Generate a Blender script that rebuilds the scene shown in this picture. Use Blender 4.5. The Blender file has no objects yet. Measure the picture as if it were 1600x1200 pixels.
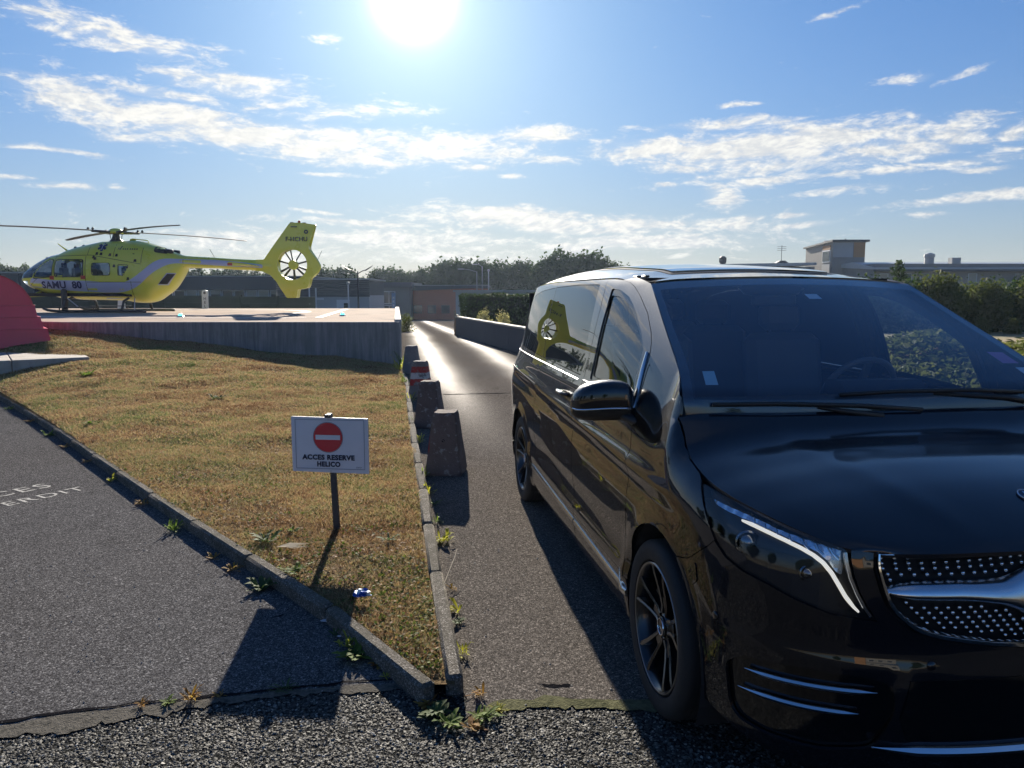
import bpy, bmesh, math, random
import numpy as np
from mathutils import Vector, Matrix, geometry
from math import radians, sin, cos, pi
rng = np.random.RandomState(7); random.seed(7)
SC_ = bpy.context.scene
COL = SC_.collection

# ------------------------------------------------------------------ camera
cam_d = bpy.data.cameras.new('camera'); cam = bpy.data.objects.new('camera', cam_d); COL.objects.link(cam)
cam.location = (0, 0, 1.70); cam.rotation_euler = (pi/2 - .1200, 0, 0)
cam_d.sensor_fit = 'HORIZONTAL'; cam_d.sensor_width = 36.0; cam_d.lens = 36.0*1175/1600
cam_d.clip_start = .05; cam_d.clip_end = 3000
SC_.camera = cam

# ------------------------------------------------------------------ daylight
SUN_AZ, SUN_EL = radians(-7.08), radians(20.3)          # azimuth from +Y towards +X
SUN_DIR = Vector((cos(SUN_EL)*sin(SUN_AZ), cos(SUN_EL)*cos(SUN_AZ), sin(SUN_EL)))
sd = bpy.data.lights.new('sun', 'SUN'); so = bpy.data.objects.new('sun', sd); COL.objects.link(so)
sd.energy = 5.0; sd.angle = radians(.53); sd.color = (1.0, .90, .76)
so.rotation_euler = SUN_DIR.to_track_quat('Z', 'Y').to_euler()
SKY_STRENGTH = .055
SC_.view_settings.view_transform = 'Standard'; SC_.view_settings.look = 'None'
SC_.view_settings.exposure = 1.25; SC_.view_settings.gamma = 1.0; SC_.view_settings.use_curve_mapping = False
SC_.cycles.use_denoising = True; SC_.cycles.denoising_prefilter = 'ACCURATE'; SC_.cycles.denoising_input_passes = 'RGB_ALBEDO_NORMAL'
SC_.cycles.max_bounces = 8; SC_.cycles.transparent_max_bounces = 24; SC_.cycles.caustics_reflective = False; SC_.cycles.caustics_refractive = False

class NT:
    """small helper round a node tree"""
    def __init__(s, tree): s.t = tree; s.n = tree.nodes; s.l = tree.links
    def new(s, kind, **kw):
        n = s.n.new(kind)
        for k, v in kw.items():
            if k.startswith('i_'):
                key = k[2:]; key = int(key) if key.isdigit() else key.replace('_', ' ')
                s.put(n.inputs[key], v)
            else: setattr(n, k, v)
        return n
    def put(s, sock, v):
        if hasattr(v, 'is_linked') or hasattr(v, 'default_value') and hasattr(v, 'links'): s.l.new(v, sock)
        else:
            if isinstance(v, (tuple, list)) and len(v) == 3 and sock.type == 'RGBA': v = (*v, 1)
            sock.default_value = v
    def m(s, op, a, b=None, c=None, clamp=False):
        n = s.n.new('ShaderNodeMath'); n.operation = op; n.use_clamp = clamp
        for i, v in enumerate((a, b, c)):
            if v is not None: s.put(n.inputs[i], v)
        return n.outputs[0]
    def mix(s, f, a, b, blend='MIX'):
        n = s.n.new('ShaderNodeMix'); n.data_type = 'RGBA'; n.blend_type = blend; n.clamp_factor = True
        s.put(n.inputs[0], f); s.put(n.inputs[6], a); s.put(n.inputs[7], b); return n.outputs[2]
    def ramp(s, f, stops, interp='LINEAR'):
        n = s.n.new('ShaderNodeValToRGB'); n.color_ramp.interpolation = interp
        e = n.color_ramp.elements
        while len(e) > 1: e.remove(e[0])
        e[0].position = stops[0][0]; e[0].color = (*stops[0][1], 1) if len(stops[0][1]) == 3 else stops[0][1]
        for p, c in stops[1:]:
            x = e.new(p); x.color = (*c, 1)
        s.put(n.inputs[0], f); return n.outputs[0]
    def ss(s, x, a, b):
        n = s.n.new('ShaderNodeMapRange'); n.interpolation_type = 'SMOOTHSTEP'; n.clamp = True
        s.put(n.inputs['Value'], x); n.inputs['From Min'].default_value = a; n.inputs['From Max'].default_value = b
        return n.outputs[0]
    def noise(s, vec, scale, detail=3, rough=.5, dist=0.0, out=0):
        n = s.n.new('ShaderNodeTexNoise'); s.put(n.inputs['Vector'], vec) if vec is not None else None
        n.inputs['Scale'].default_value = scale; n.inputs['Detail'].default_value = detail
        n.inputs['Roughness'].default_value = rough; n.inputs['Distortion'].default_value = dist
        return n.outputs[out]
    def voro(s, vec, scale, feature='F1', out='Distance', rnd=1.0):
        n = s.n.new('ShaderNodeTexVoronoi'); n.feature = feature; s.put(n.inputs['Vector'], vec) if vec is not None else None
        n.inputs['Scale'].default_value = scale; n.inputs['Randomness'].default_value = rnd
        return n.outputs[out]

world = bpy.data.worlds.new('World'); SC_.world = world; world.use_nodes = True
W = NT(world.node_tree); W.n.clear()
sky = W.new('ShaderNodeTexSky', sky_type='NISHITA', sun_disc=False, sun_elevation=SUN_EL, sun_rotation=SUN_AZ,
            altitude=60, air_density=1.0, dust_density=.6, ozone_density=2.2)
tc = W.new('ShaderNodeTexCoord'); gen = tc.outputs['Generated']
nrm = W.new('ShaderNodeVectorMath', operation='NORMALIZE', i_0=gen).outputs[0]
sep = W.new('ShaderNodeSeparateXYZ', i_0=nrm)
dx, dy, dz = sep.outputs
az = W.m('ARCTAN2', dx, dy); el = W.m('ARCSINE', dz)
# cloud field: real directions (azimuth, elevation, half width, half height, tilt, amount), all degrees
CLOUDS = [(-27.26, 16.3, 6.68, 0.9, -7, 1), (-30.26, 16.39, 3.7, 0.63, -5, 0.8), (-19.8, 13.96, 5.29, 0.72, -2, 1.05), (-28.07, 11.91, 4.96, 1.26, -10, 1.1), (-21.96, 11.28, 7.2, 1.17, -8, 1.15), (-14.79, 10.6, 7.85, 1.17, -5, 1.2), (-7.06, 10.61, 8.3, 0.99, 0, 1.1), (1.89, 11.39, 3.73, 0.58, 0, 1.15), (-1.89, 9.93, 6.92, 0.63, 0, 0.9), (-12.06, 12.61, 6.19, 0.72, 4, 0.75), (-26.33, 10.12, 3.54, 0.36, -3, 0.8), (15.19, 11.81, 5.08, 0.4, 0, 0.95), (11.67, 10.3, 6.16, 0.99, 0, 1.0), (18.28, 10.16, 8.88, 1.17, 2, 1.25), (25.61, 9.38, 5.96, 0.9, 3, 1.1), (29.62, 10.09, 2.95, 0.9, 15, 1.1), (20.43, 8.9, 9.47, 0.63, 6, 0.85), (15.27, 6.83, 1.18, 1.17, -40, 1.15), (18.15, 7.95, 3.32, 0.45, 6, 1.1), (30.59, 5.94, 3.95, 0.36, 3, 1.1), (33.06, 9.85, 1.02, 0.45, 0, 1), (27.93, 8.12, 7.6, 0.4, 2, 0.8), (-1.91, 5.69, 6.36, 0.67, -2, 1.15), (4.78, 5.12, 12.64, 0.72, -2, 1.1), (-8.58, 3.92, 10.51, 0.9, 0, 1.0), (-17.65, 4.0, 7.52, 0.72, 0, 0.9), (9.52, 3.77, 10.45, 0.72, 0, 1.0), (15.42, 5.04, 4.08, 0.4, 0, 1.0), (-4.8, 2.77, 18.42, 0.72, 0, 0.75), (13.21, 3.63, 2.77, 0.54, 0, 1.0), (-12.81, 17.51, 1.26, 0.36, 0, 1), (27.24, 13.67, 1.48, 0.27, 0, 0.95), (30.03, 13.58, 1.25, 0.22, 12, 0.95), (16.24, 13.0, 1.56, 0.18, 0, 0.9), (11.64, 7.97, 1.41, 0.22, 0, 1.05), (19.96, 5.4, 1.38, 0.18, 0, 1.0), (21.11, 4.79, 2.33, 0.22, 4, 1.05), (28.11, 5.03, 1.51, 0.18, 0, 0.95), (-2.75, 9.16, 1.97, 0.27, 0, 1.05), (0.0, 8.54, 1.23, 0.18, 0, 0.95), (-30.18, 6.84, 1.81, 0.22, 0, 1.0), (-27.26, 7.0, 0.54, 0.22, 0, 0.95), (-30.22, 9.0, 3.45, 0.18, -2, 0.95), (-13.07, 8.59, 2.8, 0.18, 0, 0.9), (31.01, 7.57, 1.6, 0.18, 0, 0.95), (-31.15, 13.29, 3.59, 0.27, -3, 0.75), (22.42, 18.1, 1.73, 0.18, 12, 0.8), (-32.91, 7.22, 1.36, 0.18, 0, 0.9), (-21.51, 3.25, 6.74, 0.54, 0, 0.9), (-11.34, 5.04, 5.64, 0.36, -2, 0.95), (-23.47, 12.96, 4.99, 0.45, -4, 0.9), (-16.46, 12.91, 4.12, 0.36, 3, 0.7), (22.98, 6.86, 4.96, 0.36, 4, 0.7), (32.14, 8.63, 2.09, 0.36, 6, 0.8), (-14.5, 5.87, 2.29, 0.18, -4, 0.9), (26.29, 10.72, 2.36, 0.22, 0, 0.8)]
wn = W.noise(W.new('ShaderNodeCombineXYZ', i_0=W.m('MULTIPLY', az, 6.0), i_1=W.m('MULTIPLY', el, 20.0), i_2=.3).outputs[0], 1.0, 2, .5)
wz = W.m('MULTIPLY', W.m('SUBTRACT', wn, .5), .075)
az2 = W.m('ADD', az, wz); el2 = W.m('ADD', el, W.m('MULTIPLY', wz, .30))
tot = None
for (ca, ce, hw, hh, tl, am) in CLOUDS:
    a_ = W.m('SUBTRACT', az2, radians(ca)); e_ = W.m('SUBTRACT', el2, radians(ce))
    c_, s_ = cos(radians(tl)), sin(radians(tl))
    p = W.m('ADD', W.m('MULTIPLY', a_, c_/radians(hw*1.22)), W.m('MULTIPLY', e_, s_/radians(hw*1.22)))
    q = W.m('ADD', W.m('MULTIPLY', a_, -s_/radians(hh*1.30)), W.m('MULTIPLY', e_, c_/radians(hh*1.30)))
    r2 = W.m('ADD', W.m('MULTIPLY', p, p), W.m('MULTIPLY', q, q))
    g = W.m('MULTIPLY', W.m('EXPONENT', W.m('MULTIPLY', r2, -1.0)), am)
    tot = g if tot is None else W.m('MAXIMUM', tot, g)
# clouds of the rest of the sky: streaks on a flat layer overhead and behind
zc = W.m('ADD', W.m('MAXIMUM', dz, 0.0), .12)
lay = W.new('ShaderNodeCombineXYZ', i_0=W.m('DIVIDE', dx, zc), i_1=W.m('DIVIDE', dy, zc)).outputs[0]
behind = W.ss(W.m('ABSOLUTE', az), .75, 1.1)
b_ = W.m('MULTIPLY', W.m('MULTIPLY', W.ss(W.noise(lay, 1.1, 3, .5), .47, .66), .45), behind)
tot = W.m('MAXIMUM', tot, b_)
vfine = W.new('ShaderNodeCombineXYZ', i_0=W.m('MULTIPLY', az2, 11.0), i_1=W.m('MULTIPLY', el2, 46.0)).outputs[0]
n1 = W.noise(vfine, 1.5, 9, .62, .35)
vf2 = W.new('ShaderNodeCombineXYZ', i_0=W.m('MULTIPLY', az2, 40.0), i_1=W.m('MULTIPLY', el2, 90.0), i_2=4.).outputs[0]
n2 = W.noise(vf2, 1.6, 6, .6, .2)
vf3 = W.new('ShaderNodeCombineXYZ', i_0=W.m('MULTIPLY', az2, 95.0), i_1=W.m('MULTIPLY', el2, 260.0), i_2=9.).outputs[0]
n3 = W.noise(vf3, 1.5, 4, .6, .3)
nn = W.m('ADD', W.m('ADD', W.m('MULTIPLY', n1, .58), W.m('MULTIPLY', n2, .27)), W.m('MULTIPLY', n3, .15))
cl = W.ss(W.m('ADD', W.m('MULTIPLY', tot, .56), W.m('MULTIPLY', W.m('SUBTRACT', nn, .5), 2.1)), .20, .66)
soft = W.m('MULTIPLY', W.ss(W.m('ADD', W.m('MULTIPLY', tot, .62), W.m('MULTIPLY', n1, .60)), .50, 1.10), .55)
cl = W.m('MAXIMUM', cl, soft)
cl = W.m('MULTIPLY', cl, W.ss(dz, -.01, .02))
# brightness of the blue and of the cloud
lum = W.new('ShaderNodeVectorMath', operation='DOT_PRODUCT', i_0=sky.outputs[0], i_1=(.25, .65, .10)).outputs['Value']
comp = W.m('DIVIDE', .68, W.m('ADD', W.m('DIVIDE', lum, 12.4), 1.0))
milky = W.m('EXPONENT', W.m('MULTIPLY', W.m('MAXIMUM', dz, 0.0), -8.0))
tint = W.mix(milky, (.56, 1.04, 1.62), (.86, .98, 1.30))
skyc = W.new('ShaderNodeVectorMath', operation='MULTIPLY', i_0=sky.outputs[0], i_1=tint).outputs[0]
sc_ = W.new('ShaderNodeVectorMath', operation='SCALE', i_0=skyc); W.put(sc_.inputs['Scale'], comp); skyc = sc_.outputs[0]
dots = W.new('ShaderNodeVectorMath', operation='DOT_PRODUCT', i_0=nrm, i_1=tuple(SUN_DIR)).outputs['Value']
ang = W.m('ARCCOSINE', W.m('MINIMUM', dots, 1.0))
near = W.m('EXPONENT', W.m('MULTIPLY', ang, -3.2))
shade = W.ss(n2, .35, .7)
cc = W.mix(shade, (4.3, 4.7, 5.2), (7.0, 7.0, 6.8))
cc = W.mix(near, cc, (9.0, 8.6, 7.8))
away = W.m('SUBTRACT', 1.0, W.m('MULTIPLY', W.ss(ang, .9, 2.2), .75))
skyc = W.mix(W.m('MULTIPLY', W.m('MULTIPLY', milky, .55), away), skyc, (5.0, 5.15, 5.4))
col = W.mix(cl, skyc, cc)
# the aureole and the disc of the sun
glow = W.m('ADD', W.m('MULTIPLY', W.m('EXPONENT', W.m('MULTIPLY', W.m('MULTIPLY', ang, ang), -1/(.029**2))), 38.0),
           W.m('ADD', W.m('MULTIPLY', W.m('EXPONENT', W.m('MULTIPLY', ang, -13.0)), 5.5), W.m('MULTIPLY', W.m('EXPONENT', W.m('MULTIPLY', ang, -4.0)), .5)))
gcol = W.new('ShaderNodeVectorMath', operation='SCALE', i_0=(1., .99, .93)); W.put(gcol.inputs['Scale'], glow)
col = W.new('ShaderNodeVectorMath', operation='ADD', i_0=col, i_1=gcol.outputs[0]).outputs[0]
below = W.ss(dz, -.06, -.005)
col = W.mix(below, (1.2, 1.2, 1.2), col)
bg = W.new('ShaderNodeBackground', i_Color=col, i_Strength=SKY_STRENGTH)
wo = W.new('ShaderNodeOutputWorld', i_Surface=bg.outputs[0])

# ------------------------------------------------------------------ helpers
def link(o, parent=None):
    COL.objects.link(o)
    if parent is not None: o.parent = parent
    return o
def meta(o, label=None, cat=None, group=None, kind=None):
    if label: o['label'] = label
    if cat: o['category'] = cat
    if group: o['group'] = group
    if kind: o['kind'] = kind
    return o
def empty(name, loc=(0, 0, 0), rz=0, label=None, cat=None, group=None):
    o = bpy.data.objects.new(name, None); o.empty_display_size = .3; link(o)
    o.location = loc; o.rotation_euler = (0, 0, rz)
    return meta(o, label, cat, group)
def mesh_obj(name, verts, faces, mat=None, parent=None, smooth=False, kind=None, edges=()):
    me = bpy.data.meshes.new(name); me.from_pydata([tuple(map(float, v)) for v in verts], list(edges), [tuple(int(i) for i in f) for f in faces]); me.update()
    if mat is not None: me.materials.append(mat)
    if smooth: me.polygons.foreach_set('use_smooth', [True]*len(me.polygons))
    o = bpy.data.objects.new(name, me); link(o, parent)
    if kind: o['kind'] = kind
    return o
def np_mesh(name, V, F, mat=None, parent=None, smooth=False, kind=None, uvcol=None):
    """fast mesh from numpy arrays, F of shape (n,3) or (n,4)"""
    me = bpy.data.meshes.new(name); n, k = F.shape
    me.vertices.add(len(V)); me.vertices.foreach_set('co', np.asarray(V, np.float32).ravel())
    me.loops.add(n*k); me.loops.foreach_set('vertex_index', F.astype(np.int32).ravel())
    me.polygons.add(n); me.polygons.foreach_set('loop_start', np.arange(0, n*k, k, dtype=np.int32))
    me.polygons.foreach_set('loop_total', np.full(n, k, np.int32))
    if smooth: me.polygons.foreach_set('use_smooth', np.ones(n, bool))
    if uvcol is not None:
        at = me.attributes.new('tint', 'FLOAT', 'POINT'); at.data.foreach_set('value', np.asarray(uvcol, np.float32))
    me.update(calc_edges=True); me.validate()
    if mat is not None: me.materials.append(mat)
    o = bpy.data.objects.new(name, me); link(o, parent)
    if kind: o['kind'] = kind
    return o
class MB:
    """collects simple solids and links them as one mesh object"""
    def __init__(s): s.v = []; s.f = []
    def add(s, V, F):
        b = len(s.v); s.v += [tuple(map(float, v)) for v in V]; s.f += [tuple(i + b for i in f) for f in F]; return s
    def box(s, c, d, rz=0, ry=0, rx=0, bev=0):
        hx, hy, hz = d[0]/2, d[1]/2, d[2]/2
        if bev <= 0:
            P = [(x, y, z) for z in (-hz, hz) for x, y in ((-hx, -hy), (hx, -hy), (hx, hy), (-hx, hy))]
            F = [(3, 2, 1, 0), (4, 5, 6, 7), (0, 1, 5, 4), (1, 2, 6, 5), (2, 3, 7, 6), (3, 0, 4, 7)]
        else:
            b = min(bev, hx*.9, hy*.9, hz*.9); P = []; F = []
            rings = [(-hz, b), (-hz + b, 0), (hz - b, 0), (hz, b)]
            for z, i in rings:
                P += [(-hx+i+ (b-i)*0, -hy+b if i else -hy+b, z) if False else (0, 0, 0)]*0
                a = hx - i; c_ = hy - i; e = b if i == 0 else b*.3
                P += [(-a+e, -c_, z), (a-e, -c_, z), (a, -c_+e, z), (a, c_-e, z), (a-e, c_, z), (-a+e, c_, z), (-a, c_-e, z), (-a, -c_+e, z)]
            for r in range(3):
                for k in range(8): F.append((r*8+k, r*8+(k+1) % 8, (r+1)*8+(k+1) % 8, (r+1)*8+k))
            F.append(tuple(range(7, -1, -1))); F.append(tuple(range(24, 32)))
        M = Matrix.Translation(c) @ Matrix.Rotation(rz, 4, 'Z') @ Matrix.Rotation(ry, 4, 'Y') @ Matrix.Rotation(rx, 4, 'X')
        return s.add([M @ Vector(p) for p in P], F)
    def tube(s, pts, rad, n=8, caps=True, flat=1.0):
        pts = [Vector(p) for p in pts]; m = len(pts)
        rad = [rad]*m if not hasattr(rad, '__len__') else list(rad)
        V = []; F = []; up = None
        for i, p in enumerate(pts):
            d = (pts[min(i+1, m-1)] - pts[max(i-1, 0)]).normalized()
            if up is None:
                up = Vector((0, 0, 1)) if abs(d.z) < .9 else Vector((1, 0, 0))
            x = d.cross(up).normalized(); up = x.cross(d).normalized()
            for k in range(n):
                a = 2*pi*k/n; V.append(p + x*(rad[i]*cos(a)) + up*(rad[i]*flat*sin(a)))
        for i in range(m-1):
            for k in range(n): F.append((i*n+k, i*n+(k+1) % n, (i+1)*n+(k+1) % n, (i+1)*n+k))
        if caps: F.append(tuple(range(n-1, -1, -1))); F.append(tuple(range((m-1)*n, m*n)))
        return s.add(V, F)
    def lathe(s, prof, axis='z', c=(0, 0, 0), n=24, caps=True):
        V = []; F = []
        for r, h in prof:
            for k in range(n):
                a = 2*pi*k/n
                if axis == 'z': V.append((c[0]+r*cos(a), c[1]+r*sin(a), c[2]+h))
                elif axis == 'y': V.append((c[0]+r*cos(a), c[1]+h, c[2]+r*sin(a)))
                else: V.append((c[0]+h, c[1]+r*cos(a), c[2]+r*sin(a)))
        for i in range(len(prof)-1):
            for k in range(n): F.append((i*n+k, i*n+(k+1) % n, (i+1)*n+(k+1) % n, (i+1)*n+k))
        if caps: F.append(tuple(range(n-1, -1, -1))); F.append(tuple(range((len(prof)-1)*n, len(prof)*n)))
        return s.add(V, F)
    def prism(s, poly, a, b, axis='y'):
        """polygon (2D) extruded from a to b along the axis"""
        n = len(poly); V = []
        for h in (a, b):
            for p in poly:
                V.append((p[0], h, p[1]) if axis == 'y' else ((h, p[0], p[1]) if axis == 'x' else (p[0], p[1], h)))
        F = [tuple(range(n)), tuple(range(2*n-1, n-1, -1))] + [(k, n+k, n+(k+1) % n, (k+1) % n) for k in range(n)]
        return s.add(V, F)
    def build(s, name, mat=None, parent=None, smooth=False, kind=None, ang=None):
        o = mesh_obj(name, s.v, s.f, mat, parent, smooth, kind)
        bm = bmesh.new(); bm.from_mesh(o.data); bmesh.ops.recalc_face_normals(bm, faces=bm.faces)
        if ang is not None:
            for e in bm.edges:
                if len(e.link_faces) == 2 and e.calc_face_angle(0) > ang: e.smooth = False
            for f_ in bm.faces: f_.smooth = True
        bm.to_mesh(o.data); bm.free(); return o
def copy_tree(o, parent=None, loc=None, rz=None, label=None):
    c = o.copy(); COL.objects.link(c)
    if parent is not None: c.parent = parent
    if loc is not None: c.location = loc
    if rz is not None: c.rotation_euler = (0, 0, rz)
    if label: c['label'] = label
    for ch in list(o.children): copy_tree(ch, c)
    return c
# --- panels: 2D outlines cut out of an analytic surface
def dense(poly, h):
    P = np.array(poly, float); out = []
    for i in range(len(P)):
        a, b = P[i], P[(i+1) % len(P)]; n = max(1, int(math.ceil(np.hypot(*(b-a))/h)))
        out += [a + (b-a)*k/n for k in range(n)]
    return np.array(out)
def rounded(poly, r, n=4):
    """corner radius r (one number or one per corner)"""
    P = [np.array(p, float) for p in poly]; m = len(P); rr = r if hasattr(r, '__len__') else [r]*m; out = []
    for i in range(m):
        p, a, b = P[i], P[i-1], P[(i+1) % m]; la, lb = np.linalg.norm(a-p), np.linalg.norm(b-p)
        q = min(rr[i], la*.48, lb*.48)
        if q < 1e-4: out.append(p); continue
        A = p + (a-p)*q/la; B = p + (b-p)*q/lb
        for k in range(n+1):
            t = k/n; out.append((1-t)**2*A + 2*t*(1-t)*p + t*t*B)
    return [tuple(x) for x in out]
def inside(P, loop):
    x, y = P[:, 0], P[:, 1]; r = np.zeros(len(P), bool); L_ = np.asarray(loop)
    for i in range(len(L_)):
        x1, y1 = L_[i]; x2, y2 = L_[i-1]
        c_ = (y1 > y) != (y2 > y)
        with np.errstate(divide='ignore', invalid='ignore'):
            r ^= c_ & (x < (x2-x1)*(y-y1)/(y2-y1 + 1e-30) + x1)
    return r
def seg_dist(P, loop):
    A = np.asarray(loop); B = np.roll(A, -1, 0); d = np.full(len(P), 1e9)
    for a, b in zip(A, B):
        ab = b-a; L2 = (ab**2).sum() + 1e-12; t = np.clip(((P-a)@ab)/L2, 0, 1)
        d = np.minimum(d, np.hypot(*(P - a - t[:, None]*ab).T))
    return d
def panel(name, surf, outline, holes=(), h=.04, off=0.0, rim=.012, mat=None, parent=None, side=-1, hb=None, label=None, jitter=0, flat=False):
    """surf(u,v)->(n,3) local; the outline (2D) is triangulated and laid on it, with its edge turned in by rim"""
    hb = hb or h*.6
    loops = [dense(outline, hb)] + [dense(q, hb) for q in holes]
    lo, hi = loops[0].min(0), loops[0].max(0)
    gx, gy = np.meshgrid(np.arange(lo[0]+h/2, hi[0], h), np.arange(lo[1]+h/2, hi[1], h)); gy = gy + 0.0
    G = np.c_[gx.ravel(), gy.ravel()]
    ok = inside(G, loops[0]) & (seg_dist(G, loops[0]) > h*.42)
    for q in loops[1:]: ok &= ~inside(G, q) & (seg_dist(G, q) > h*.42)
    G = G[ok]
    P = np.vstack(loops + [G]); E = []; b = 0
    for q in loops:
        n = len(q); E += [(b+i, b+(i+1) % n) for i in range(n)]; b += n
    vs, es, fs, *_ = geometry.delaunay_2d_cdt([Vector(p) for p in P], E, [], 0, 1e-6)
    V2 = np.array([tuple(v) for v in vs]); T = np.array([f for f in fs if len(f) == 3])
    C = V2[T].mean(1); keep = inside(C, loops[0])
    for q in loops[1:]: keep &= ~inside(C, q)
    T = T[keep]
    S = surf(V2[:, 0], V2[:, 1]); e = 1e-3
    du = surf(V2[:, 0]+e, V2[:, 1]) - surf(V2[:, 0]-e, V2[:, 1]); dv = surf(V2[:, 0], V2[:, 1]+e) - surf(V2[:, 0], V2[:, 1]-e)
    N = np.cross(du, dv); N /= np.linalg.norm(N, axis=1)[:, None] + 1e-12; N *= side
    S = S + N*off
    # orient the triangles along N
    fn = np.cross(S[T[:, 1]]-S[T[:, 0]], S[T[:, 2]]-S[T[:, 0]]); fl = (fn*N[T[:, 0]]).sum(1) < 0
    T[fl] = T[fl][:, ::-1]
    F = [tuple(t) for t in T]; VV = [tuple(v) for v in S]; NN = [tuple(n) for n in N]
    if rim > 0:
        ed = {}
        for t in T:
            for i in range(3):
                a, b_ = int(t[i]), int(t[(i+1) % 3]); ed[(a, b_)] = 1
        bd = [k for k in ed if (k[1], k[0]) not in ed]
        cen = {}
        nv = len(VV); mp = {}
        for a, b_ in bd:
            for q in (a, b_):
                if q not in mp:
                    mp[q] = len(VV); VV.append(tuple(S[q])); VV.append(tuple(S[q] - N[q]*rim)); NN += [tuple(N[q])]*2
            d_ = S[b_] - S[a]; sn = np.cross(d_, N[a]); sn = sn/(np.linalg.norm(sn)+1e-12)
            F.append((mp[b_], mp[a], mp[a]+1, mp[b_]+1))
            NN[mp[a]] = NN[mp[a]+1] = NN[mp[b_]] = NN[mp[b_]+1] = tuple(sn)
    o = mesh_obj(name, VV, F, mat, parent, smooth=not flat)
    if not flat: o.data.normals_split_custom_set_from_vertices(NN)
    if label: o['label'] = label
    return o
def ribbon(name, path3, nrm3, width, thick, mat, parent=None, taper=None, dome=.4):
    """a trim strip: path points, surface normals, width across; lens-shaped section standing proud of the surface"""
    P = np.asarray(path3, float); N = np.asarray(nrm3, float); m = len(P)
    T = np.gradient(P, axis=0); T /= np.linalg.norm(T, axis=1)[:, None]; B = np.cross(T, N); B /= np.linalg.norm(B, axis=1)[:, None]
    w = np.full(m, width/2) * (1 if taper is None else np.asarray(taper)); sec = [(-1, -.3), (-1, .35), (-.5, 1*dome+.6), (.5, 1*dome+.6), (1, .35), (1, -.3)]
    V = []; F = []; k = len(sec)
    for i in range(m):
        for a, b in sec: V.append(P[i] + B[i]*w[i]*a + N[i]*thick*b)
    for i in range(m-1):
        for j in range(k): F.append((i*k+j, i*k+(j+1) % k, (i+1)*k+(j+1) % k, (i+1)*k+j))
    F.append(tuple(range(k-1, -1, -1))); F.append(tuple(range((m-1)*k, m*k)))
    b = MB(); b.add(V, F); return b.build(name, mat, parent, ang=.7)
def text_mesh(body, size, font_w=0.0, align='CENTER', space=1.0, extr=0.0, res=3):
    cu = bpy.data.curves.new('lettering', 'FONT'); cu.body = body; cu.size = size; cu.align_x = align; cu.align_y = 'CENTER'
    cu.space_character = space; cu.offset = font_w; cu.extrude = extr; cu.resolution_u = res; cu.fill_mode = 'BOTH' if extr > 0 else 'BOTH'
    to = bpy.data.objects.new('lettering_source', cu); COL.objects.link(to)
    dg = bpy.context.evaluated_depsgraph_get(); me = bpy.data.meshes.new_from_object(to.evaluated_get(dg))
    bpy.data.objects.remove(to); bpy.data.curves.remove(cu); return me
# --- materials
def mat(name, base=(.5, .5, .5), rough=.5, metal=0.0, spec=.5, coat=0.0, coat_r=.03, coat_i=1.5, build=None, emis=None, emis_s=0.0):
    m = bpy.data.materials.new(name); m.use_nodes = True; t = NT(m.node_tree); b = t.n['Principled BSDF']
    b.inputs['Base Color'].default_value = (*base, 1); b.inputs['Roughness'].default_value = rough; b.inputs['Metallic'].default_value = metal
    b.inputs['Specular IOR Level'].default_value = spec; b.inputs['Coat Weight'].default_value = coat; b.inputs['Coat Roughness'].default_value = coat_r; b.inputs['Coat IOR'].default_value = coat_i
    if emis: b.inputs['Emission Color'].default_value = (*emis, 1); b.inputs['Emission Strength'].default_value = emis_s
    if build: build(t, b)
    return m
def varied(c, amt=.15, scale=3.0, rough=None, bump=0.0, bscale=60.0, dirt=None, dscale=2.0, coord='Object'):
    """a build function: base colour broken up by noise, optional dirt patches and bump"""
    def f(t, b):
        co = t.new('ShaderNodeTexCoord').outputs[coord]
        n = t.noise(co, scale, 6, .6)
        k = t.mix(n, tuple(x*(1-amt*1.6) for x in c), tuple(min(1, x*(1+amt*1.6)) for x in c))
        if dirt:
            k = t.mix(t.m('MULTIPLY', t.ss(t.noise(co, dscale, 5, .65), .48, .68), .8), k, dirt)
        t.put(b.inputs['Base Color'], k)
        if rough is not None: t.put(b.inputs['Roughness'], t.m('ADD', t.m('MULTIPLY', t.m('SUBTRACT', n, .5), .25), rough))
        if bump:
            bp = t.new('ShaderNodeBump', i_Strength=bump, i_Distance=.01); t.put(bp.inputs['Height'], t.noise(co, bscale, 4, .6)); t.put(b.inputs['Normal'], bp.outputs[0])
    return f
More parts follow.
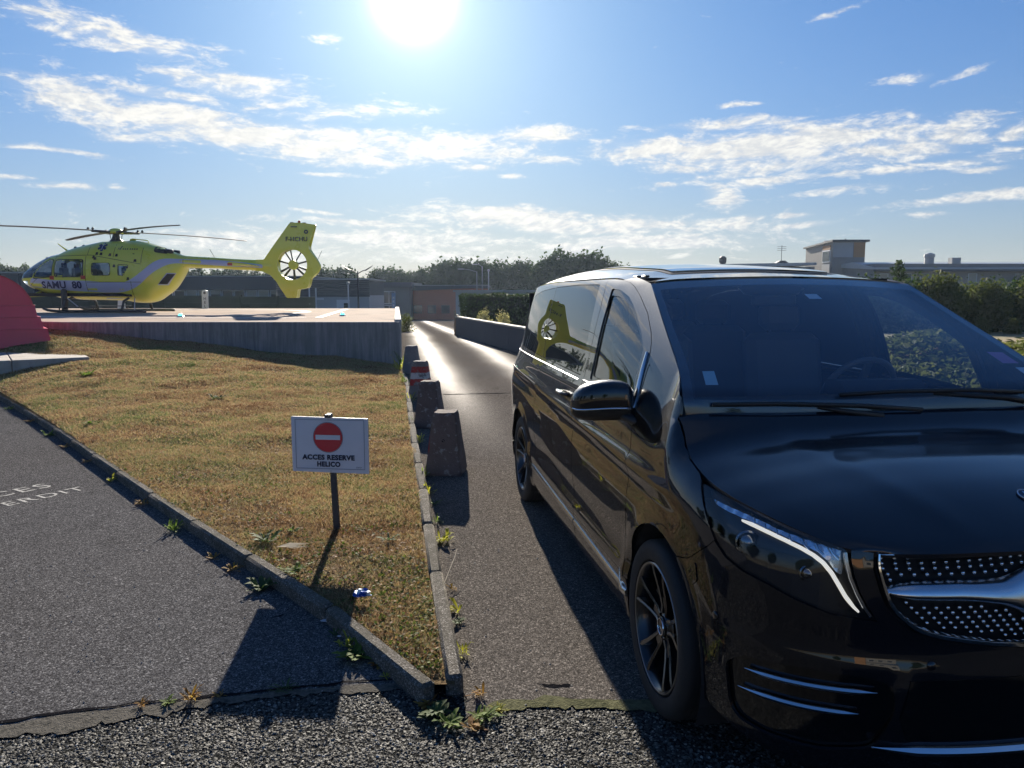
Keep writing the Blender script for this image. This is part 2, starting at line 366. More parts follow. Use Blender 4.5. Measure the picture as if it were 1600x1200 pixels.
def glass(name, tint=(.6, .65, .7), trans=.6, ior=1.45, rough=0.0, veil_tint=None):
    """thin pane: part goes straight through (tinted), the fresnel share is mirrored"""
    m = bpy.data.materials.new(name); m.use_nodes = True; t = NT(m.node_tree); t.n.clear()
    out = t.new('ShaderNodeOutputMaterial'); tr = t.new('ShaderNodeBsdfTransparent', i_Color=tint)
    gl = t.new('ShaderNodeBsdfGlossy', i_Roughness=rough, i_Color=(1, 1, 1)); fr = t.new('ShaderNodeFresnel'); bf = t.new('ShaderNodeNewGeometry').outputs['Backfacing']; t.put(fr.inputs['IOR'], t.m('ADD', t.m('MULTIPLY', bf, 1/ior-ior), ior))
    fac = t.m('ADD', t.m('MULTIPLY', fr.outputs[0], .95), .015, clamp=True)
    if veil_tint:      # diffuse film: blue daylight veil painted into the windscreen, dark tint for the helicopter
        df = t.new('ShaderNodeBsdfDiffuse', i_Color=veil_tint[0]); mx = t.new('ShaderNodeMixShader', i_Fac=veil_tint[1]); t.l.new(tr.outputs[0], mx.inputs[1]); t.l.new(df.outputs[0], mx.inputs[2]); base = mx
    else: base = tr
    ms = t.new('ShaderNodeMixShader'); t.put(ms.inputs[0], fac); t.l.new(base.outputs[0], ms.inputs[1]); t.l.new(gl.outputs[0], ms.inputs[2])
    t.l.new(ms.outputs[0], out.inputs['Surface']); return m

# ------------------------------------------------------------------ van body surface (numpy)
def spline(xs, ys):
    xs = np.array(xs, float); ys = np.array(ys, float); h = np.diff(xs); d = np.diff(ys) / h
    m = np.zeros(len(xs)); m[0] = d[0]; m[-1] = d[-1]
    for i in range(1, len(xs) - 1):
        if d[i-1] * d[i] > 0:
            w1 = 2*h[i] + h[i-1]; w2 = h[i] + 2*h[i-1]
            m[i] = (w1 + w2) / (w1/d[i-1] + w2/d[i])
    def f(x):
        x = np.clip(np.asarray(x, float), xs[0], xs[-1])
        i = np.clip(np.searchsorted(xs, x) - 1, 0, len(xs) - 2)
        t = (x - xs[i]) / h[i]
        return ((2*t**3 - 3*t**2 + 1)*ys[i] + (t**3 - 2*t**2 + t)*h[i]*m[i]
                + (-2*t**3 + 3*t**2)*ys[i+1] + (t**3 - t**2)*h[i]*m[i+1])
    return f
def sstep(a, b, x):
    t = np.clip((np.asarray(x, float) - a) / (b - a), 0, 1); return t*t*(3 - 2*t)
W_DOOR = spline([.10, .16, .24, .32, .40, .47, .55, .66, .80, .93, .965, 1.02, 1.10, 1.16, 1.20, 1.25, 1.40, 1.55, 1.70, 1.77, 1.82, 1.86],
                [.84, .885, .925, .940, .944, .946, .951, .957, .962, .966, .966, .955, .946, .934, .922, .907, .871, .832, .787, .760, .727, .69])
NOSE = spline([.10, .16, .24, .34, .45, .56, .66, .78, .90, .96, 1.05], [.80, .855, .905, .935, .945, .945, .932, .935, .925, .910, .87])
TAIL = spline([.10, .3, .5, .7, .9, 1.1, 1.3, 1.5, 1.7, 1.86], [4.05, 4.18, 4.22, 4.225, 4.215, 4.19, 4.13, 4.06, 3.97, 3.85])
SA = spline([1.0, 1.24, 1.35, 1.50, 1.64, 1.755, 1.90], [.40, .08, -.10, -.36, -.62, -.85, -1.15])      # windscreen edge in s for height z
SC, SR, PF, PR = .15, -3.45, 3.0, 2.7
# bonnet seam, walked from the windscreen corner to the grille corner: s, t, z
SEAM = np.array([(.060,.862,1.222),(.085,.872,1.200),(.110,.880,1.165),(.140,.886,1.130),(.20,.891,1.090),(.29,.889,1.060),(.36,.882,1.040),(.45,.864,1.023),
                 (.52,.840,1.009),(.60,.808,.995),(.67,.772,.980),(.73,.732,.966),(.785,.690,.952),(.825,.645,.943),(.855,.590,.937)])
def _su(s, t):
    return np.where(s <= SC, s, SC + .95*np.arctan2(s - SC, t))
_U = _su(SEAM[:, 0], SEAM[:, 1])
ZH = spline(_U, SEAM[:, 2])
def hull(u, z):
    W = W_DOOR(z)
    up = sstep(1.02, 1.20, z)
    q = np.clip((u - (SA(z) - 1.0)) / 1.0, 0, 1.3)
    W = W * (1 - up * (.045 + .035*sstep(1.3, 1.75, z)) * q**2)
    rq = np.clip((-2.6 - u) / 1.4, 0, 1.2)
    W = W * (1 - up * .045 * rq**2)
    lo = 1 - sstep(.95, 1.15, z)
    W = W - lo * .012 * np.clip((u + .3)/.6, 0, 1)**2
    s = np.where(u > SC, 0, u); t = W.copy() if hasattr(W, 'copy') else W
    t = np.broadcast_to(W, np.shape(u + z)).astype(float).copy(); s = np.broadcast_to(u, t.shape).astype(float).copy()
    zz = np.broadcast_to(z, t.shape); uu = np.broadcast_to(u, t.shape); Wb = t.copy()
    th = (uu - SC) / .95; f = uu > SC
    a = NOSE(zz) - SC
    rho = ((np.abs(np.sin(th))/a)**PF + (np.abs(np.cos(th))/Wb)**PF)**(-1/PF)
    s = np.where(f, SC + rho*np.sin(th), s); t = np.where(f, rho*np.cos(th), t)
    th2 = (SR - uu) / .95; r = uu < SR
    a2 = TAIL(zz) + SR
    rho2 = ((np.abs(np.sin(th2))/a2)**PR + (np.abs(np.cos(th2))/Wb)**PR)**(-1/PR)
    s = np.where(r, SR - rho2*np.sin(th2), s); t = np.where(r, rho2*np.cos(th2), t)
    return s, t
_si, _ti = hull(_U, np.full(len(_U), .95))
def zeff(u, z): return z + (np.minimum(z, .98) - z)*sstep(-.12, .34, u)
def _inset():
    out = []
    for (s0, t0, z0), u in zip(SEAM, _U):
        hs, ht = hull(np.array([u]), zeff(np.array([u]), np.array([z0])))
        if s0 <= SC: out.append(ht[0] - t0)
        else: out.append(np.hypot(hs[0]-SC, ht[0]) - np.hypot(s0-SC, t0))
    return np.array(out)
INS = spline(_U, np.clip(_inset(), .004, .2))
def shell(u, z):
    """body side and nose: u runs along the car (s) and round the front corner, z is height -> s, t, z"""
    u = np.asarray(u, float); z = np.asarray(z, float)
    s, t = hull(u, zeff(u, z))
    zh = ZH(u); d = .15 + .06*sstep(.2, .6, u)
    q = np.clip((z - (zh - d)) / d, 0, 1.02)
    k = INS(u) * (1 - np.sqrt(1 - (.93*q)**2)) / (1 - np.sqrt(1 - .93**2))
    b = sstep(-.42, .0, u)
    k = k * b * (1 - sstep(1.08, 1.20, z)*(1 - sstep(.0, .12, u)))
    # character lines: a crisp shoulder crease and a low swage on the doors
    rr = np.clip((u + 3.9)/.6, 0, 1) * np.clip((.35 - u)/.6, 0, 1)
    zc = 1.005 - .035*(u + 1.5)
    k = k - rr * .012*np.exp(-((z - zc)/.035)**2) + rr*.010*np.exp(-((z - zc + .075)/.05)**2)
    zs = .46 - .02*(u + 1.5)
    k = k - rr * .008*np.exp(-((z - zs)/.04)**2) + rr*.010*np.exp(-((z - zs - .11)/.07)**2)
    # flared arches
    for c in (0., -3.2):
        r = np.hypot(u - c, z - .348)
        k = k - .014*np.exp(-((r - .405)/.045)**2) * np.where(z < .85, 1, np.exp(-((z-.85)/.06)**2))
    f = u > SC; th = (u - SC)/.95
    return (s - np.where(f, k*np.sin(th), 0), t - np.where(f, k*np.cos(th), k), z)
def shell3(u, z):
    s, t, zz = shell(u, z); return np.stack(np.broadcast_arrays(s, t, zz), -1)

# ------------------------------------------------------------------ the lie of the land
RK = [(-.204, 3.03), (-.214, 3.09), (-.353, 3.94), (-.512, 4.85), (-.652, 5.81), (-.979, 7.80), (-1.392, 10.43), (-1.843, 13.43), (-2.349, 16.36), (-2.60, 17.9)]   # road side of the right kerb
LK = [(-.300, 2.86), (-.372, 2.95), (-.744, 3.47), (-1.154, 3.94), (-1.673, 4.52), (-2.353, 5.27), (-3.357, 6.43), (-5.153, 8.52), (-6.486, 10.04), (-8.175, 11.90), (-12.5, 16.7), (-24, 29.5)]   # path side of the left kerb
KW, KH = .075, .08
def terr(x, y):
    y = np.asarray(y, float); x = np.asarray(x, float)
    z = -.02*np.clip(y-30, 0, 50)
    return z - .004*np.clip(y-80, 0, 200)
_lkx = np.array([p[0] for p in LK][::-1]); _lky = np.array([p[1] for p in LK][::-1])
_rky = np.array([p[1] for p in RK]); _rkx = np.array([p[0] for p in RK])
def lawn_z(x, y):
    x = np.asarray(x, float); y = np.asarray(y, float)
    hw = .05 + .84*np.clip((-2.6-x)/8, 0, 1.05)
    yk = np.interp(x, _lkx, _lky); q = np.clip((y-yk)/(17.5-yk+1e-6), 0, 1)
    g = .075 + np.clip(hw-.075, -.03, 2)*q**.62
    return g + (.014*np.sin(x*2.1+y*1.3) + .010*np.sin(x*1.3-y*3.7+np.sin(y*1.9)) + .007*np.sin(x*7.3+y*6.1)*np.sin(x*4.1-y*8.3))*np.clip(q*6, 0, 1) + .008*np.sin(x*5.3-y*4.1)*np.clip(q*6, 0, 1)
_rex = np.array([6.2, 5.5, 4.2, 2.4, 0.12, -2.3]); _rey = np.array([-4., 1., 6., 13., 22.5, 31.])
def road_edge(y): return np.interp(y, _rey, _rex)
def bank_z(x, y):
    d = x - road_edge(y)
    up = sstep(0, 3.2, d); dn = 1 - sstep(10.5, 16, np.hypot(x-1, y-2)*.93)
    fade = 1 - sstep(12.0, 15.0, y)
    return (.82*up + .05*np.sin(x*1.7+y*.9)*up + .04*np.sin(x*3.1-y*2.2)*up) * np.minimum(1, .02 + fade*dn)

# ------------------------------------------------------------------ ground materials
def b_asphalt(base, stone, agg=75., fine=260., rgh=.55, tracks=False, bump=.5, patch=.25, sp=.5, gap=.55, warm=(1.15, 1.0, .85)):
    def f(t, b):
        g = t.new('ShaderNodeNewGeometry'); P = g.outputs['Position']
        big = t.noise(P, .55, 5, .6); mid = t.noise(P, 6, 4, .6)
        v = t.voro(P, agg, out='Color'); vs = t.new('ShaderNodeSeparateColor', i_0=v).outputs
        vd = t.voro(P, agg); n = t.noise(P, fine, 3, .7)
        c = t.ramp(vs[0], [(0, tuple(x*.35 for x in base)), (.45, base), (.75, tuple((x+y)*.5 for x, y in zip(base, stone))), (.93, stone), (1.0, tuple(min(1, x*1.9) for x in stone))])
        c = t.mix(t.m('MULTIPLY', t.ss(vd, .34, .62), gap), c, tuple(x*.18 for x in base))
        v2 = t.new('ShaderNodeSeparateColor', i_0=t.voro(P, agg*2.3, out='Color')).outputs
        c = t.mix(.42, c, t.ramp(v2[1], [(0, tuple(x*.3 for x in base)), (.6, base), (.9, stone), (1., tuple(min(1, x*2.2) for x in stone))]))
        stain = t.m('MULTIPLY', t.ss(t.noise(P, 1.7, 6, .72, 1.2), .56, .68), .30)
        c = t.mix(stain, c, tuple(x*.35 for x in base))
        lum = t.ss(t.noise(P, .13, 3, .5), .35, .65)
        c = t.mix(t.m('MULTIPLY', lum, .25), c, t.mix(1., c, warm, 'MULTIPLY'))
        k = t.m('ADD', 1-patch, t.m('MULTIPLY', t.m('ADD', t.m('MULTIPLY', big, .65), t.m('MULTIPLY', mid, .35)), patch*2))
        s = t.new('ShaderNodeVectorMath', operation='SCALE', i_0=c); t.put(s.inputs['Scale'], k); c = s.outputs[0]
        r = t.m('ADD', rgh, t.m('MULTIPLY', t.m('SUBTRACT', mid, .5), .2))
        if tracks:
            # two wheel tracks polished by tyres, running with the road (heading -8.9 degrees)
            sp_ = t.new('ShaderNodeSeparateXYZ', i_0=P).outputs
            u = t.m('ADD', t.m('MULTIPLY', sp_[0], .9880), t.m('MULTIPLY', sp_[1], .1545))
            u = t.m('ADD', u, t.m('MULTIPLY', t.m('SUBTRACT', t.noise(P, .25, 2, .5), .5), .35))
            tr = 0
            e = [t.m('EXPONENT', t.m('MULTIPLY', t.m('POWER', t.m('ABSOLUTE', t.m('SUBTRACT', u, c0)), 2.0), -1/(.30**2))) for c0 in (1.02, 2.72)]
            tr = t.m('MULTIPLY', t.m('ADD', e[0], e[1], clamp=True), t.ss(sp_[1], 7., 16.))
            r = t.m('SUBTRACT', r, t.m('MULTIPLY', tr, .17))
            t.put(b.inputs['Specular IOR Level'], t.m('ADD', sp, t.m('MULTIPLY', tr, .014)))
            c = t.mix(t.m('MULTIPLY', tr, .35), c, tuple(min(1, x*1.7) for x in stone))  # sun glare on the far tracks also painted in as a paler colour
        t.put(b.inputs['Base Color'], c); t.put(b.inputs['Roughness'], r)
        if not tracks: b.inputs['Specular IOR Level'].default_value = sp
        hgt = t.m('ADD', t.m('MULTIPLY', t.m('SUBTRACT', 1.0, vd), .6), t.m('MULTIPLY', n, .4))
        bp = t.new('ShaderNodeBump', i_Strength=bump, i_Distance=.004); t.put(bp.inputs['Height'], hgt)
        if tracks: t.put(bp.inputs['Strength'], t.m('MULTIPLY', t.m('SUBTRACT', 1.0, t.m('MULTIPLY', tr, .5)), bump))
        t.put(b.inputs['Normal'], bp.outputs[0])
    return f
M_ROAD = mat('road asphalt', build=b_asphalt((.100, .092, .085), (.24, .22, .20), 110., 320., .80, True, .45, .16, .0))
M_PATH = mat('path asphalt', build=b_asphalt((.078, .077, .080), (.22, .218, .22), 115., 340., .9, False, .6, .36, .0))
M_CHIP = mat('chip seal', build=b_asphalt((.026, .027, .026), (.11, .11, .105), 80., 230., .9, False, .9, .22, .0, .95))
M_DIRT = mat('silt', spec=0.0, build=varied((.125, .118, .104), .42, 60, .95, 1.0, 140, (.045, .046, .043), 28))
M_MOSS = mat('mossy silt', spec=0.0, build=varied((.125, .125, .075), .45, 40, .95, .9, 100, (.05, .055, .035), 14))
M_TAR = mat('tar joint', spec=0.0, build=varied((.012, .012, .014), .3, 20, .7, .5, 60))
def b_kerb(t, b):
    co = t.new('ShaderNodeNewGeometry').outputs['Position']; v = t.new('ShaderNodeSeparateColor', i_0=t.voro(co, 210, out='Color')).outputs
    n = t.noise(co, 9, 5, .65); c = t.ramp(v[0], [(0, (.06, .055, .047)), (.5, (.125, .115, .098)), (.85, (.19, .175, .155)), (1, (.42, .40, .37))])
    c = t.mix(t.m('MULTIPLY', t.ss(n, .42, .62), .6), c, (.075, .072, .058)); t.put(b.inputs['Base Color'], c); b.inputs['Roughness'].default_value = .95; b.inputs['Specular IOR Level'].default_value = .05
    bp = t.new('ShaderNodeBump', i_Strength=.8, i_Distance=.003); t.put(bp.inputs['Height'], t.voro(co, 170)); t.put(b.inputs['Normal'], bp.outputs[0])
M_KERB = mat('kerb concrete', build=b_kerb)
M_SUNR0 = None
M_CONC = mat('pad concrete', spec=0.02, build=varied((.40, .315, .255), .14, 1.2, .9, .3, 60, (.24, .20, .17), .8))
M_SLAB = mat('slab concrete', build=varied((.36, .33, .29), .12, 2.5, .85, .3, 60, (.25, .22, .19), 2))
M_FIELD = mat('dry field', build=varied((.20, .155, .07), .3, .6, .95, .6, 8, (.10, .12, .04), .25, 'Object'))
def b_lawn(t, b):
    P = t.new('ShaderNodeNewGeometry').outputs['Position']
    n = t.noise(P, 1.1, 5, .65); n2 = t.noise(P, 14, 5, .7); n3 = t.noise(P, 60, 3, .7)
    c = t.ramp(t.m('ADD', t.m('MULTIPLY', n, .55), t.m('MULTIPLY', n2, .45)), [(.32, (.09, .050, .024)), (.45, (.17, .105, .048)), (.55, (.20, .140, .062)), (.68, (.13, .115, .040))])
    c = t.mix(t.ss(n3, .3, .7), t.mix(1.0, c, (.45, .42, .4), 'MULTIPLY'), c)
    t.put(b.inputs['Base Color'], c); b.inputs['Roughness'].default_value = .95; b.inputs['Specular IOR Level'].default_value = .1
    bp = t.new('ShaderNodeBump', i_Strength=1.0, i_Distance=.02); t.put(bp.inputs['Height'], n3); t.put(b.inputs['Normal'], bp.outputs[0])
M_LAWN = mat('dry lawn soil', build=b_lawn)

def sheet(name, x0, x1, y0, y1, st, zf, m, dz, cut=None, mark='structure', clipx=None):
    xs = np.linspace(x0, x1, max(2, int((x1-x0)/st)+1)); ys = np.linspace(y0, y1, max(2, int((y1-y0)/st)+1))
    X, Y = np.meshgrid(xs, ys)
    if clipx is not None:
        lo, hi = clipx(Y[:, 0]); f = np.linspace(0, 1, X.shape[1])[None, :]
        X = lo[:, None] + (hi-lo)[:, None]*f
    Z = zf(X, Y) + dz
    V = np.stack([X, Y, Z], -1).reshape(-1, 3); n, k = X.shape
    i = np.arange(n*k).reshape(n, k); F = np.stack([i[:-1, :-1], i[:-1, 1:], i[1:, 1:], i[1:, :-1]], -1).reshape(-1, 4)
    return np_mesh(name, V, F, m, None, True, mark)
# far ground, one sheet to the horizon
r_ = np.concatenate([[0], np.geomspace(3, 1600, 46)]); a_ = np.linspace(0, 2*pi, 73)
R2, A2 = np.meshgrid(r_, a_[:-1]); X_, Y_ = R2*np.cos(A2), R2*np.sin(A2)+20
Vg = np.stack([X_, Y_, terr(X_, Y_)-.06], -1).reshape(-1, 3); n_, k_ = X_.shape; ii = np.arange(n_*k_).reshape(n_, k_); ij = np.roll(ii, -1, 0)
np_mesh('ground', Vg, np.stack([ii[:, :-1], ii[:, 1:], ij[:, 1:], ij[:, :-1]], -1).reshape(-1, 4), M_FIELD, None, True, 'structure')
# chip sealed yard in the foreground
sheet('yard', -9, 14, -12, 3.6, 1.5, terr, M_CHIP, -.004)
# jagged meeting line of the old surfaces (asphalt edge)
def jag(pts, amp, step, seed):
    r = np.random.RandomState(seed); out = []
    for (x0, y0), (x1, y1) in zip(pts[:-1], pts[1:]):
        n = max(2, int(math.hypot(x1-x0, y1-y0)/step))
        for k in range(n): t = k/n; out.append((x0+(x1-x0)*t + r.normal(0, amp), y0+(y1-y0)*t + r.normal(0, amp)))
    out.append(pts[-1]); return out
EDGE_L = [(-9, 1.25), (-6, 1.9), (-3.2, 2.52), (-2.02, 2.79), (-1.807, 2.88), (-1.58, 2.925), (-1.27, 2.99), (-.99, 3.055), (-.73, 3.10), (-.50, 3.12), (-.34, 2.98), (-.29, 2.86)]
EDGE_R = [(-.19, 2.84), (-.10, 2.93), (.134, 2.965), (.53, 2.955), (1.5, 2.90), (3.5, 2.8), (5.0, 2.7)]
el_j = jag(EDGE_L, .006, .035, 3); er_j = jag(EDGE_R, .007, .035, 4)
def poly_flat(name, pts, z, m, kind='structure', thick=0):
    vs, _, fs, *_ = geometry.delaunay_2d_cdt([Vector(p) for p in pts], [(i, (i+1) % len(pts)) for i in range(len(pts))], [], 1, 1e-6)
    V = [(v[0], v[1], z) for v in vs]; F = []
    for f in fs:
        a, b, c = [Vector(V[i]) for i in f[:3]]
        F.append(tuple(f) if (b-a).cross(c-a).z > 0 else tuple(reversed(f)))
    return mesh_obj(name, V, F, m, None, False, kind)
path_pts = el_j + [(p[0]+.01, p[1]) for p in LK[1:]] + [(-40, 29.5), (-40, 1.0)]
poly_flat('path', path_pts, 0.0, M_PATH)
road_pts = er_j + [(6.0, -1.)]*0 + [(5.6, 2.7)]*0 + [(4.7, 4), (4.2, 6), (2.4, 13), (.12, 22.5), (-2.1, 30.2), (-8.5, 30.2), (-3.4, 18.2)] + [(p[0]-.01, p[1]) for p in RK[::-1][:-1]] + [(-.19, 3.0)]
poly_flat('road', road_pts, 0.0, M_ROAD)
# beyond the ramp crest the road runs down to the buildings
sheet('access_road', -30, -1, 30.0, 79, 2.5, terr, M_ROAD, .002)
# silt and moss that has gathered along the joint, and the open joint itself
def strip_between(name, A, B, z, m, seed=0, kind='structure'):
    return poly_flat(name, list(A) + list(B)[::-1], z, m, kind)
lowL = jag([(-9, 1.17), (-6, 1.82), (-3.2, 2.45), (-2.02, 2.69), (-1.7, 2.765), (-1.24, 2.95), (-.87, 3.03), (-.48, 3.07), (-.36, 2.95), (-.30, 2.83)], .013, .022, 8)
strip_between('silt_strip', el_j, lowL, .0015, M_DIRT)
lowR = jag([(-.21, 2.79), (-.10, 2.885), (.13, 2.93), (.53, 2.905), (1.5, 2.85), (3.5, 2.74), (5, 2.62)], .008, .03, 9)
upR = jag([(-.17, 2.87), (-.08, 2.97), (.134, 3.00), (.53, 2.985), (1.5, 2.94), (3.5, 2.85), (5, 2.76)], .010, .03, 10)
strip_between('moss_strip', upR, lowR, .0015, M_MOSS)
def crack(name, pts, w, z, seed, amp=.007):
    r = np.random.RandomState(seed); c = jag(pts, amp, .05, seed); A = []; B = []
    for i, p in enumerate(c):
        k = w*(.35+.9*r.rand())*min(1, i/3+.2, (len(c)-1-i)/3+.2)
        A.append((p[0]+r.normal(0, .002), p[1]+k/2)); B.append((p[0]+r.normal(0, .002), p[1]-k/2))
    V = [(x, y, z) for x, y in A] + [(x, y, z) for x, y in B]; n = len(A)
    return mesh_obj(name, V, [(i, n+i, n+i+1, i+1) for i in range(n-1)], M_TAR, None, False, 'structure')
crack('joint_crack', [(-9, 1.27), (-6, 1.92), (-3.2, 2.54), (-2.02, 2.81), (-1.807, 2.90), (-1.58, 2.945), (-1.27, 3.01), (-.99, 3.075), (-.73, 3.12), (-.50, 3.16)], .022, .0035, 5)
crack('joint_crack', [(-1.23, 12.60), (-.8, 12.66), (-.4, 12.72), (.1, 12.80), (1.5, 12.9), (2.4, 12.95)], .06, .004, 6, .012)
crack('joint_crack', [(-1.13, 4.05), (-1.2, 3.92), (-1.22, 3.83), (-1.27, 3.77)], .02, .004, 11)
crack('joint_crack', [(-.47, 3.52), (-.43, 3.40), (-.36, 3.28), (-.345, 3.1)], .012, .004, 12) if False else None
# a flat dark patch on the road near the van's front wheel
hol = [(0.195 + .075*cos(a)*(1+.22*sin(5*a)) , 3.105 + .013*sin(a)*(1+.4*cos(7*a)) + .008*cos(2*a)) for a in np.linspace(0, 2*pi, 26)[:-1]]
poly_flat('road_dark_patch', hol, .0015, M_TAR)

# lawn between the two kerbs
def clip_lawn(y):
    lo = np.interp(y, [p[1] for p in LK], [p[0] for p in LK]) + .02
    hi = np.interp(y, _rky, _rkx) - KW*.5
    return lo, np.maximum(hi, lo+.01)
sheet('lawn', 0, 10, 3.0, 17.6, .12, lawn_z, M_LAWN, -.012, clipx=clip_lawn)
sheet('lawn', 0, 12, 17.6, 29.5, .5, lambda x, y: lawn_z(x, np.minimum(y, 17.5)), M_LAWN, -.012, clipx=lambda y: (np.interp(y, [p[1] for p in LK], [p[0] for p in LK])+.02, np.interp(y, [17.6, 29.5], [-11., -22.])))

# kerbs: stone by stone
def kerb(name, line, inward, lens, zf, seed, label):
    root = empty(name, (0, 0, 0)); root['kind'] = 'structure'
    L_ = np.array(line); seg = np.hypot(*np.diff(L_, axis=0).T); cum = np.concatenate([[0], np.cumsum(seg)]); tot_ = cum[-1]
    def at(s): return np.array([np.interp(s, cum, L_[:, 0]), np.interp(s, cum, L_[:, 1])])
    s = 0; k = 0; r = np.random.RandomState(seed)
    while s < tot_ - .05:
        e = min(s + lens[k % len(lens)], tot_); a, b = at(s+.006), at(e-.006); d = b-a; ln = np.hypot(*d); ang = math.atan2(d[1], d[0]); m = (a+b)/2
        n = np.array([-d[1], d[0]])/ln*inward; c = m + n*KW/2
        bb = MB(); bb.box((0, 0, 0), (ln, KW, KH+.10), bev=.014)
        o = bb.build('kerb_stone', M_KERB, root, ang=.6)
        o.location = (c[0], c[1], (KH-.10)/2 + r.normal(0, .0025)); o.rotation_euler = (r.normal(0, .012), 0, ang + r.normal(0, .004))
        s = e; k += 1
    return root
kerb('kerb', RK, 1, [1.25, .95, .95, 1.0, 1.0], None, 1, '')
kerb('kerb', LK[1:], -1, [1.0, 1.02, .98], None, 2, '')

# painted letters on the path (worn white)
def b_worn(t, b):
    P = t.new('ShaderNodeNewGeometry').outputs['Position']
    n = t.noise(P, 26, 5, .75); n2 = t.noise(P, 150, 2, .6)
    t.put(b.inputs['Base Color'], t.mix(t.ss(t.m('ADD', t.m('MULTIPLY', n, .6), t.m('MULTIPLY', n2, .4)), .42, .56), (.085, .085, .085), (.30, .30, .29))); b.inputs['Roughness'].default_value = .8
M_WORN = mat('worn road paint', build=b_worn)
for body, x, y, sz in (('ACCES', -4.13, 6.56, .27), ('INTERDIT', -3.76, 6.45, .215)):
    me = text_mesh(body, sz, .001, 'RIGHT', 1.15); me.materials.append(M_WORN)
    o = bpy.data.objects.new('road_lettering', me); link(o); o['kind'] = 'structure'
    o.rotation_euler = (0, 0, radians(57)); o.location = (x, y, .003)
# chippings of the surface dressing, lying half sunk in the bitumen (the part nearest the camera)
def chips(n, x0, x1, y0, y1, s0, s1, seed):
    r = np.random.RandomState(seed); x = x0+(x1-x0)*r.rand(n); y = y0+(y1-y0)*r.rand(n)
    eL = np.interp(x, [p[0] for p in lowL], [p[1] for p in lowL]); eR = np.interp(x, [p[0] for p in lowR], [p[1] for p in lowR])
    lim = np.where(x < -.28, eL, np.where(x > -.2, eR, 2.78)); k = y < lim + np.abs(r.normal(0, .05, n))*(r.rand(n) < .35) - .012; x, y = x[k], y[k]; n = len(x)
    base = np.array([(1, 0, .1), (.3, .85, .15), (-.8, .6, .05), (-.9, -.4, .2), (.1, -.95, .1), (.15, .05, .75), (-.2, .2, .70)]); fc = np.array([(0, 1, 5), (1, 6, 5), (1, 2, 6), (2, 3, 6), (3, 5, 6), (3, 4, 5), (4, 0, 5)])
    a = r.rand(n)*2*pi; s = s0+(s1-s0)*r.rand(n); P = base[None]*(1+r.normal(0, .22, (n, 7, 1))) + r.normal(0, .12, (n, 7, 3)); tl = r.normal(0, .28, (n, 2)); ca, sa = np.cos(a)[:, None], np.sin(a)[:, None]
    X, Y, Z = P[..., 0]*ca-P[..., 1]*sa, P[..., 0]*sa+P[..., 1]*ca, P[..., 2]; Z = Z + X*tl[:, :1]+Y*tl[:, 1:]
    V = np.stack([X*s[:, None]+x[:, None], Y*s[:, None]+y[:, None], Z*s[:, None]*.8-.0055], -1).reshape(-1, 3); i = np.arange(n)*7; F = (i[:, None, None]+fc[None]).reshape(-1, 3)
    return V, F, np.repeat(r.rand(n), 7)
def b_chip(t, b):
    g = t.new('ShaderNodeAttribute'); g.attribute_name = 'tint'; c = t.ramp(g.outputs['Fac'], [(0, (.018, .019, .020)), (.5, (.045, .046, .045)), (.82, (.105, .107, .098)), (.96, (.21, .21, .195)), (1, (.34, .335, .31))])
    t.put(b.inputs['Base Color'], c); b.inputs['Roughness'].default_value = .7; b.inputs['Specular IOR Level'].default_value = .2
V, F, T_ = chips(66000, -2.6, 1.5, 1.75, 3.15, .0045, .0088, 4); o = np_mesh('surface_chippings', V, F, mat('stone chippings', build=b_chip), None, False, 'stuff', T_); meta(o, 'grey stone chippings of the surface dressing in the foreground', 'chippings')

# ------------------------------------------------------------------ helipad
PZ = 1.04
def b_wall(t, b):
    co = t.new('ShaderNodeTexCoord').outputs['Object']; mp = t.new('ShaderNodeMapping', i_0=co); mp.inputs['Scale'].default_value = (9, 1, .7)
    n = t.noise(mp.outputs[0], 1.3, 6, .7); n2 = t.noise(co, 2.5, 4, .6)
    c = t.mix(t.ss(n, .32, .7), (.14, .145, .155), (.27, .27, .265)); c = t.mix(t.m('MULTIPLY', t.ss(n2, .45, .7), .5), c, (.13, .135, .13))
    t.put(b.inputs['Base Color'], c); b.inputs['Roughness'].default_value = .9
    bp = t.new('ShaderNodeBump', i_Strength=.3, i_Distance=.01); t.put(bp.inputs['Height'], t.noise(co, 40, 4, .6)); t.put(b.inputs['Normal'], bp.outputs[0])
M_WALL = mat('stained wall concrete', build=b_wall)
pad = empty('helipad', (-2.6, 17.5, 0)); pad['kind'] = 'structure'
PADX = -5.1 + 2.6
def slab_poly(name, pts, z0, z1, m, parent, bev=.0):
    b = MB(); b.prism(pts, z0, z1, 'z'); return b.build(name, m, parent)
slab_poly('pad_deck', [(-.16, .20), (-30, .20), (-30, 16.6), (PADX-.13, 16.6)], .2, PZ-.012, M_CONC, pad)
k = 0
xs_ = [0, -6.0, -12.0, -18.0, -24.0, -30.0]
for a, b_ in zip(xs_[:-1], xs_[1:]):
    bb = MB(); bb.box(((a+b_)/2, .10, PZ/2-.16), (abs(b_-a)-.015, .2, PZ+.32), bev=.012); bb.build('wall_section', M_WALL, pad, ang=.6)
ln = math.hypot(PADX, 16.4); 
for q in range(4):
    t0, t1 = q/4, (q+1)/4
    c_ = (PADX*(t0+t1)/2 - .08, .2+16.4*(t0+t1)/2)
    bb = MB(); bb.box((0, 0, 0), (.16, ln/4-.012, 1.5), bev=.01); o = bb.build('edge_kerb', mat('pale coping', build=varied((.42, .40, .37), .15, 6, .85)) if q == 0 else bpy.data.materials['pale coping'], pad, ang=.6)
    o.location = (c_[0], c_[1], PZ+.055-.75); o.rotation_euler = (0, 0, math.atan2(-PADX, 16.4))
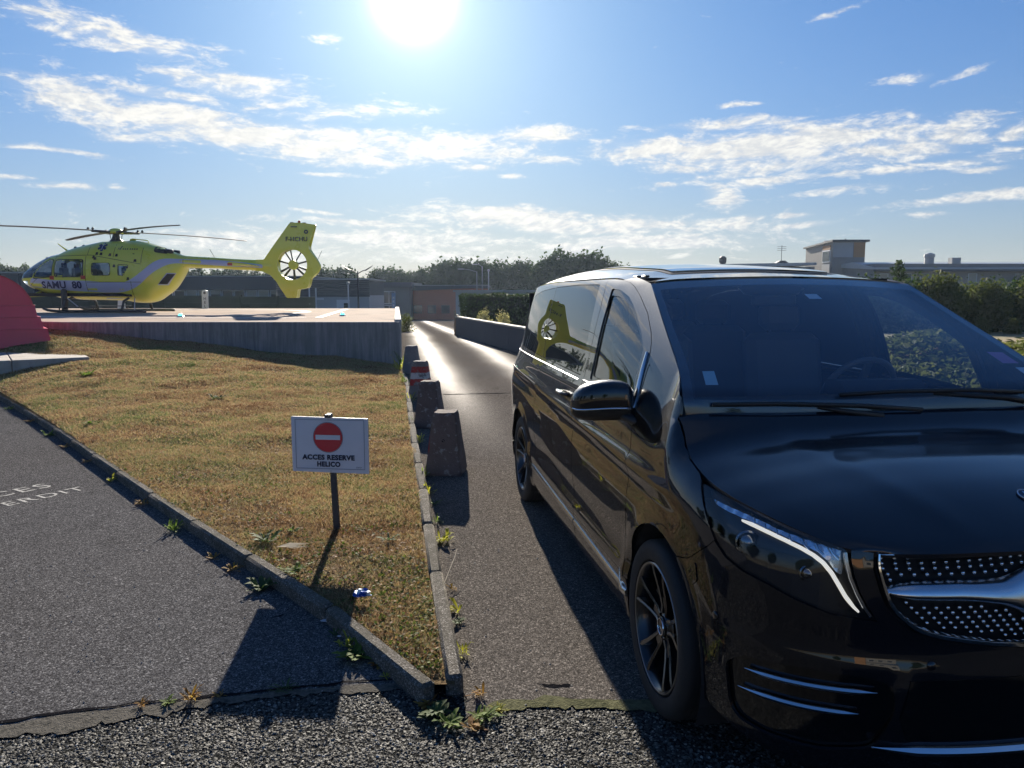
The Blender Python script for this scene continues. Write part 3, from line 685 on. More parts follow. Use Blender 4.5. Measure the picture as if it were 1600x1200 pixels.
# paint on the deck: an edge line and part of a ring
M_PAINT = mat('faded pad paint', build=varied((.62, .60, .56), .15, 9, .8, dirt=(.36, .32, .28), dscale=5))
bb = MB(); bb.box((-15, 3.0, PZ-.006), (24, .22, .004)); bb.box((-3.6, 9, PZ-.006), (.22, 11.5, .004), rz=.15); bb.build('pad_line', M_PAINT, pad)
ring = [(-9.5 + rr*cos(a), 9.0 + rr*sin(a), PZ-.0065) for a in np.linspace(0, 2*pi, 61)[:-1] for rr in (4.6, 4.9)]
mesh_obj('pad_ring', ring, [(2*i, 2*i+1, (2*i+3) % 120, (2*i+2) % 120) for i in range(60)], M_PAINT, pad)
# flush edge lights
M_LENS = mat('green lamp lens', (.02, .35, .25), .15, emis=(.1, .9, .6), emis_s=1.6); M_ALU = mat('aluminium', (.55, .56, .58), .35, 1.0)
M_DKMET = mat('dark painted metal', build=varied((.035, .038, .042), .2, 6, .45)); M_GREYMET = mat('galvanised steel', build=varied((.33, .34, .35), .12, 8, .45))
lab = ['green pad edge light below the nose of the helicopter', 'green pad edge light on the deck under the tail boom', 'pale pad edge light nearest the right end of the helipad']
for i, (x, y) in enumerate([(-14.0, 21.3), (-9.4, 21.4), (-5.05, 22.5)]):
    r = empty('pad_light', (x, y, PZ-.012), 0, lab[i], 'light', 'lights along the edge of the helipad')
    MB().lathe([(.10, 0), (.10, .02), (.07, .045)], n=14).build('lamp_base', M_ALU, r, ang=.6); MB().lathe([(.06, .045), (.055, .08), (.03, .10), (0.001, .105)], n=14).build('lens', M_LENS, r, True)

# ------------------------------------------------------------------ foliage
def b_leaf(c1, c2, c3=None, trans=.35):
    def f(t, b):
        g = t.new('ShaderNodeAttribute'); g.attribute_name = 'tint'
        oi = t.new('ShaderNodeObjectInfo').outputs['Random']
        c = t.mix(g.outputs['Fac'], c1, c2); c = t.mix(t.m('MULTIPLY', oi, .3), c, c3 or c2)
        t.put(b.inputs['Base Color'], c); b.inputs['Roughness'].default_value = .7; b.inputs['Specular IOR Level'].default_value = .08
        tl = t.new('ShaderNodeBsdfTranslucent'); t.put(tl.inputs['Color'], t.mix(.5, c, t.mix(1., c, (1.6, 1.7, .7), 'MULTIPLY')))
        ms = t.new('ShaderNodeMixShader', i_Fac=trans); t.l.new(b.outputs[0], ms.inputs[1]); t.l.new(tl.outputs[0], ms.inputs[2])
        t.l.new(ms.outputs[0], t.n['Material Output'].inputs['Surface'])
    return f
M_TREE = mat('tree leaves', build=b_leaf((.020, .046, .020), (.070, .105, .034), (.04, .065, .02), .22))
M_BUSH = mat('bush leaves', build=b_leaf((.050, .075, .025), (.140, .150, .050), (.09, .10, .03), .35))
M_HEDGE = mat('hedge leaves', build=b_leaf((.028, .055, .022), (.055, .085, .030), None, .2))
M_COVER = mat('ground cover leaves', build=b_leaf((.060, .090, .034), (.20, .20, .085), None, .3))
M_STRAW = mat('straw grass', build=b_leaf((.16, .13, .05), (.30, .24, .10), None, .4))
M_BARK = mat('bark', build=varied((.075, .058, .042), .3, 8, .9, .8, 30))
def leaf_cloud(P, N, size, r, elong=1.6, tint=None, droop=.0):
    """one folded quad (two triangles) per point"""
    n = len(P); a = r.normal(size=(n, 3)); a -= (a*N).sum(1)[:, None]*N; a /= np.linalg.norm(a, axis=1)[:, None]+1e-9; b = np.cross(N, a)
    s = size*(.6+.8*r.rand(n))[:, None]; L_ = a*s*elong*.5; Wd_ = b*s*.5
    V = np.stack([P-L_, P+Wd_*.9+N*s*.12, P+L_, P-Wd_*.9+N*s*.12], 1).reshape(-1, 3)
    i = np.arange(n)*4; F = np.concatenate([np.stack([i, i+1, i+2], 1), np.stack([i, i+2, i+3], 1)])
    tt = (r.rand(n) if tint is None else tint); return V, F, np.repeat(np.clip(tt, 0, 1), 4)
def crown_mesh(name, blobs, nleaf, size, m, seed, fill=.35):
    """leaves spread through overlapping uneven lobes, most of them near the outside"""
    r = np.random.RandomState(seed); B = np.array(blobs); w = B[:, 3]*B[:, 4]; w = w/w.sum(); k = r.choice(len(B), nleaf, p=w)
    d = r.normal(size=(nleaf, 3)); d /= np.linalg.norm(d, axis=1)[:, None]
    rad = (1-fill*r.rand(nleaf)**1.5)*(1+.16*np.sin(d[:, 0]*7+k)*np.cos(d[:, 1]*6+k*2)+.10*np.sin(d[:, 2]*11+k*3))
    P = B[k, :3] + d*rad[:, None]*B[k][:, [3, 3, 4]]
    N = d*.6 + r.normal(size=(nleaf, 3))*.55; N /= np.linalg.norm(N, axis=1)[:, None]
    clump = .5+.5*np.sin(P[:, 0]*2.3/size*.12+k)*np.cos(P[:, 2]*2.9/size*.12)
    return leaf_cloud(P, N, size, r, 1.5, .35*r.rand(nleaf)+.5*clump)
def tree_proto(name, h, w, seed, nleaf, size, leafm, label, cat='tree', shape='round', trunk=True, twigs=14):
    r = np.random.RandomState(seed); root = empty(name, (0, 0, 0), 0, label, cat)
    blobs = []
    z0 = .28*h if shape == 'round' else (.06*h if shape == 'bush' else .12*h)
    nb = {'round': 13, 'poplar': 11, 'bush': 10}[shape]
    for i in range(nb):
        f = i/(nb-1); z = z0 + (h*.92-z0)*f
        env = {'round': sin(pi*(.12+.80*f))**.7, 'poplar': (sin(pi*(.15+.75*f)))**.5*.62, 'bush': (1-f)**.45+.08}[shape]
        a = r.rand()*2*pi; rr = w*.5*env; br = w*.24*(.75+.5*r.rand())*(1 if shape != 'poplar' else .8)
        blobs.append((cos(a)*max(0, rr-br)*(.4+.7*r.rand()), sin(a)*max(0, rr-br)*(.4+.7*r.rand()), z, br, br*(.85+.5*r.rand())))
        if shape == 'round' or shape == 'bush':
            a += pi*(.7+.5*r.rand()); blobs.append((cos(a)*max(0, rr-br), sin(a)*max(0, rr-br), z-br*.2, br*.9, br*.8))
    V, F, T_ = crown_mesh('crown', blobs, nleaf, size, leafm, seed+1)
    # loose sprays that break the outline
    P = []
    for i in range(twigs*3):
        b = blobs[r.randint(len(blobs))]; d = r.normal(size=3); d[2] = abs(d[2])*.9+.2; d /= np.linalg.norm(d)
        for q in range(9): P.append(np.array(b[:3]) + d*np.array([b[3], b[3], b[4]])*(.9+.09*q*(.5+r.rand()*.7)) + r.normal(size=3)*size*.3)
    P = np.array(P); N = r.normal(size=P.shape); N /= np.linalg.norm(N, axis=1)[:, None]; V2, F2, T2 = leaf_cloud(P, N, size*.85, r, 1.7)
    np_mesh('crown', np.vstack([V, V2]), np.vstack([F, F2+len(V)]), leafm, root, False, None, np.concatenate([T_, T2]))
    b = MB(); th = h*.022+.02
    b.tube([(0, 0, -.3), (.01*h, 0, h*.25), (-.01*h, .01*h, h*.55), (0, 0, h*.85)], [th*1.3, th, th*.6, th*.15], 7)
    for bl in blobs[::2]: b.tube([(0, 0, max(.1*h, bl[2]*.55)), (bl[0]*.5, bl[1]*.5, bl[2]*.85), (bl[0], bl[1], bl[2])], [th*.45, th*.3, th*.08], 5)
    b.build('trunk', M_BARK, root, True); return root
def place(proto, x, y, z, s, rz, label, group=None, used={}, sz=None):
    if proto.name in used: o = copy_tree(proto)
    else: o = proto; used[proto.name] = 1
    o.location = (x, y, z); o.rotation_euler = (0, 0, rz); o.scale = (s, s, sz or s); o['label'] = label
    if group: o['group'] = group
    return o
T_A = tree_proto('tree', 7.5, 6.0, 11, 2600, .34, M_TREE, 'x'); T_B = tree_proto('tree', 7.8, 5.2, 12, 2400, .32, M_TREE, 'x', shape='round')
T_C = tree_proto('poplar_tree', 8.2, 4.2, 13, 2000, .30, M_TREE, 'x', shape='poplar'); T_D = tree_proto('tree', 7.2, 7.0, 14, 3000, .36, M_TREE, 'x')
SP = {'c': T_C, 'a': T_A, 'b': T_B, 'd': T_D}
far = [  # px of the trunk (as azimuth tangent), distance, height, kind, label
(-0.679, 105, 6.43, 'a', 'small tree at the far left above the dark shed', 'trees in the far row'),
(-0.66, 105, 6.26, 'c', 'thin tree above the dark shed, between two rounder ones', 'trees in the far row'),
(-0.642, 105, 6.18, 'b', 'small tree just left of the nose of the helicopter', 'trees in the far row'),
(-0.708, 105, 6.59, 'd', 'tree outside the left edge of the photo', 'trees in the far row'),
(-0.442, 112, 5.56, 'a', 'first tree from the left seen under the tail boom of the helicopter', 'trees in the far row under the boom'),
(-0.429, 112, 5.47, 'b', 'second tree from the left seen under the tail boom of the helicopter', 'trees in the far row under the boom'),
(-0.416, 112, 5.91, 'd', 'third tree from the left seen under the tail boom of the helicopter', 'trees in the far row under the boom'),
(-0.403, 112, 5.29, 'c', 'fourth tree from the left seen under the tail boom of the helicopter', 'trees in the far row under the boom'),
(-0.39, 112, 5.64, 'a', 'fifth tree from the left seen under the tail boom of the helicopter', 'trees in the far row under the boom'),
(-0.377, 112, 5.91, 'b', 'sixth tree from the left seen under the tail boom of the helicopter', 'trees in the far row under the boom'),
(-0.364, 112, 5.73, 'd', 'seventh tree from the left seen under the tail boom of the helicopter', 'trees in the far row under the boom'),
(-0.352, 112, 5.82, 'c', 'eighth tree from the left seen under the tail boom of the helicopter', 'trees in the far row under the boom'),
(-0.339, 112, 5.47, 'a', 'ninth tree from the left seen under the tail boom of the helicopter', 'trees in the far row under the boom'),
(-0.326, 112, 5.29, 'b', 'tenth tree from the left seen under the tail boom of the helicopter', 'trees in the far row under the boom'),
(-0.313, 112, 5.64, 'd', 'eleventh tree from the left seen under the tail boom of the helicopter', 'trees in the far row under the boom'),
(-0.253, 108, 5.78, 'a', 'first tree from the left between the tail fin and the tall row', 'trees right of the tail fin'),
(-0.24, 108, 5.95, 'b', 'second tree from the left between the tail fin and the tall row', 'trees right of the tail fin'),
(-0.226, 108, 6.21, 'c', 'third tree from the left between the tail fin and the tall row', 'trees right of the tail fin'),
(-0.213, 108, 5.52, 'd', 'fourth tree from the left between the tail fin and the tall row', 'trees right of the tail fin'),
(-0.194, 108, 4.32, 'a', 'fifth tree from the left between the tail fin and the tall row', 'trees right of the tail fin'),
(-0.18, 108, 5.78, 'b', 'sixth tree from the left between the tail fin and the tall row', 'trees right of the tail fin'),
(-0.172, 108, 6.03, 'c', 'seventh tree from the left between the tail fin and the tall row', 'trees right of the tail fin'),
(-0.16, 108, 5.52, 'd', 'eighth tree from the left between the tail fin and the tall row', 'trees right of the tail fin'),
(-0.149, 108, 5.52, 'a', 'ninth tree from the left between the tail fin and the tall row', 'trees right of the tail fin'),
(-0.135, 108, 5.35, 'b', 'tenth tree from the left between the tail fin and the tall row', 'trees right of the tail fin'),
(-0.123, 108, 5.86, 'c', 'eleventh tree from the left between the tail fin and the tall row', 'trees right of the tail fin'),
(-0.113, 108, 5.52, 'd', 'twelfth tree from the left between the tail fin and the tall row', 'trees right of the tail fin'),
(-0.101, 104, 6.47, 'c', 'first tree from the left in the tall row behind the red brick building', 'tall trees behind the brick building'),
(-0.087, 104, 6.55, 'a', 'second tree from the left in the tall row behind the red brick building', 'tall trees behind the brick building'),
(-0.075, 104, 6.72, 'b', 'third tree from the left in the tall row behind the red brick building', 'tall trees behind the brick building'),
(-0.065, 104, 6.39, 'd', 'fourth tree from the left in the tall row behind the red brick building', 'tall trees behind the brick building'),
(-0.054, 104, 6.72, 'c', 'fifth tree from the left in the tall row behind the red brick building', 'tall trees behind the brick building'),
(-0.041, 104, 6.55, 'a', 'sixth tree from the left in the tall row behind the red brick building', 'tall trees behind the brick building'),
(-0.029, 104, 6.22, 'b', 'seventh tree from the left in the tall row behind the red brick building', 'tall trees behind the brick building'),
(-0.017, 104, 6.22, 'd', 'eighth tree from the left in the tall row behind the red brick building', 'tall trees behind the brick building'),
(-0.004, 104, 6.3, 'c', 'ninth tree from the left in the tall row behind the red brick building', 'tall trees behind the brick building'),
(0.01, 104, 6.47, 'a', 'tenth tree from the left in the tall row behind the red brick building', 'tall trees behind the brick building'),
(0.024, 104, 6.55, 'b', 'eleventh tree from the left in the tall row behind the red brick building', 'tall trees behind the brick building'),
(0.039, 98, 6.46, 'b', 'first tree from the left in the dense group above the rear of the van', 'dense trees above the rear of the van'),
(0.051, 98, 6.77, 'a', 'second tree from the left in the dense group above the rear of the van', 'dense trees above the rear of the van'),
(0.064, 98, 7.08, 'd', 'third tree from the left in the dense group above the rear of the van', 'dense trees above the rear of the van'),
(0.075, 98, 7.23, 'b', 'fourth tree from the left in the dense group above the rear of the van', 'dense trees above the rear of the van'),
(0.087, 98, 7.15, 'b', 'fifth tree from the left in the dense group above the rear of the van', 'dense trees above the rear of the van'),
(0.099, 98, 7.0, 'a', 'sixth tree from the left in the dense group above the rear of the van', 'dense trees above the rear of the van'),
(0.111, 98, 6.92, 'd', 'seventh tree from the left in the dense group above the rear of the van', 'dense trees above the rear of the van'),
(0.123, 98, 6.69, 'b', 'eighth tree from the left in the dense group above the rear of the van', 'dense trees above the rear of the van'),
(0.133, 98, 6.15, 'b', 'ninth tree from the left in the dense group above the rear of the van', 'dense trees above the rear of the van'),
(0.144, 98, 5.68, 'a', 'tenth tree from the left in the dense group above the rear of the van', 'dense trees above the rear of the van'),

]
for i, (tx, y, h_, kd, lb, gr) in enumerate(far):
    base = {'a': 7.5, 'b': 7.8, 'c': 8.2, 'd': 7.2}[kd]
    place(SP[kd], tx*y, y, float(terr(0, y)), h_/base, i*1.7, lb, gr, sz=h_/base)

# ------------------------------------------------------------------ far buildings
M_DARKROOF = mat('dark fascia sheet', build=varied((.040, .055, .070), .12, .5, .6)); M_CLAD = mat('grey louvre cladding', build=varied((.085, .100, .115), .1, .6, .5))
M_BRICKR = mat('red brick', build=lambda t, b: (lambda co: (t.put(b.inputs['Base Color'], (lambda br: (br.inputs['Scale'].__setattr__('default_value', 6.0), t.put(br.inputs['Vector'], co), br.outputs['Color'])[2])(t.new('ShaderNodeTexBrick', i_Color1=(.50, .17, .10), i_Color2=(.42, .13, .085), i_Mortar=(.32, .19, .14)))), b.inputs['Roughness'].__setattr__('default_value', .9)))(t.new('ShaderNodeMapping', i_0=t.new('ShaderNodeTexCoord').outputs['Object'], i_Rotation=(pi/2, 0, 0)).outputs[0]))
M_PALEW = mat('pale render', build=varied((.34, .36, .38), .08, 1.0, .85)); M_WHITE = mat('white frames', build=varied((.58, .60, .62), .06, 3, .5))
M_PANE = mat('window pane', (.03, .045, .06), .06, 0, .5); M_CURT = mat('pale blind', (.36, .34, .28), .8); M_ROOFL = mat('standing seam roof', build=varied((.42, .44, .46), .08, .8, .35))
M_GREYW = mat('weathered grey render', build=varied((.24, .235, .225), .1, .6, .9)); M_ORANGE = mat('ochre wall panel', build=varied((.36, .20, .10), .1, 1.2, .85)); M_BLUE = mat('blue sign sheet', build=varied((.14, .24, .36), .1, 2, .5))
M_FENCE = mat('green windbreak boards', build=varied((.022, .045, .040), .15, 1.2, .7))
def window(parent, x, y, z, w, h, depth=.06, blind=0, face=-1, mull=0, fm=None):
    fr = MB(); t_ = .06
    fr.box((x, y, z+h/2-t_/2), (w, depth, t_)).box((x, y, z-h/2+t_/2), (w, depth, t_)).box((x-w/2+t_/2, y, z), (t_, depth, h-2*t_)).box((x+w/2-t_/2, y, z), (t_, depth, h-2*t_))
    for q in range(mull): fr.box((x-w/2+w*(q+1)/(mull+1), y, z), (t_*.8, depth*.9, h-2*t_))
    f = fr.build('window', fm or M_WHITE, parent); MB().box((x, y+.01, z), (w-2*t_+.01, .02, h-2*t_+.01)).build('pane', M_PANE, f)
    if blind: MB().box((x, y+.004, z+h/2-t_-h*blind/2), (w-2*t_, .012, h*blind)).build('blind', M_CURT, f)
    return f
# long low building behind the helicopter
b1 = empty('low_building', (-29.2, 58.0, -.56), 0, 'long low dark building with a strip of windows behind the helicopter', 'building')
MB().box((0, 4, 1.15), (27.2, 8, 2.3)).build('wall', M_CLAD, b1)
MB().box((0, 3.9, 3.02), (27.6, 8.6, 1.0)).build('roof_fascia', M_DARKROOF, b1); MB().box((0, 3.9, 3.55), (27.7, 8.7, .05)).build('roof_trim', M_GREYMET, b1)
bp_ = random.Random(4)
for i in range(19):
    window(b1, -3.6 + i*.92, -.04, 2.08, .84, .82, blind=bp_.choice([0, 0, .3, .55, .9]))
MB().box((13.62, -.06, 2.05), (.25, .2, 1.0)).build('end_post', M_WHITE, b1)
# louvred block
b2 = empty('louvred_building', (-12.95, 52, -.44), 0, 'square building with dark horizontal cladding above a pale ground floor', 'building')
MB().box((0, 3, 1.0), (6.3, 6, 2.0)).build('wall', M_PALEW, b2)
for i in range(9): MB().box((0, -.05, 1.98+i*.128), (6.4, .10, .112), rx=.25).build('cladding_board', M_CLAD, b2)
MB().box((0, 3.05, 2.5), (6.3, 5.9, 1.0)).build('upper_wall', M_DARKROOF, b2); MB().box((0, 2.95, 3.10), (6.6, 6.4, .10)).build('roof_trim', M_GREYMET, b2)
dr = MB().box((1.35, -.02, .95), (.9, .06, 1.5)).build('door', M_WHITE, b2); MB().box((1.55, -.06, 1.3), (.3, .02, .35)).build('door_pane', M_PANE, dr)
MB().box((-1.8, -.03, 1.0), (2.6, .08, 1.35)).build('garage_door', M_DARKROOF, b2); MB().box((-1.8, -.05, 1.76), (3.6, .1, .12)).build('lintel', M_WHITE, b2)
MB().box((-.45, -.25, 1.2), (.08, .08, 2.6)).build('downpipe', M_WHITE, b2)
# glazed entrance wing and red brick wing
b3 = empty('entrance_building', (-12.6, 73, -.86), 0, 'glazed entrance wing with an upright blue sign left of the red brick wall', 'building')
MB().box((0, 4, 1.6), (5.6, 8, 3.2)).build('wall', M_CLAD, b3)
for i in range(3):
    for j in range(2): window(b3, -1.95+i*1.35, -.05, .8+j*1.35, 1.2, 1.2, mull=1)
MB().box((0, 3.9, 3.35), (6.0, 8.6, .5)).build('roof_fascia', M_DARKROOF, b3)
sg = MB().box((1.25, -.45, 1.35), (.36, .12, 2.5), bev=.02).build('upright_sign', M_BLUE, b3)
for i in range(5): MB().box((1.25, -.52, .7+i*.36), (.16, .01, .2)).build('sign_mark', M_WHITE, sg)
b4 = empty('brick_building', (-6.45, 75, -.93), 0, 'single storey red brick building closing the end of the road', 'building')
MB().box((0, 5, 1.55), (7.6, 10, 3.1)).build('wall', M_BRICKR, b4)
MB().prism([(-9.6, 3.38), (4.0, 3.38), (4.0, 3.20), (-3.8, 2.86), (-9.6, 2.86)], -.45, 9.5).build('roof_fascia', M_DARKROOF, b4)
MB().box((-2.8, 4.5, 3.41), (13.7, 10.1, .06)).build('roof_trim', M_GREYMET, b4)
for x in (-2.9, -1.5, -.15): window(b4, x, -.05, 1.05, .82, .80, fm=M_DARKROOF)
# the far-left dark shed
b5 = empty('dark_shed', (-39.5, 50, -.4), 0, 'dark flat roofed shed beyond the red shelter on the far left', 'building')
MB().box((0, 4, 1.7), (15.8, 8, 3.4)).build('wall', M_DARKROOF, b5); MB().box((0, 4, 3.46), (16.0, 8.2, .10)).build('roof_trim', M_GREYMET, b5)
for i in range(8): MB().box((-7+i*2., -.02, 1.7), (.06, .06, 3.4)).build('seam_strip', M_CLAD, b5)

# windbreak fence behind the pad: posts and boards
fn = empty('windbreak_fence', (-40, 36.2, -.12), 0, 'long dark green board fence along the back of the helipad', 'fence')
X0_, X1_ = 0, 30.6
bx_ = np.linspace(X0_, X1_, 18)
for i in range(len(bx_)-1):
    top = 1.84 - .22*max(0, (i-8)/9)
    for j in range(5):
        hh = top/5; MB().box(((bx_[i]+bx_[i+1])/2, 0, hh*(j+.5)), (bx_[1]-bx_[0]-.03, .03, hh-.012)).build('board', M_FENCE, fn)
    MB().box((bx_[i], .06, top/2+.02), (.08, .08, top+.1)).build('post', M_FENCE, fn)

# ------------------------------------------------------------------ low wall on the right of the road, with hand rail and end post
M_LOWW = mat('dark rendered wall', build=varied((.075, .080, .092), .18, 2.5, .9, .4, 30))
lw = empty('low_wall', (0, 0, 0), 0, 'low dark wall with a pale coping on the right of the road', 'wall')
A_, B_ = Vector((-2.25, 31.2, 0)), Vector((1.3, 17.5, 0)); d_ = (B_-A_); L_w = d_.length; aw = math.atan2(d_.y, d_.x)
n_ = 8
for i in range(n_):
    c_ = A_ + d_*((i+.5)/n_)
    o = MB().box((0, 0, .33), (L_w/n_-.012, .16, .74)).build('wall_block', M_LOWW, lw); o.location = c_; o.rotation_euler = (0, 0, aw)
    o = MB().box((0, 0, .735), (L_w/n_-.01, .24, .055), bev=.01).build('coping_stone', M_SLAB, lw, ang=.6); o.location = c_; o.rotation_euler = (0, 0, aw)
gp = empty('fence_post', (-2.36, 31.3, 0), 0, 'rusty steel post with a slanting brace at the far end of the low wall', 'post')
M_RUST = mat('rusty steel', build=varied((.22, .15, .10), .3, 9, .7)); MB().tube([(0, 0, -.1), (0, 0, 1.0)], .045, 8).build('post', M_RUST, gp); MB().tube([(.02, -.02, .85), (.32, -1.0, .05)], .025, 6).build('brace', M_RUST, gp); MB().box((.1, -.3, .8), (.05, .8, .05), rz=.25).build('bracket', M_RUST, gp)

# clipped hedge box and two pale shrubs behind the wall
def hedge_box(name, cx, cy, w, d, h, z, n, size, label, seed, m=M_HEDGE, rz=0, cat='hedge'):
    r = np.random.RandomState(seed); P = []; N = []
    areas = np.array([w*h, w*h, d*h, d*h, w*d]); k = r.choice(5, n, p=areas/areas.sum()); u, v = r.rand(n)-.5, r.rand(n)
    P = np.zeros((n, 3)); N = np.zeros((n, 3))
    for f, (nx, ny, nz) in enumerate(((0, -1, 0), (0, 1, 0), (-1, 0, 0), (1, 0, 0), (0, 0, 1))):
        q = k == f; N[q] = (nx, ny, nz)
        P[q, 0] = u[q]*w if nx == 0 else nx*w/2; P[q, 1] = (ny*d/2 if ny else (u[q]*d if nx else (r.rand(q.sum())-.5)*d)); P[q, 2] = v[q]*h if nz == 0 else h
    P += r.normal(size=P.shape)*size*.35 + N*(.05*np.sin(P[:, [0]]*3+P[:, [2]]*4)); N = N + r.normal(size=N.shape)*.5; N /= np.linalg.norm(N, axis=1)[:, None]
    V, F, T_ = leaf_cloud(P, N, size, r, 1.4); root = empty(name, (cx, cy, z), rz, label, cat)
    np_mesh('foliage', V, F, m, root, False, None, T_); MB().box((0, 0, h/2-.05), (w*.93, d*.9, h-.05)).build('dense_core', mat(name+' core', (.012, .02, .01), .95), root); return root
hedge_box('hedge', 1.25, 38.5, 7.6, 1.6, 1.85, -.25, 7000, .11, 'tall clipped dark hedge behind the low wall', 5)
b6 = empty('flat_roof_store', (1.0, 47, -.3), 0, 'grey flat roofed store seen just above the clipped hedge', 'building')
MB().box((0, 2, 1.05), (9, 4, 2.1)).build('wall', M_PALEW, b6); MB().box((0, 2, 2.14), (9.3, 4.3, .12)).build('roof', M_GREYMET, b6)
M_PALEB = mat('pale shrub leaves', build=b_leaf((.16, .16, .09), (.38, .34, .22), None, .5))
S_P = tree_proto('shrub', 1.0, 1.1, 31, 900, .055, M_PALEB, 'x', 'shrub', 'bush')
place(S_P, -1.25, 32.8, .05, .85, 0, 'pale grey shrub left of the two behind the low wall', 'pale shrubs behind the low wall')
place(S_P, -.35, 31.5, .10, .75, 2, 'straw coloured shrub right of the two behind the low wall', 'pale shrubs behind the low wall')
S_G = tree_proto('shrub', 1.1, 1.8, 33, 1800, .07, M_BUSH, 'x', 'shrub', 'bush')
place(S_G, -5.05, 36.0, -.15, .62, 1, 'green shrub at the far right corner of the helipad', None)
# ------------------------------------------------------------------ street lamps
def gull_lamp(x, y, z, h, label):
    r = empty('street_lamp', (x, y, z), 0, label, 'street lamp')
    MB().tube([(0, 0, 0), (0, 0, h*.9)], [.07, .045], 8).build('pole', M_DKMET, r)
    for s in (-1, 1):
        MB().tube([(0, 0, h*.86), (s*.3, 0, h*.905), (s*.55, 0, h*.925)], .03, 6).build('arm', M_DKMET, r)
        hb_ = MB(); hb_.add(*(lambda Pq: (Pq, [(0, 1, 2, 3), (7, 6, 5, 4), (0, 4, 5, 1), (1, 5, 6, 2), (2, 6, 7, 3), (3, 7, 4, 0)]))([(s*.5, -.1, h*.905), (s*.5, .1, h*.905), (s*.85, .12, h*.965), (s*.85, -.12, h*.965), (s*.5, -.1, h*.925), (s*.5, .1, h*.925), (s*1.0, .03, h*1.0), (s*1.0, -.03, h*1.0)]))
        hb_.build('lamp_head', M_DKMET, r)
    return r
gull_lamp(-9.85, 48.5, -.37, 3.85, 'dark street lamp with two upswept wing shaped heads above the louvred building')
def arm_lamp(x, y, z, h, side, label, L=1.0):
    r = empty('street_lamp', (x, y, z), 0, label, 'street lamp')
    MB().tube([(0, 0, 0), (0, 0, h)], [.06, .04], 7).build('pole', M_GREYMET, r); MB().tube([(0, 0, h-.02), (side*L*.6, 0, h+.15), (side*L, 0, h+.2)], .025, 6).build('arm', M_GREYMET, r)
    MB().box((side*(L+.25), 0, h+.2), (.5, .16, .08), bev=.02).build('lamp_head', M_GREYMET, r); return r
arm_lamp(-2.78, 60, -.6, 4.0, -1, 'pale street lamp with one arm in front of the red brick building')
arm_lamp(-2.9, 74, -.9, 5.2, -1, 'thin street lamp behind the clipped hedge against the trees', .5)
for x, y, h_, lb in ((-13.7, 51.2, 3.0, 'thin pale pole at the left of the louvred building'), (-11.0, 50.9, 2.7, 'thin pole with a round top by the louvred building'), (-2.1, 68, 4.4, 'thin pole with a round top beside the street lamp at the hedge')):
    r = empty('pole', (x, y, float(terr(0, y))), 0, lb, 'pole'); MB().tube([(0, 0, 0), (0, 0, h_)], .045, 7).build('shaft', M_WHITE, r); MB().lathe([(.02, h_-.02), (.11, h_+.03), (.11, h_+.15), (.02, h_+.2)], n=8).build('cap', M_GREYMET, r)
mk = empty('marker_board', (-13.75, 33.9, PZ-.3), 0, 'white rounded marker board with dark lettering at the back edge of the helipad', 'sign')
poly = rounded([(-.15, 0), (.13, 0), (.15, 1.10), (-.12, 1.12)], [.0, .0, .12, .12]); MB().prism(poly, -.03, .03).build('board', M_WHITE, mk)
M_INK = mat('dark lettering', (.02, .025, .05), .6)
for i in range(4):
    me = text_mesh('HELI'[i], .17, .004); me.materials.append(M_INK); o = bpy.data.objects.new('letter', me); link(o, mk); o.location = (0, -.034, .72-i*.17); o.rotation_euler = (pi/2, 0, 0)
b_ = MB(); b_.lathe([(.06, -.002), (.06, .002)], 'y', (0, -.034, .98), 14); b_.build('emblem', M_INK, mk)
mk2 = empty('marker_board', (-17.3, 33.5, PZ-.3), 0, 'pale trapezoid board standing behind the skids of the helicopter', 'sign')
MB().prism([(-.2, 0), (.18, 0), (.12, .85), (-.12, .85)], -.03, .03).build('board', M_WHITE, mk2)

# ------------------------------------------------------------------ buildings on the right
t_ = empty('tower_building', (38.6, 92, -.1), 0, 'grey tower block with a tilted roof and an ochre panel', 'building')
# plan: a left wing turned away and the main face
MB().prism([(0, 0), (8.4, 0), (8.4, 7.60), (0, 7.95)], .1, 4.0, 'x').build('wall', M_GREYW, t_)
MB().box((3.3, -.03, 7.0), (1.35, .06, 1.75)).build('ochre_panel', M_ORANGE, t_); MB().box((1.33, -.03, 7.0), (2.4, .05, 1.75)).build('upper_panel', M_PALEW, t_)
MB().prism([(-.4, 7.97), (8.7, 7.60), (8.7, 7.80), (-.4, 8.20)], -.15, 4.35, 'x').build('roof', M_DARKROOF, t_)
fr = MB().box((.06, 1.7, 6.3), (.10, 2.3, 1.5)).build('window', M_WHITE, t_); MB().box((.0, 1.7, 6.3), (.04, 2.0, 1.2)).build('pane', M_PANE, fr)
MB().box((.06, 1.7, 4.4), (.08, 2.3, 1.9)).build('panel', M_PALEW, t_); MB().box((.06, 1.7, 7.35), (.06, 2.3, .5)).build('panel', M_ORANGE, t_)
MB().box((.6, 3.2, 8.0), (.5, .5, .6)).build('chimney', M_GREYMET, t_); MB().box((2.0, 1, 8.25), (.12, .12, .30)).build('vent_pipe', M_DKMET, t_); MB().box((2.6, -.06, 4.0), (.6, .1, .9)).build('wall_box', M_PALEW, t_)
l_ = empty('long_building', (53.5, 84, -.25), 0, 'long grey building under a pale sloping metal roof behind the right hand trees', 'building')
MB().box((0, 5, 2.6), (27, 10, 5.2)).build('wall', M_GREYW, l_)
MB().prism([(-.5, 4.72), (5.2, 5.55), (10.6, 5.3), (10.6, 5.15), (-.5, 4.55)], -13.7, 16, 'x').build('roof', M_ROOFL, l_)
MB().box((0, -.55, 4.45), (27.6, .12, .24)).build('gutter', M_DARKROOF, l_)
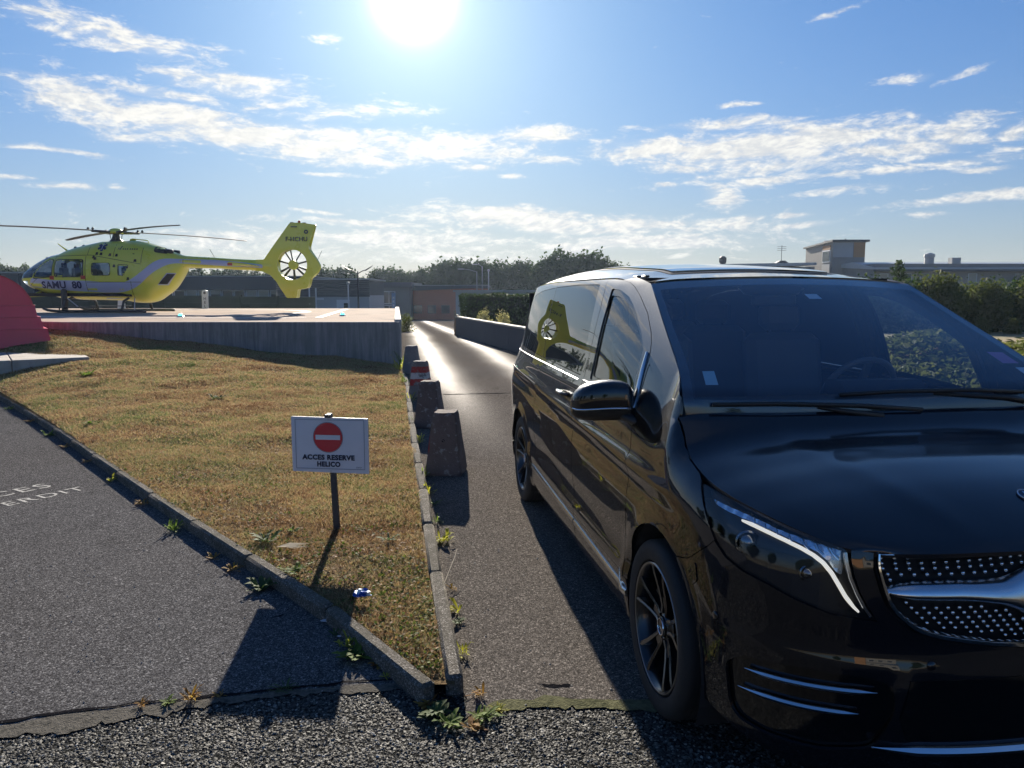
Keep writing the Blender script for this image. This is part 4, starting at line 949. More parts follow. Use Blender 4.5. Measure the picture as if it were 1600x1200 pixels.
for i, x in enumerate((-12.4, -9.8, -7.9, -2.6, 2.6, 4.0, 8.8)): window(l_, x, -.06, 3.6, .95, 1.05, blind=.9 if i % 3 == 0 else 0)
MB().lathe([(.5, 0), (.5, .75), (.6, .8), (.55, 1.1), (.2, 1.25)], c=(-5.5, 3.6, 5.3), n=12).build('roof_vent', M_GREYMET, l_)
MB().box((-2.7, 3.4, 5.65), (1.0, .8, .7)).build('roof_unit', M_GREYMET, l_); MB().box((-8.6, 4, 5.55), (.2, .2, .5)).build('roof_pipe', M_GREYMET, l_)
h_ = empty('far_block', (70, 118, -1.5), 0, 'far dark building with railings on its roof at the right edge', 'building')
MB().box((0, 4, 3.2), (18, 8, 6.4)).build('wall', M_DARKROOF, h_); MB().box((-1.5, 1, 6.9), (3, 2, .9)).build('roof_unit', M_GREYMET, h_)
for i in range(9): MB().box((-8+i*2, -.2, 6.7), (.06, .06, .7)).build('rail_post', M_GREYMET, h_)
MB().box((0, -.2, 7.05), (17, .06, .06)).build('rail', M_GREYMET, h_)
m_ = empty('flat_building', (27.3, 92, -1.1), 0, 'flat pale roof line seen just over the roof of the van', 'building')
MB().box((0, 5, 3.0), (18.6, 10, 6.0)).build('wall', M_GREYW, m_); MB().prism([(-9.4, 5.75), (-5.5, 6.25), (9.4, 6.5), (9.4, 6.2), (-9.4, 5.6)], -.3, 10).build('roof', M_ROOFL, m_)
MB().lathe([(.25, 0), (.45, .3), (.45, .8), (.2, 1.0)], c=(-1.55, 1, 6.3), n=10).build('roof_vent', M_DKMET, m_)
bb = MB(); bb.tube([(5.6, 1, 6.3), (5.6, 1, 8.6)], .035, 5); [bb.tube([(5.6-.55, 1, 8.0+q*.22), (5.6+.55, 1, 8.0+q*.22)], .02, 4) for q in range(3)]; bb.build('aerial', M_DKMET, m_); MB().prism([(4.6, 6.3), (6.6, 6.3), (5.9, 6.75), (5.3, 6.75)], .5, 1.5).build('roof_cowl', M_DKMET, m_)

# trees and bushes on the right
B_A = tree_proto('bushy_tree', 2.5, 3.0, 41, 6000, .115, M_BUSH, 'x', 'tree', 'round'); B_B = tree_proto('bushy_tree', 2.0, 3.6, 42, 6000, .12, M_TREE, 'x', 'tree', 'bush'); B_C = tree_proto('bush', 1.1, 1.6, 43, 3200, .07, M_BUSH, 'x', 'bush', 'bush')
RT = [ (B_B, 17.9, 37.0, 1.00, 'dark bushy tree nearest the windscreen pillar of the van'), (B_B, 20.0, 38.0, 1.02, 'dark bushy tree, second from the van pillar, low and dense'),
      (B_A, 20.9, 37.0, 1.02, 'yellow green bushy tree lit from behind, left of the gap in the row'), (B_B, 22.2, 38.6, .92, 'dark undergrowth tree filling the gap in the row on the right'), (B_B, 23.8, 38.2, .95, 'dark tree under the small rounded yellow green crown'),
      (B_A, 23.3, 37.2, .90, 'small rounded yellow green tree in the middle of the right hand row'), (B_A, 26.4, 37.6, 1.10, 'tall yellow green tree at the right edge of the photo'), (B_B, 25.6, 38.5, 1.0, 'dark tree between the rounded crown and the edge of the photo'), (B_B, 28.6, 38.0, 1.1, 'dark tree beyond the right edge of the row')]
for i, (pr_, x, y, s, lb) in enumerate(RT): place(pr_, x, y, -.35, s, i*2.1, lb, 'trees in the row on the right')
BT = [(B_C, 21.3, 34.2, .55, 'low grassy bush at the foot of the trees beside the van pillar'), (B_C, 22.6, 34.0, .50, 'low round bush left of the small pale tree'), (B_C, 24.6, 33.4, .95, 'small pale bush with a visible stem in front of the dark trees'), (B_C, 26.2, 33.6, 1.0, 'rounded olive bush at the right edge below the trees'), (B_C, 19.8, 34.6, .5, 'low bush hidden mostly by the windscreen pillar')]
for i, (pr_, x, y, s, lb) in enumerate(BT): place(pr_, x, y, -.15, s, i*1.3+.4, lb, 'bushes in front of the right hand trees')
yt = tree_proto('sapling', 3.7, 1.5, 51, 300, .15, M_TREE, 'thin young tree standing in front of the tower and long building', 'tree', 'poplar'); yt.location = (20.6, 40.5, -.2)

# ------------------------------------------------------------------ leafy bank right of the road
sheet('bank', 0, 10, -3.5, 17, .35, lambda x, y: bank_z(x, y), M_LAWN, .0, clipx=lambda y: (road_edge(y)+.02, road_edge(y)+17))
r = np.random.RandomState(77); n = 170000; y = -3 + 19*r.rand(n); x = road_edge(y) + .05 + 14*r.rand(n)**1.15
dist = np.hypot(x, y); keep = (np.abs(np.arctan2(x, y)-.62) < .55) & (dist < 19); x, y = x[keep], y[keep]
z = bank_z(x, y); ok = z > .02; x, y, z = x[ok], y[ok], z[ok]; n = len(x)
P = np.stack([x, y, z + .04 + .17*r.rand(n)*(1+.6*np.sin(x*3)*np.cos(y*2.6))], -1); N = r.normal(size=(n, 3))*.5 + np.array([0, -.15, .8]); N /= np.linalg.norm(N, axis=1)[:, None]
V, F, T_ = leaf_cloud(P, N, .056, r, 1.9); o = np_mesh('ground_cover', V, F, M_COVER, None, False, 'stuff', T_); meta(o, 'leafy green ground cover on the bank right of the van', 'ground cover')
# straw grass along the crest
n = 9000; y = 9 + 7*r.rand(n); x = road_edge(y) + 6 + 6*r.rand(n); z = bank_z(x, y); ok = z > .25; x, y, z = x[ok], y[ok], z[ok]; n = len(x); hgt = .12+.22*r.rand(n); a = r.rand(n)*2*pi
V = np.stack([np.stack([x-.006, y, z], -1), np.stack([x+.006, y, z], -1), np.stack([x+cos(1)*.1*np.cos(a), y+.1*np.sin(a), z+hgt+.1], -1)], 1).reshape(-1, 3); i = np.arange(n)*3
o = np_mesh('straw_grass', V, np.stack([i, i+1, i+2], 1), M_STRAW, None, False, 'stuff', np.repeat(r.rand(n), 3)); meta(o, 'dry straw coloured grass on the crest of the bank', 'grass')
# ------------------------------------------------------------------ what stands left of and behind the photographer (seen only in the van's paint)
for i, (x, y, s) in enumerate([(-27, 4, .9), (-33, 10, 1.0), (-32, -4, 1.0), (-29, -12, .85), (-38, 18, 1.1), (-24, -24, .9), (-42, 26, 1.0), (-12, -38, .9), (4, -42, .9), (18, -40, .9), (32, -30, .9)]):
    place([T_A, T_B, T_D][i % 3], x, y, 0, s, i, ('tree out of the picture, reflected in the van, number ' + ['one', 'two', 'three', 'four', 'five', 'six', 'seven', 'eight', 'nine', 'ten', 'eleven'][i] + ' going round from the left'), 'trees behind the photographer')
bb_ = empty('ochre_house', (-1.0, -24, 0), 0, 'plain ochre and white house behind the photographer', 'house')
MB().box((0, 0, 1.7), (2.4, 5, 3.4)).build('wall', M_ORANGE, bb_); MB().box((4.2, 0, 1.7), (5.9, 5, 3.4)).build('pale_wall', M_GREYW, bb_); MB().box((3, 0, 3.5), (9, 5.6, .2)).build('roof', M_DARKROOF, bb_)
for x in (2.4, 4.2, 6.0): window(bb_, x, 2.55, 1.7, 1.1, 1.3)

# ------------------------------------------------------------------ the black van
M_PAINTK = mat('black pearl paint', (.0030, .0040, .0075), .45, .0, .12, 1.0, .012, 1.62)
M_PLAST = mat('black plastic', (.012, .012, .013), .45); M_GLOSSK = mat('gloss black trim', (.004, .004, .005), .12, 0, .5, .5, .02)
M_RUBBER = mat('tyre rubber', build=varied((.016, .016, .017), .15, 30, .75)); M_CHROME = mat('chrome', (.82, .83, .85), .06, 1.0)
M_CHROMED = mat('satin chrome', (.60, .62, .66), .20, 1.0); M_DARKIN = mat('cabin black', (.010, .010, .012), .8); M_SEAT = mat('dark leather', (.075, .073, .075), .55)
M_DARKG = glass('privacy glass', (.05, .055, .06), ior=1.62); M_WS = glass('windscreen glass', (.84, .88, .90), ior=1.55, veil_tint=((.12, .19, .34), .14)); M_SIDEG = glass('side window glass', (.74, .80, .80), ior=1.6)
M_LAMPG = glass('lamp cover', (.86, .90, .94), ior=1.5); M_RIMD = mat('dark alloy', (.035, .036, .040), .28, .9, .5, .6, .05); M_RIMB = mat('machined alloy edge', (.20, .21, .23), .28, 1.0)
M_DISC = mat('brake disc', (.10, .095, .09), .45, .9); M_INTREF = mat('lamp reflector', (.25, .26, .28), .18, 1.0); M_DRL = mat('daylight strip', (.8, .8, .78), .3, emis=(1.0, .93, .78), emis_s=.32)
M_INDIG = mat('clear lamp plastic', (.62, .70, .80), .22, .85, .5)
van = empty('van', (1.5115, 3.07, 0), .1576, 'glossy black passenger van parked facing the camera at the right of the road', 'van')
def fS(sd):
    """shell in van coordinates (x to the photo's right, y rearwards, z up)"""
    def f(u, v):
        s, t, z = shell(u, v); return np.stack([sd*t, -s, z], -1)
    return f
def nrmS(sd, u, v):
    f = fS(sd); e = 1e-3; u = np.asarray(u, float); v = np.asarray(v, float)
    n = np.cross(f(u+e, v)-f(u-e, v), f(u, v+e)-f(u, v-e)); n /= np.linalg.norm(n, axis=-1)[..., None]; c = f(u, v)
    # outwards
    o = c - np.stack([0*u, np.clip(-u, -.3, 3.6)+0*v, v*0+.9], -1); sg = np.sign((n*o).sum(-1)); return n*sg[..., None]
def pan(name, sd, outline, holes=(), mat_=None, parent=van, h=.035, off=0.0, rim=.014, **k):
    f = fS(sd)
    # which way is out: test at the outline's centroid
    c = np.mean(np.array(outline), 0); e = 1e-3; g = np.array([c[0]]), np.array([c[1]])
    n = np.cross(f(g[0]+e, g[1])-f(g[0]-e, g[1]), f(g[0], g[1]+e)-f(g[0], g[1]-e))[0]; o = nrmS(sd, g[0], g[1])[0]
    return panel(name, f, outline, holes, h=h, off=off, rim=rim, mat=mat_ or M_PAINTK, parent=parent, side=1 if n@o > 0 else -1, **k)
def arc(cx, cz, rx, rz, a0, a1, n=22): return [(cx+rx*cos(radians(a)), cz+rz*sin(radians(a))) for a in np.linspace(a0, a1, n)]
G = .0035
# ---- outlines in (u, z)
F_ARCH = arc(.045, .355, .385, .432, 188, -9, 30)          # from the rear foot over the top to the front foot
R_ARCH = arc(-3.19, .355, .400, .415, 188, -8, 30)
D_FRONT = [(-.372, .425), (-.372, .515), (-.360, .65), (-.348, .79), (-.330, .93), (-.321, 1.03), (-.345, 1.11), (-.385, 1.187), (-.40, 1.25), (-.415, 1.35), (-.425, 1.42), (-.47, 1.478), (-.524, 1.523), (-.664, 1.607), (-.855, 1.690), (-.98, 1.735), (-1.07, 1.757), (-1.20, 1.772), (-1.325, 1.778), (-1.43, 1.779)]
D_REAR = [(-1.43, 1.779), (-1.385, 1.70), (-1.345, 1.62), (-1.315, 1.45), (-1.30, 1.24), (-1.32, 1.15), (-1.352, 1.04), (-1.388, .807), (-1.395, .60), (-1.37, .425)]
SL_REAR = [(-2.69, 1.779), (-2.655, 1.69), (-2.61, 1.50), (-2.52, 1.236), (-2.50, 1.04), (-2.56, .85), (-2.585, .60), (-2.585, .425)]
def sh(pts, d): return [(p[0]+d, p[1]) for p in pts]
front_door = sh(D_FRONT, -G) + sh(D_REAR[1:], G)
slide_door = sh(D_REAR, -G) + sh(SL_REAR[::-1], G)
FW = rounded([(-.520, 1.447), (-.600, 1.500), (-.786, 1.602), (-.900, 1.652), (-.985, 1.684), (-1.143, 1.718), (-1.285, 1.727), (-1.24, 1.62), (-1.205, 1.43), (-1.185, 1.235), (-.82, 1.222), (-.450, 1.19), (-.470, 1.27), (-.50, 1.375)], .02)
SW = rounded([(-1.530, 1.752), (-1.485, 1.66), (-1.440, 1.50), (-1.400, 1.32), (-1.380, 1.232), (-2.495, 1.243), (-2.565, 1.42), (-2.632, 1.60), (-2.680, 1.744), (-2.016, 1.756)], .02)
RW = rounded([(-2.70, 1.742), (-2.655, 1.60), (-2.585, 1.42), (-2.515, 1.243), (-3.68, 1.268), (-3.80, 1.275), (-3.84, 1.35), (-3.80, 1.48), (-3.72, 1.58), (-3.60, 1.645), (-3.45, 1.682), (-3.30, 1.703), (-3.12, 1.722)], .02)
TRI = rounded([(-.402, 1.395), (-.33, 1.352), (-.255, 1.302), (-.17, 1.250), (-.085, 1.197), (-.035, 1.158), (-.010, 1.128), (-.035, 1.106), (-.09, 1.095), (-.232, 1.090), (-.31, 1.100), (-.350, 1.135), (-.378, 1.187), (-.390, 1.26), (-.398, 1.33)], .02)
PIL = [(-.81, 1.748), (-.645, 1.665), (-.48, 1.58), (-.325, 1.502), (-.185, 1.431), (-.045, 1.355), (.040, 1.295), (.058, 1.240)]
seamz = [(float(u), float(z)) for u, z in zip(_U, SEAM[:, 2])]
zs = .425
fender = [(-.372+G, zs)] + sh([p for p in D_FRONT[1:]], G)[:17]
fender += [(-1.03, 1.783), (-.92, 1.768)] + PIL + [(u-.001, z-.003) for u, z in seamz if u < .31 and u > .05]
HLt = [(.336, 1.024), (.345, 1.005)]
# headlamp outline (u, z)
HL = rounded([(.345, 1.034), (.545, 1.007), (.700, .982), (.845, .957), (.905, .944), (.912, .920), (.925, .868), (.945, .815), (.985, .745), (.88, .753), (.775, .781), (.70, .806), (.61, .824), (.545, .846), (.494, .884), (.455, .925), (.405, .975)], .012)
HLg = rounded([(.332, 1.043), (.545, 1.0125), (.700, .988), (.845, .963), (.912, .949), (.919, .920), (.933, .868), (.953, .815), (1.000, .738), (.88, .745), (.775, .773), (.70, .798), (.61, .816), (.540, .839), (.487, .879), (.448, .921), (.396, .972)], .012)
BF = [(.396, .972), (.448, .921), (.487, .879), (.455, .850), (.392, .805), (.335, .765), (.300, .752), (.240, .738)]     # bumper / fender joint
fender += [(.325, 1.042)] + BF[:]
fender += [p for p in F_ARCH[::-1] if p[0] < .215 and p[1] > zs][::1] + [(-.333, zs)]
for sd in (-1, 1):
    pan('front_door', sd, front_door, [FW])
    pan('sliding_door', sd, slide_door, [SW])
    pan('fender', sd, fender, [TRI])
    qp = sh(SL_REAR, -G) + [(-2.788, zs)] + [p for p in R_ARCH[::-1] if p[1] > zs] + [(-3.62, zs), (-4.2, zs), (-4.75, zs), (-4.75, 1.70), (-4.4, 1.745), (-3.9, 1.765), (-3.3, 1.775)]
    qp = [SL_REAR[-1], (-2.788, zs)] + [p for p in R_ARCH[::-1] if p[1] > zs+.01] + [(-3.60, zs), (-4.75, zs), (-4.75, 1.60), (-4.4, 1.615), (-4.05, 1.660), (-3.85, 1.706), (-3.65, 1.736), (-3.4, 1.758), (-3.1, 1.772)] + sh(SL_REAR[:-1], -G)
    pan('rear_quarter', sd, qp, [RW], h=.045)
    # rocker, in two lengths with its bright strip
    for a, b in (((-.352, -1.365)), ((-1.375, -2.78))):
        pan('sill', sd, [(a, .422), (a, .235), (b, .235), (b, .422)], h=.06)
        u = np.linspace(a-.004, max(b+.004, -2.70), 40); v = np.interp(u, [-2.7, -1.3, -.3], [.402, .372, .350]); n = nrmS(sd, u, v)
        ribbon('sill_strip', fS(sd)(u, v), n, .036, .010, M_CHROMED, van)
    pan('rear_bumper', sd, [(-3.60, zs-.006), (-3.60, .40), (-3.585, .30), (-3.7, .26), (-4.3, .24), (-4.75, .24), (-4.75, zs-.006)], h=.06)
    # glazing, black surrounds first
    for nm, poly_, m_, off in (('window_surround', FW, M_GLOSSK, -.010),):
        inner = [(c0 + (p[0]-c0)*.93, c1 - .006 + (p[1]-c1)*.885) for p in poly_ for c0, c1 in [np.mean(np.array(poly_), 0)]]
        pan(nm, sd, poly_, [inner], M_GLOSSK, off=-.006, rim=.0)
        pan('front_side_window', sd, [(c0 + (p[0]-c0)*.99, c1 + (p[1]-c1)*.98) for p in poly_ for c0, c1 in [np.mean(np.array(poly_), 0)]], (), M_SIDEG, off=-.012, rim=0)
    for nm, poly_ in (('sliding_door_window', SW), ('rear_side_window', RW)):
        c0, c1 = np.mean(np.array(poly_), 0); sm = [(c0+(p[0]-c0)*.992, c1+(p[1]-c1)*.985) for p in poly_]
        pan(nm, sd, sm, (), M_DARKG, off=-.001, rim=.004); pan('window_backing', sd, sm, (), M_DARKIN, off=-.012, rim=0)
    c0, c1 = np.mean(np.array(TRI), 0); pan('quarter_glass', sd, [(c0+(p[0]-c0)*.985, c1+(p[1]-c1)*.97) for p in TRI], (), M_GLOSSK, off=-.002, rim=.004, h=.02)
    # bright belt line and the waist crease trim of the sliding rail
    u = np.linspace(-.46, -1.28, 30); ribbon('belt_strip', fS(sd)(u, 1.205+.0*u - .012*(u+.46)), nrmS(sd, u, 1.205+0*u), .012, .006, M_CHROMED, van)
    u = np.linspace(-2.53, -3.62, 26); v = 1.046 - .035*(u+2.53); ribbon('rail_cover', fS(sd)(u, v), nrmS(sd, u, v), .013, .002, M_PLAST, van)
    u = np.linspace(-1.42, -3.75, 50); v = 1.205 + .018*(-u-1.42)/2.3; ribbon('belt_strip', fS(sd)(u, v), nrmS(sd, u, v), .010, .004, M_CHROMED, van)
    # divider bar in front of the door window: black trim, its sheen put in as chrome
    P = fS(sd)(np.array([-.462, -.445, -.425, -.410]), np.array([1.435, 1.36, 1.27, 1.19])); Nn = nrmS(sd, np.array([-.462, -.445, -.425, -.410]), np.array([1.435, 1.36, 1.27, 1.19]))
    ribbon('window_bar', P, Nn, .042, .010, M_CHROMED, van, taper=[.35, .8, 1, 1.05])
    # fuel-flap-like emblem plate on the fender: slim bright wing
    u = np.linspace(-.245, -.085, 10); v = 1.095 + .02*(u+.245)/.16 - .0; ribbon('fender_blade', fS(sd)(u, v-.0), nrmS(sd, u, v), .012, .005, M_CHROME, van, taper=[.2, .5, .8, 1, 1, 1, 1, .8, .6, .3]) if False else None
    # door handles
    for uu, zz, nm in ((-1.19, 1.085, 'door_handle'), (-1.62, 1.100, 'door_handle')):
        c = fS(sd)(np.array([uu]), np.array([zz]))[0]; n = nrmS(sd, np.array([uu]), np.array([zz]))[0]
        b = MB(); L_ = .105
        b.tube([Vector(c)+Vector(n)*.004+Vector((0, q*L_, 0)) + Vector(n)*(.034*(1-abs(q)**4)) for q in np.linspace(-1, 1, 13)], [.012, .015, .016, .016, .016, .016, .016, .016, .016, .016, .016, .015, .012], 8, flat=.8)
        hd = b.build(nm, M_PAINTK, van, True); u = np.linspace(uu-.09, uu+.09, 8)
        MB().tube([Vector(c)+Vector(n)*(.030+.008)+Vector((0, q*L_*.8, .012)) for q in np.linspace(-1, 1, 7)], .004, 6).build('handle_trim', M_CHROME, hd, True)
        pan('handle_recess', sd, rounded([(uu-.07, zz-.035), (uu+.07, zz-.035), (uu+.07, zz+.035), (uu-.07, zz+.035)], .03), (), M_GLOSSK, off=.0012, rim=0, h=.03)

# ---- bumper, grille and lamps: one shape round both corners, built half by half
GR = [(.991, .938), (.993, .905), (1.002, .876), (1.014, .84), (1.030, .802), (1.048, .775), (1.068, .755), (1.093, .735), (1.125, .717), (1.18, .702), (1.246, .691), (1.36, .676), (1.478, .667)]
UC = float(SC + .95*pi/2)            # u of the centre line
GRo = [(.983, .943)] + [(u-.010, z-.008) for u, z in GR[1:]] + [(UC, .658)]
topz = lambda u: float(np.interp(u, [.98, 1.2, UC], [.940, .948, .952]))
bump_top = [(UC, .655)] + GRo[::-1][1:] + [(.930, .947)] + HLg[HLg.index(min(HLg, key=lambda p: abs(p[0]-.925)+abs(p[1]-.944))):][:1]
# walk of the bumper outline: centre line, under the grille, up between grille and lamp, round the lamp, along the joint, down the arch, back along the bottom
hl_low = [(.919, .943), (.921, .920), (.935, .868), (.955, .815), (1.002, .736), (.88, .743), (.775, .771), (.70, .796), (.61, .814), (.540, .837), (.487, .876)]
joint = [(.455, .846), (.392, .801), (.335, .761), (.300, .748), (.240, .733)]
arch_f = [p for p in F_ARCH if p[0] > .235]
low = [(.452, .285), (.52, .262), (.60, .245), (.80, .205), (1.00, .185), (1.2, .178), (UC, .175)]
bumper = [(UC, .652)] + [(u-.012, z-.010) for u, z in GR[::-1]][0:] + [(.978, .944)] + hl_low + joint + arch_f + low
FOG = rounded([(.545, .475), (.62, .535), (.80, .560), (.98, .565), (1.055, .545), (1.062, .47), (1.035, .39), (1.005, .335), (.86, .300), (.70, .292), (.60, .300), (.565, .335)], .025)
# recess: bumper surface dips round the intake panel
def fB(sd, depth=0.0):
    f0 = fS(sd)
    def f(u, v):
        p = f0(u, v); n = nrmS(sd, u, v)
        fl = np.exp(-(((u-1.085)/.035)**2)) * sstep(.30, .42, v)*(1-sstep(.52, .60, v))
        lipz = np.exp(-((v-.60)/.018)**2) * sstep(.50, .60, u) * (1-sstep(1.08, 1.25, u))
        return p + n*(.014*fl + .003*lipz)[..., None]
    return f
def bpan(name, sd, outline, holes=(), mat_=None, off=0, rim=.014, h=.03, parent=van, fB_=None, **k):
    f = fB_ or fB(sd); c = np.mean(np.array(outline), 0); e = 1e-3; a, b = np.array([c[0]]), np.array([c[1]])
    n = np.cross(f(a+e, b)-f(a-e, b), f(a, b+e)-f(a, b-e))[0]; o = nrmS(sd, a, b)[0]
    return panel(name, f, outline, holes, h=h, off=off, rim=rim, mat=mat_ or M_PAINTK, parent=parent, side=1 if n@o > 0 else -1, **k)
for sd in (-1, 1):
    bpan('bumper', sd, bumper, [FOG], rim=.012)
    bpan('intake_panel', sd, FOG, (), M_GLOSSK, off=-.016, rim=0)
    f0 = fS(sd)
    for (pts, w_) in (([(.628, .487), (.70, .494), (.80, .503), (.90, .510), (.97, .514), (1.012, .515)], .017), ([(.604, .414), (.70, .424), (.80, .431), (.88, .437), (.93, .440), (.965, .442)], .017)):
        P_ = np.array(pts); u = np.interp(np.linspace(0, 1, 24), np.linspace(0, 1, len(P_)), P_[:, 0]); v = np.interp(u, P_[:, 0], P_[:, 1]); tp = np.clip(np.minimum(np.linspace(0, 6, 24), np.linspace(6, 0, 24)*.7), .12, 1)
        n = nrmS(sd, u, v); n2 = n*.75 + np.array([0, 0, .55]); n2 /= np.linalg.norm(n2, axis=1)[:, None]; ribbon('intake_strip', f0(u, v)-n*.004, n2, w_, .010, M_CHROMED, van, taper=tp)
    # lower lip strip, half
    u = np.linspace(1.0, UC, 26); v = .345 - .012*np.sin((u-1.0)/(UC-1.0)*pi)*0 - .006*(u-1.0); n = nrmS(sd, u, v); n2 = n*.7 + np.array([0, 0, .6]); n2 /= np.linalg.norm(n2, axis=1)[:, None]
    ribbon('lip_strip', f0(u, v)+n*.008, n2, .030, .014, M_CHROMED, van, taper=np.clip(np.linspace(0, 5, 26), .1, 1))
    # lower grille shadow gap between the lip and the bumper
    bpan('lower_intake', sd, [(1.10, .565), (UC, .575), (UC, .375), (1.10, .375), (1.075, .45)], (), M_GLOSSK, off=.002, rim=0)
    # parking sensor discs
    for uu, zz in ((.50, .62), (1.16, .61)):
        n = nrmS(sd, np.array([uu]), np.array([zz]))[0]; c = f0(np.array([uu]), np.array([zz]))[0]
        q = Vector(n).to_track_quat('Z', 'Y').to_matrix().to_4x4(); b = MB(); b.lathe([(.014, .000), (.013, .003), (.001, .0035)], n=14); b.v = [tuple(Matrix.Translation(Vector(c)+Vector(n)*.001) @ q @ Vector(v)) for v in b.v]; b.build('parking_sensor', M_PAINTK, van, True)
    # ---- grille
    deep = lambda u, v, sd=sd: fS(sd)(u, v) - nrmS(sd, u, v)*.045
    gout = GR + [(UC, .660), (UC, topz(UC))] + [(1.3, topz(1.3)), (1.1, topz(1.1))]
    bpan('grille_backing', sd, gout, (), M_DARKIN, off=0, rim=0, fB_=deep)
    # bright frame of the grille
    P_ = np.array(GR + [(UC, .660)]); L_ = np.concatenate([[0], np.cumsum(np.hypot(*np.diff(P_, axis=0).T))]); q = np.linspace(0, L_[-1], 60); u = np.interp(q, L_, P_[:, 0]); v = np.interp(q, L_, P_[:, 1]); n = nrmS(sd, u, v)
    ribbon('grille_frame', f0(u, v)+n*.002, n, .020, .012, M_CHROME, van, taper=np.clip(np.linspace(.45, 2.2, 60), 0, 1))
    u = np.linspace(.991, UC, 24); v = np.array([topz(x) for x in u])-.004; n = nrmS(sd, u, v); ribbon('grille_top_trim', f0(u, v)+n*.000, n, .008, .006, M_CHROMED, van, taper=np.clip(np.linspace(.1, 8, 24), 0, 1))
    # the wing: broad satin bar swelling toward the star
    ub = np.linspace(1.022, UC, 40); mid = np.interp(ub, [1.02, 1.24, 1.46, UC], [.831, .834, .822, .82]); half = np.interp(ub, [1.02, 1.05, 1.10, 1.30, 1.40, 1.47, 1.55, UC], [.008, .022, .029, .033, .042, .066, .100, .107])
    f = fS(sd); V = []; F_ = []; K = 9
    for i, (a_, m_, hh) in enumerate(zip(ub, mid, half)):
        for k in range(K):
            q = -1+2*k/(K-1); vv = m_+hh*q; p = f(np.array([a_]), np.array([vv]))[0]; nn = nrmS(sd, np.array([a_]), np.array([vv]))[0]; V.append(p + nn*(-.026+.040*(max(0., 1-((q+.55)/1.55)**2) if q > -.55 else max(0., 1-((q+.55)/.45)**2))**.7*min(1, .45+hh*14)))
    for i in range(39):
        for k in range(K-1): F_.append((i*K+k, (i+1)*K+k, (i+1)*K+k+1, i*K+k+1))
    b = MB(); b.add(V, F_); b.build('grille_wing', M_CHROMED, van, True)
    # pins of the diamond grille: rows that fan out from the star
    pv = MB(); pv.lathe([(.0062, -.020), (.0062, 0), (.0050, .003), (.0025, .0046), (.0004, .005)], n=9); pin = pv.build('grille_pin', M_CHROME, van, True)
    spots = []
    for r_i in range(6):
        for c_i in range(17):
            uu = 1.005 + .020*(r_i % 2)*.0 + c_i*.0385 + r_i*.0075*(1 if r_i > 2 else .5); zz = .926 - r_i*.0162 + .0022*c_i*(1-r_i/6)
            spots.append((uu, zz))
    for r_i in range(8):
        for c_i in range(18):
            uu = 1.010 + c_i*.0375 + r_i*.0165; zz = .792 - r_i*.0158 + .0004*c_i
            spots.append((uu, zz))
    first = True
    from_frame = np.array(GR + [(UC, .660)])
    for uu, zz in spots:
        if uu > UC-.005: continue
        mb = np.interp(uu, ub, mid); hb_ = np.interp(uu, ub, half)
        if abs(zz-mb) < hb_+.010: continue
        if zz > topz(uu)-.013: continue
        # inside the frame
        if not inside(np.array([[uu, zz]]), np.array([(u_+.012, z_+.010) for u_, z_ in GR] + [(UC, .672), (UC, .96), (1.0, .95)]))[0]: continue
        n = nrmS(sd, np.array([uu]), np.array([zz]))[0]; c = f0(np.array([uu]), np.array([zz]))[0] - n*.022
        o = pin if first else pin.copy()
        if not first: COL.objects.link(o); o.parent = van
        first = False
        o.matrix_local = Matrix.Translation(Vector(c)) @ Vector(n).to_track_quat('Z', 'Y').to_matrix().to_4x4()
    # ---- headlamp: bowl behind, inner pieces, clear cover
    hl = empty('headlamp', (0, 0, 0)); hl.parent = van
    deepb = lambda u, v, sd=sd: fS(sd)(u, v) - nrmS(sd, u, v)*.055
    bpan('lamp_bowl', sd, HLg, (), mat('lamp bowl', (.010, .011, .014), .3) if sd < 0 else bpy.data.materials['lamp bowl'], fB_=deepb, rim=-.05, parent=hl)
    bpan('lamp_cover', sd, HL, (), M_LAMPG, off=-.001, rim=.006, parent=hl)
    D_ = np.array([(.565, .968), (.61, .964), (.671, .954), (.725, .943), (.777, .929), (.815, .914), (.846, .895), (.872, .868), (.893, .836), (.915, .800), (.940, .768), (.952, .757)])
    L_ = np.concatenate([[0], np.cumsum(np.hypot(*np.diff(D_, axis=0).T))]); q = np.linspace(0, L_[-1], 50); u = np.interp(q, L_, D_[:, 0]); v = np.interp(q, L_, D_[:, 1]); n = nrmS(sd, u, v)
    ribbon('daylight_strip', f0(u, v)-n*.016, n, .0125, .008, M_DRL, hl, taper=np.clip(np.minimum(np.linspace(.6, 6, 50), np.linspace(6, .5, 50)), 0, 1))
    # indicator band above the strip with its facets
    band = [(.40, 1.006), (.545, .995), (.700, .974), (.845, .950), (.893, .938), (.905, .905), (.900, .862), (.882, .872), (.856, .902), (.825, .925), (.785, .940), (.725, .954), (.671, .965), (.61, .975), (.56, .979), (.49, .982), (.42, .992)]
    bandf = lambda u, v, sd=sd: fS(sd)(u, v) - nrmS(sd, u, v)*(.024+.007*np.abs(((u*22) % 1)-.5)*2)[..., None]
    bpan('indicator_band', sd, rounded(band, .006), (), M_INDIG, fB_=bandf, rim=0, parent=hl, h=.012, flat=True)
    for i in range(7):
        uu = .60 + i*.043; P_ = [(uu, .984-.02*i*.35), (uu+.012, .968-.02*i*.35), (uu+.030, .958-.022*i*.35)]; a = np.array(P_); n = nrmS(sd, a[:, 0], a[:, 1]); ribbon('facet', f0(a[:, 0], a[:, 1])-n*.016, n, .006, .004, M_CHROME, hl)
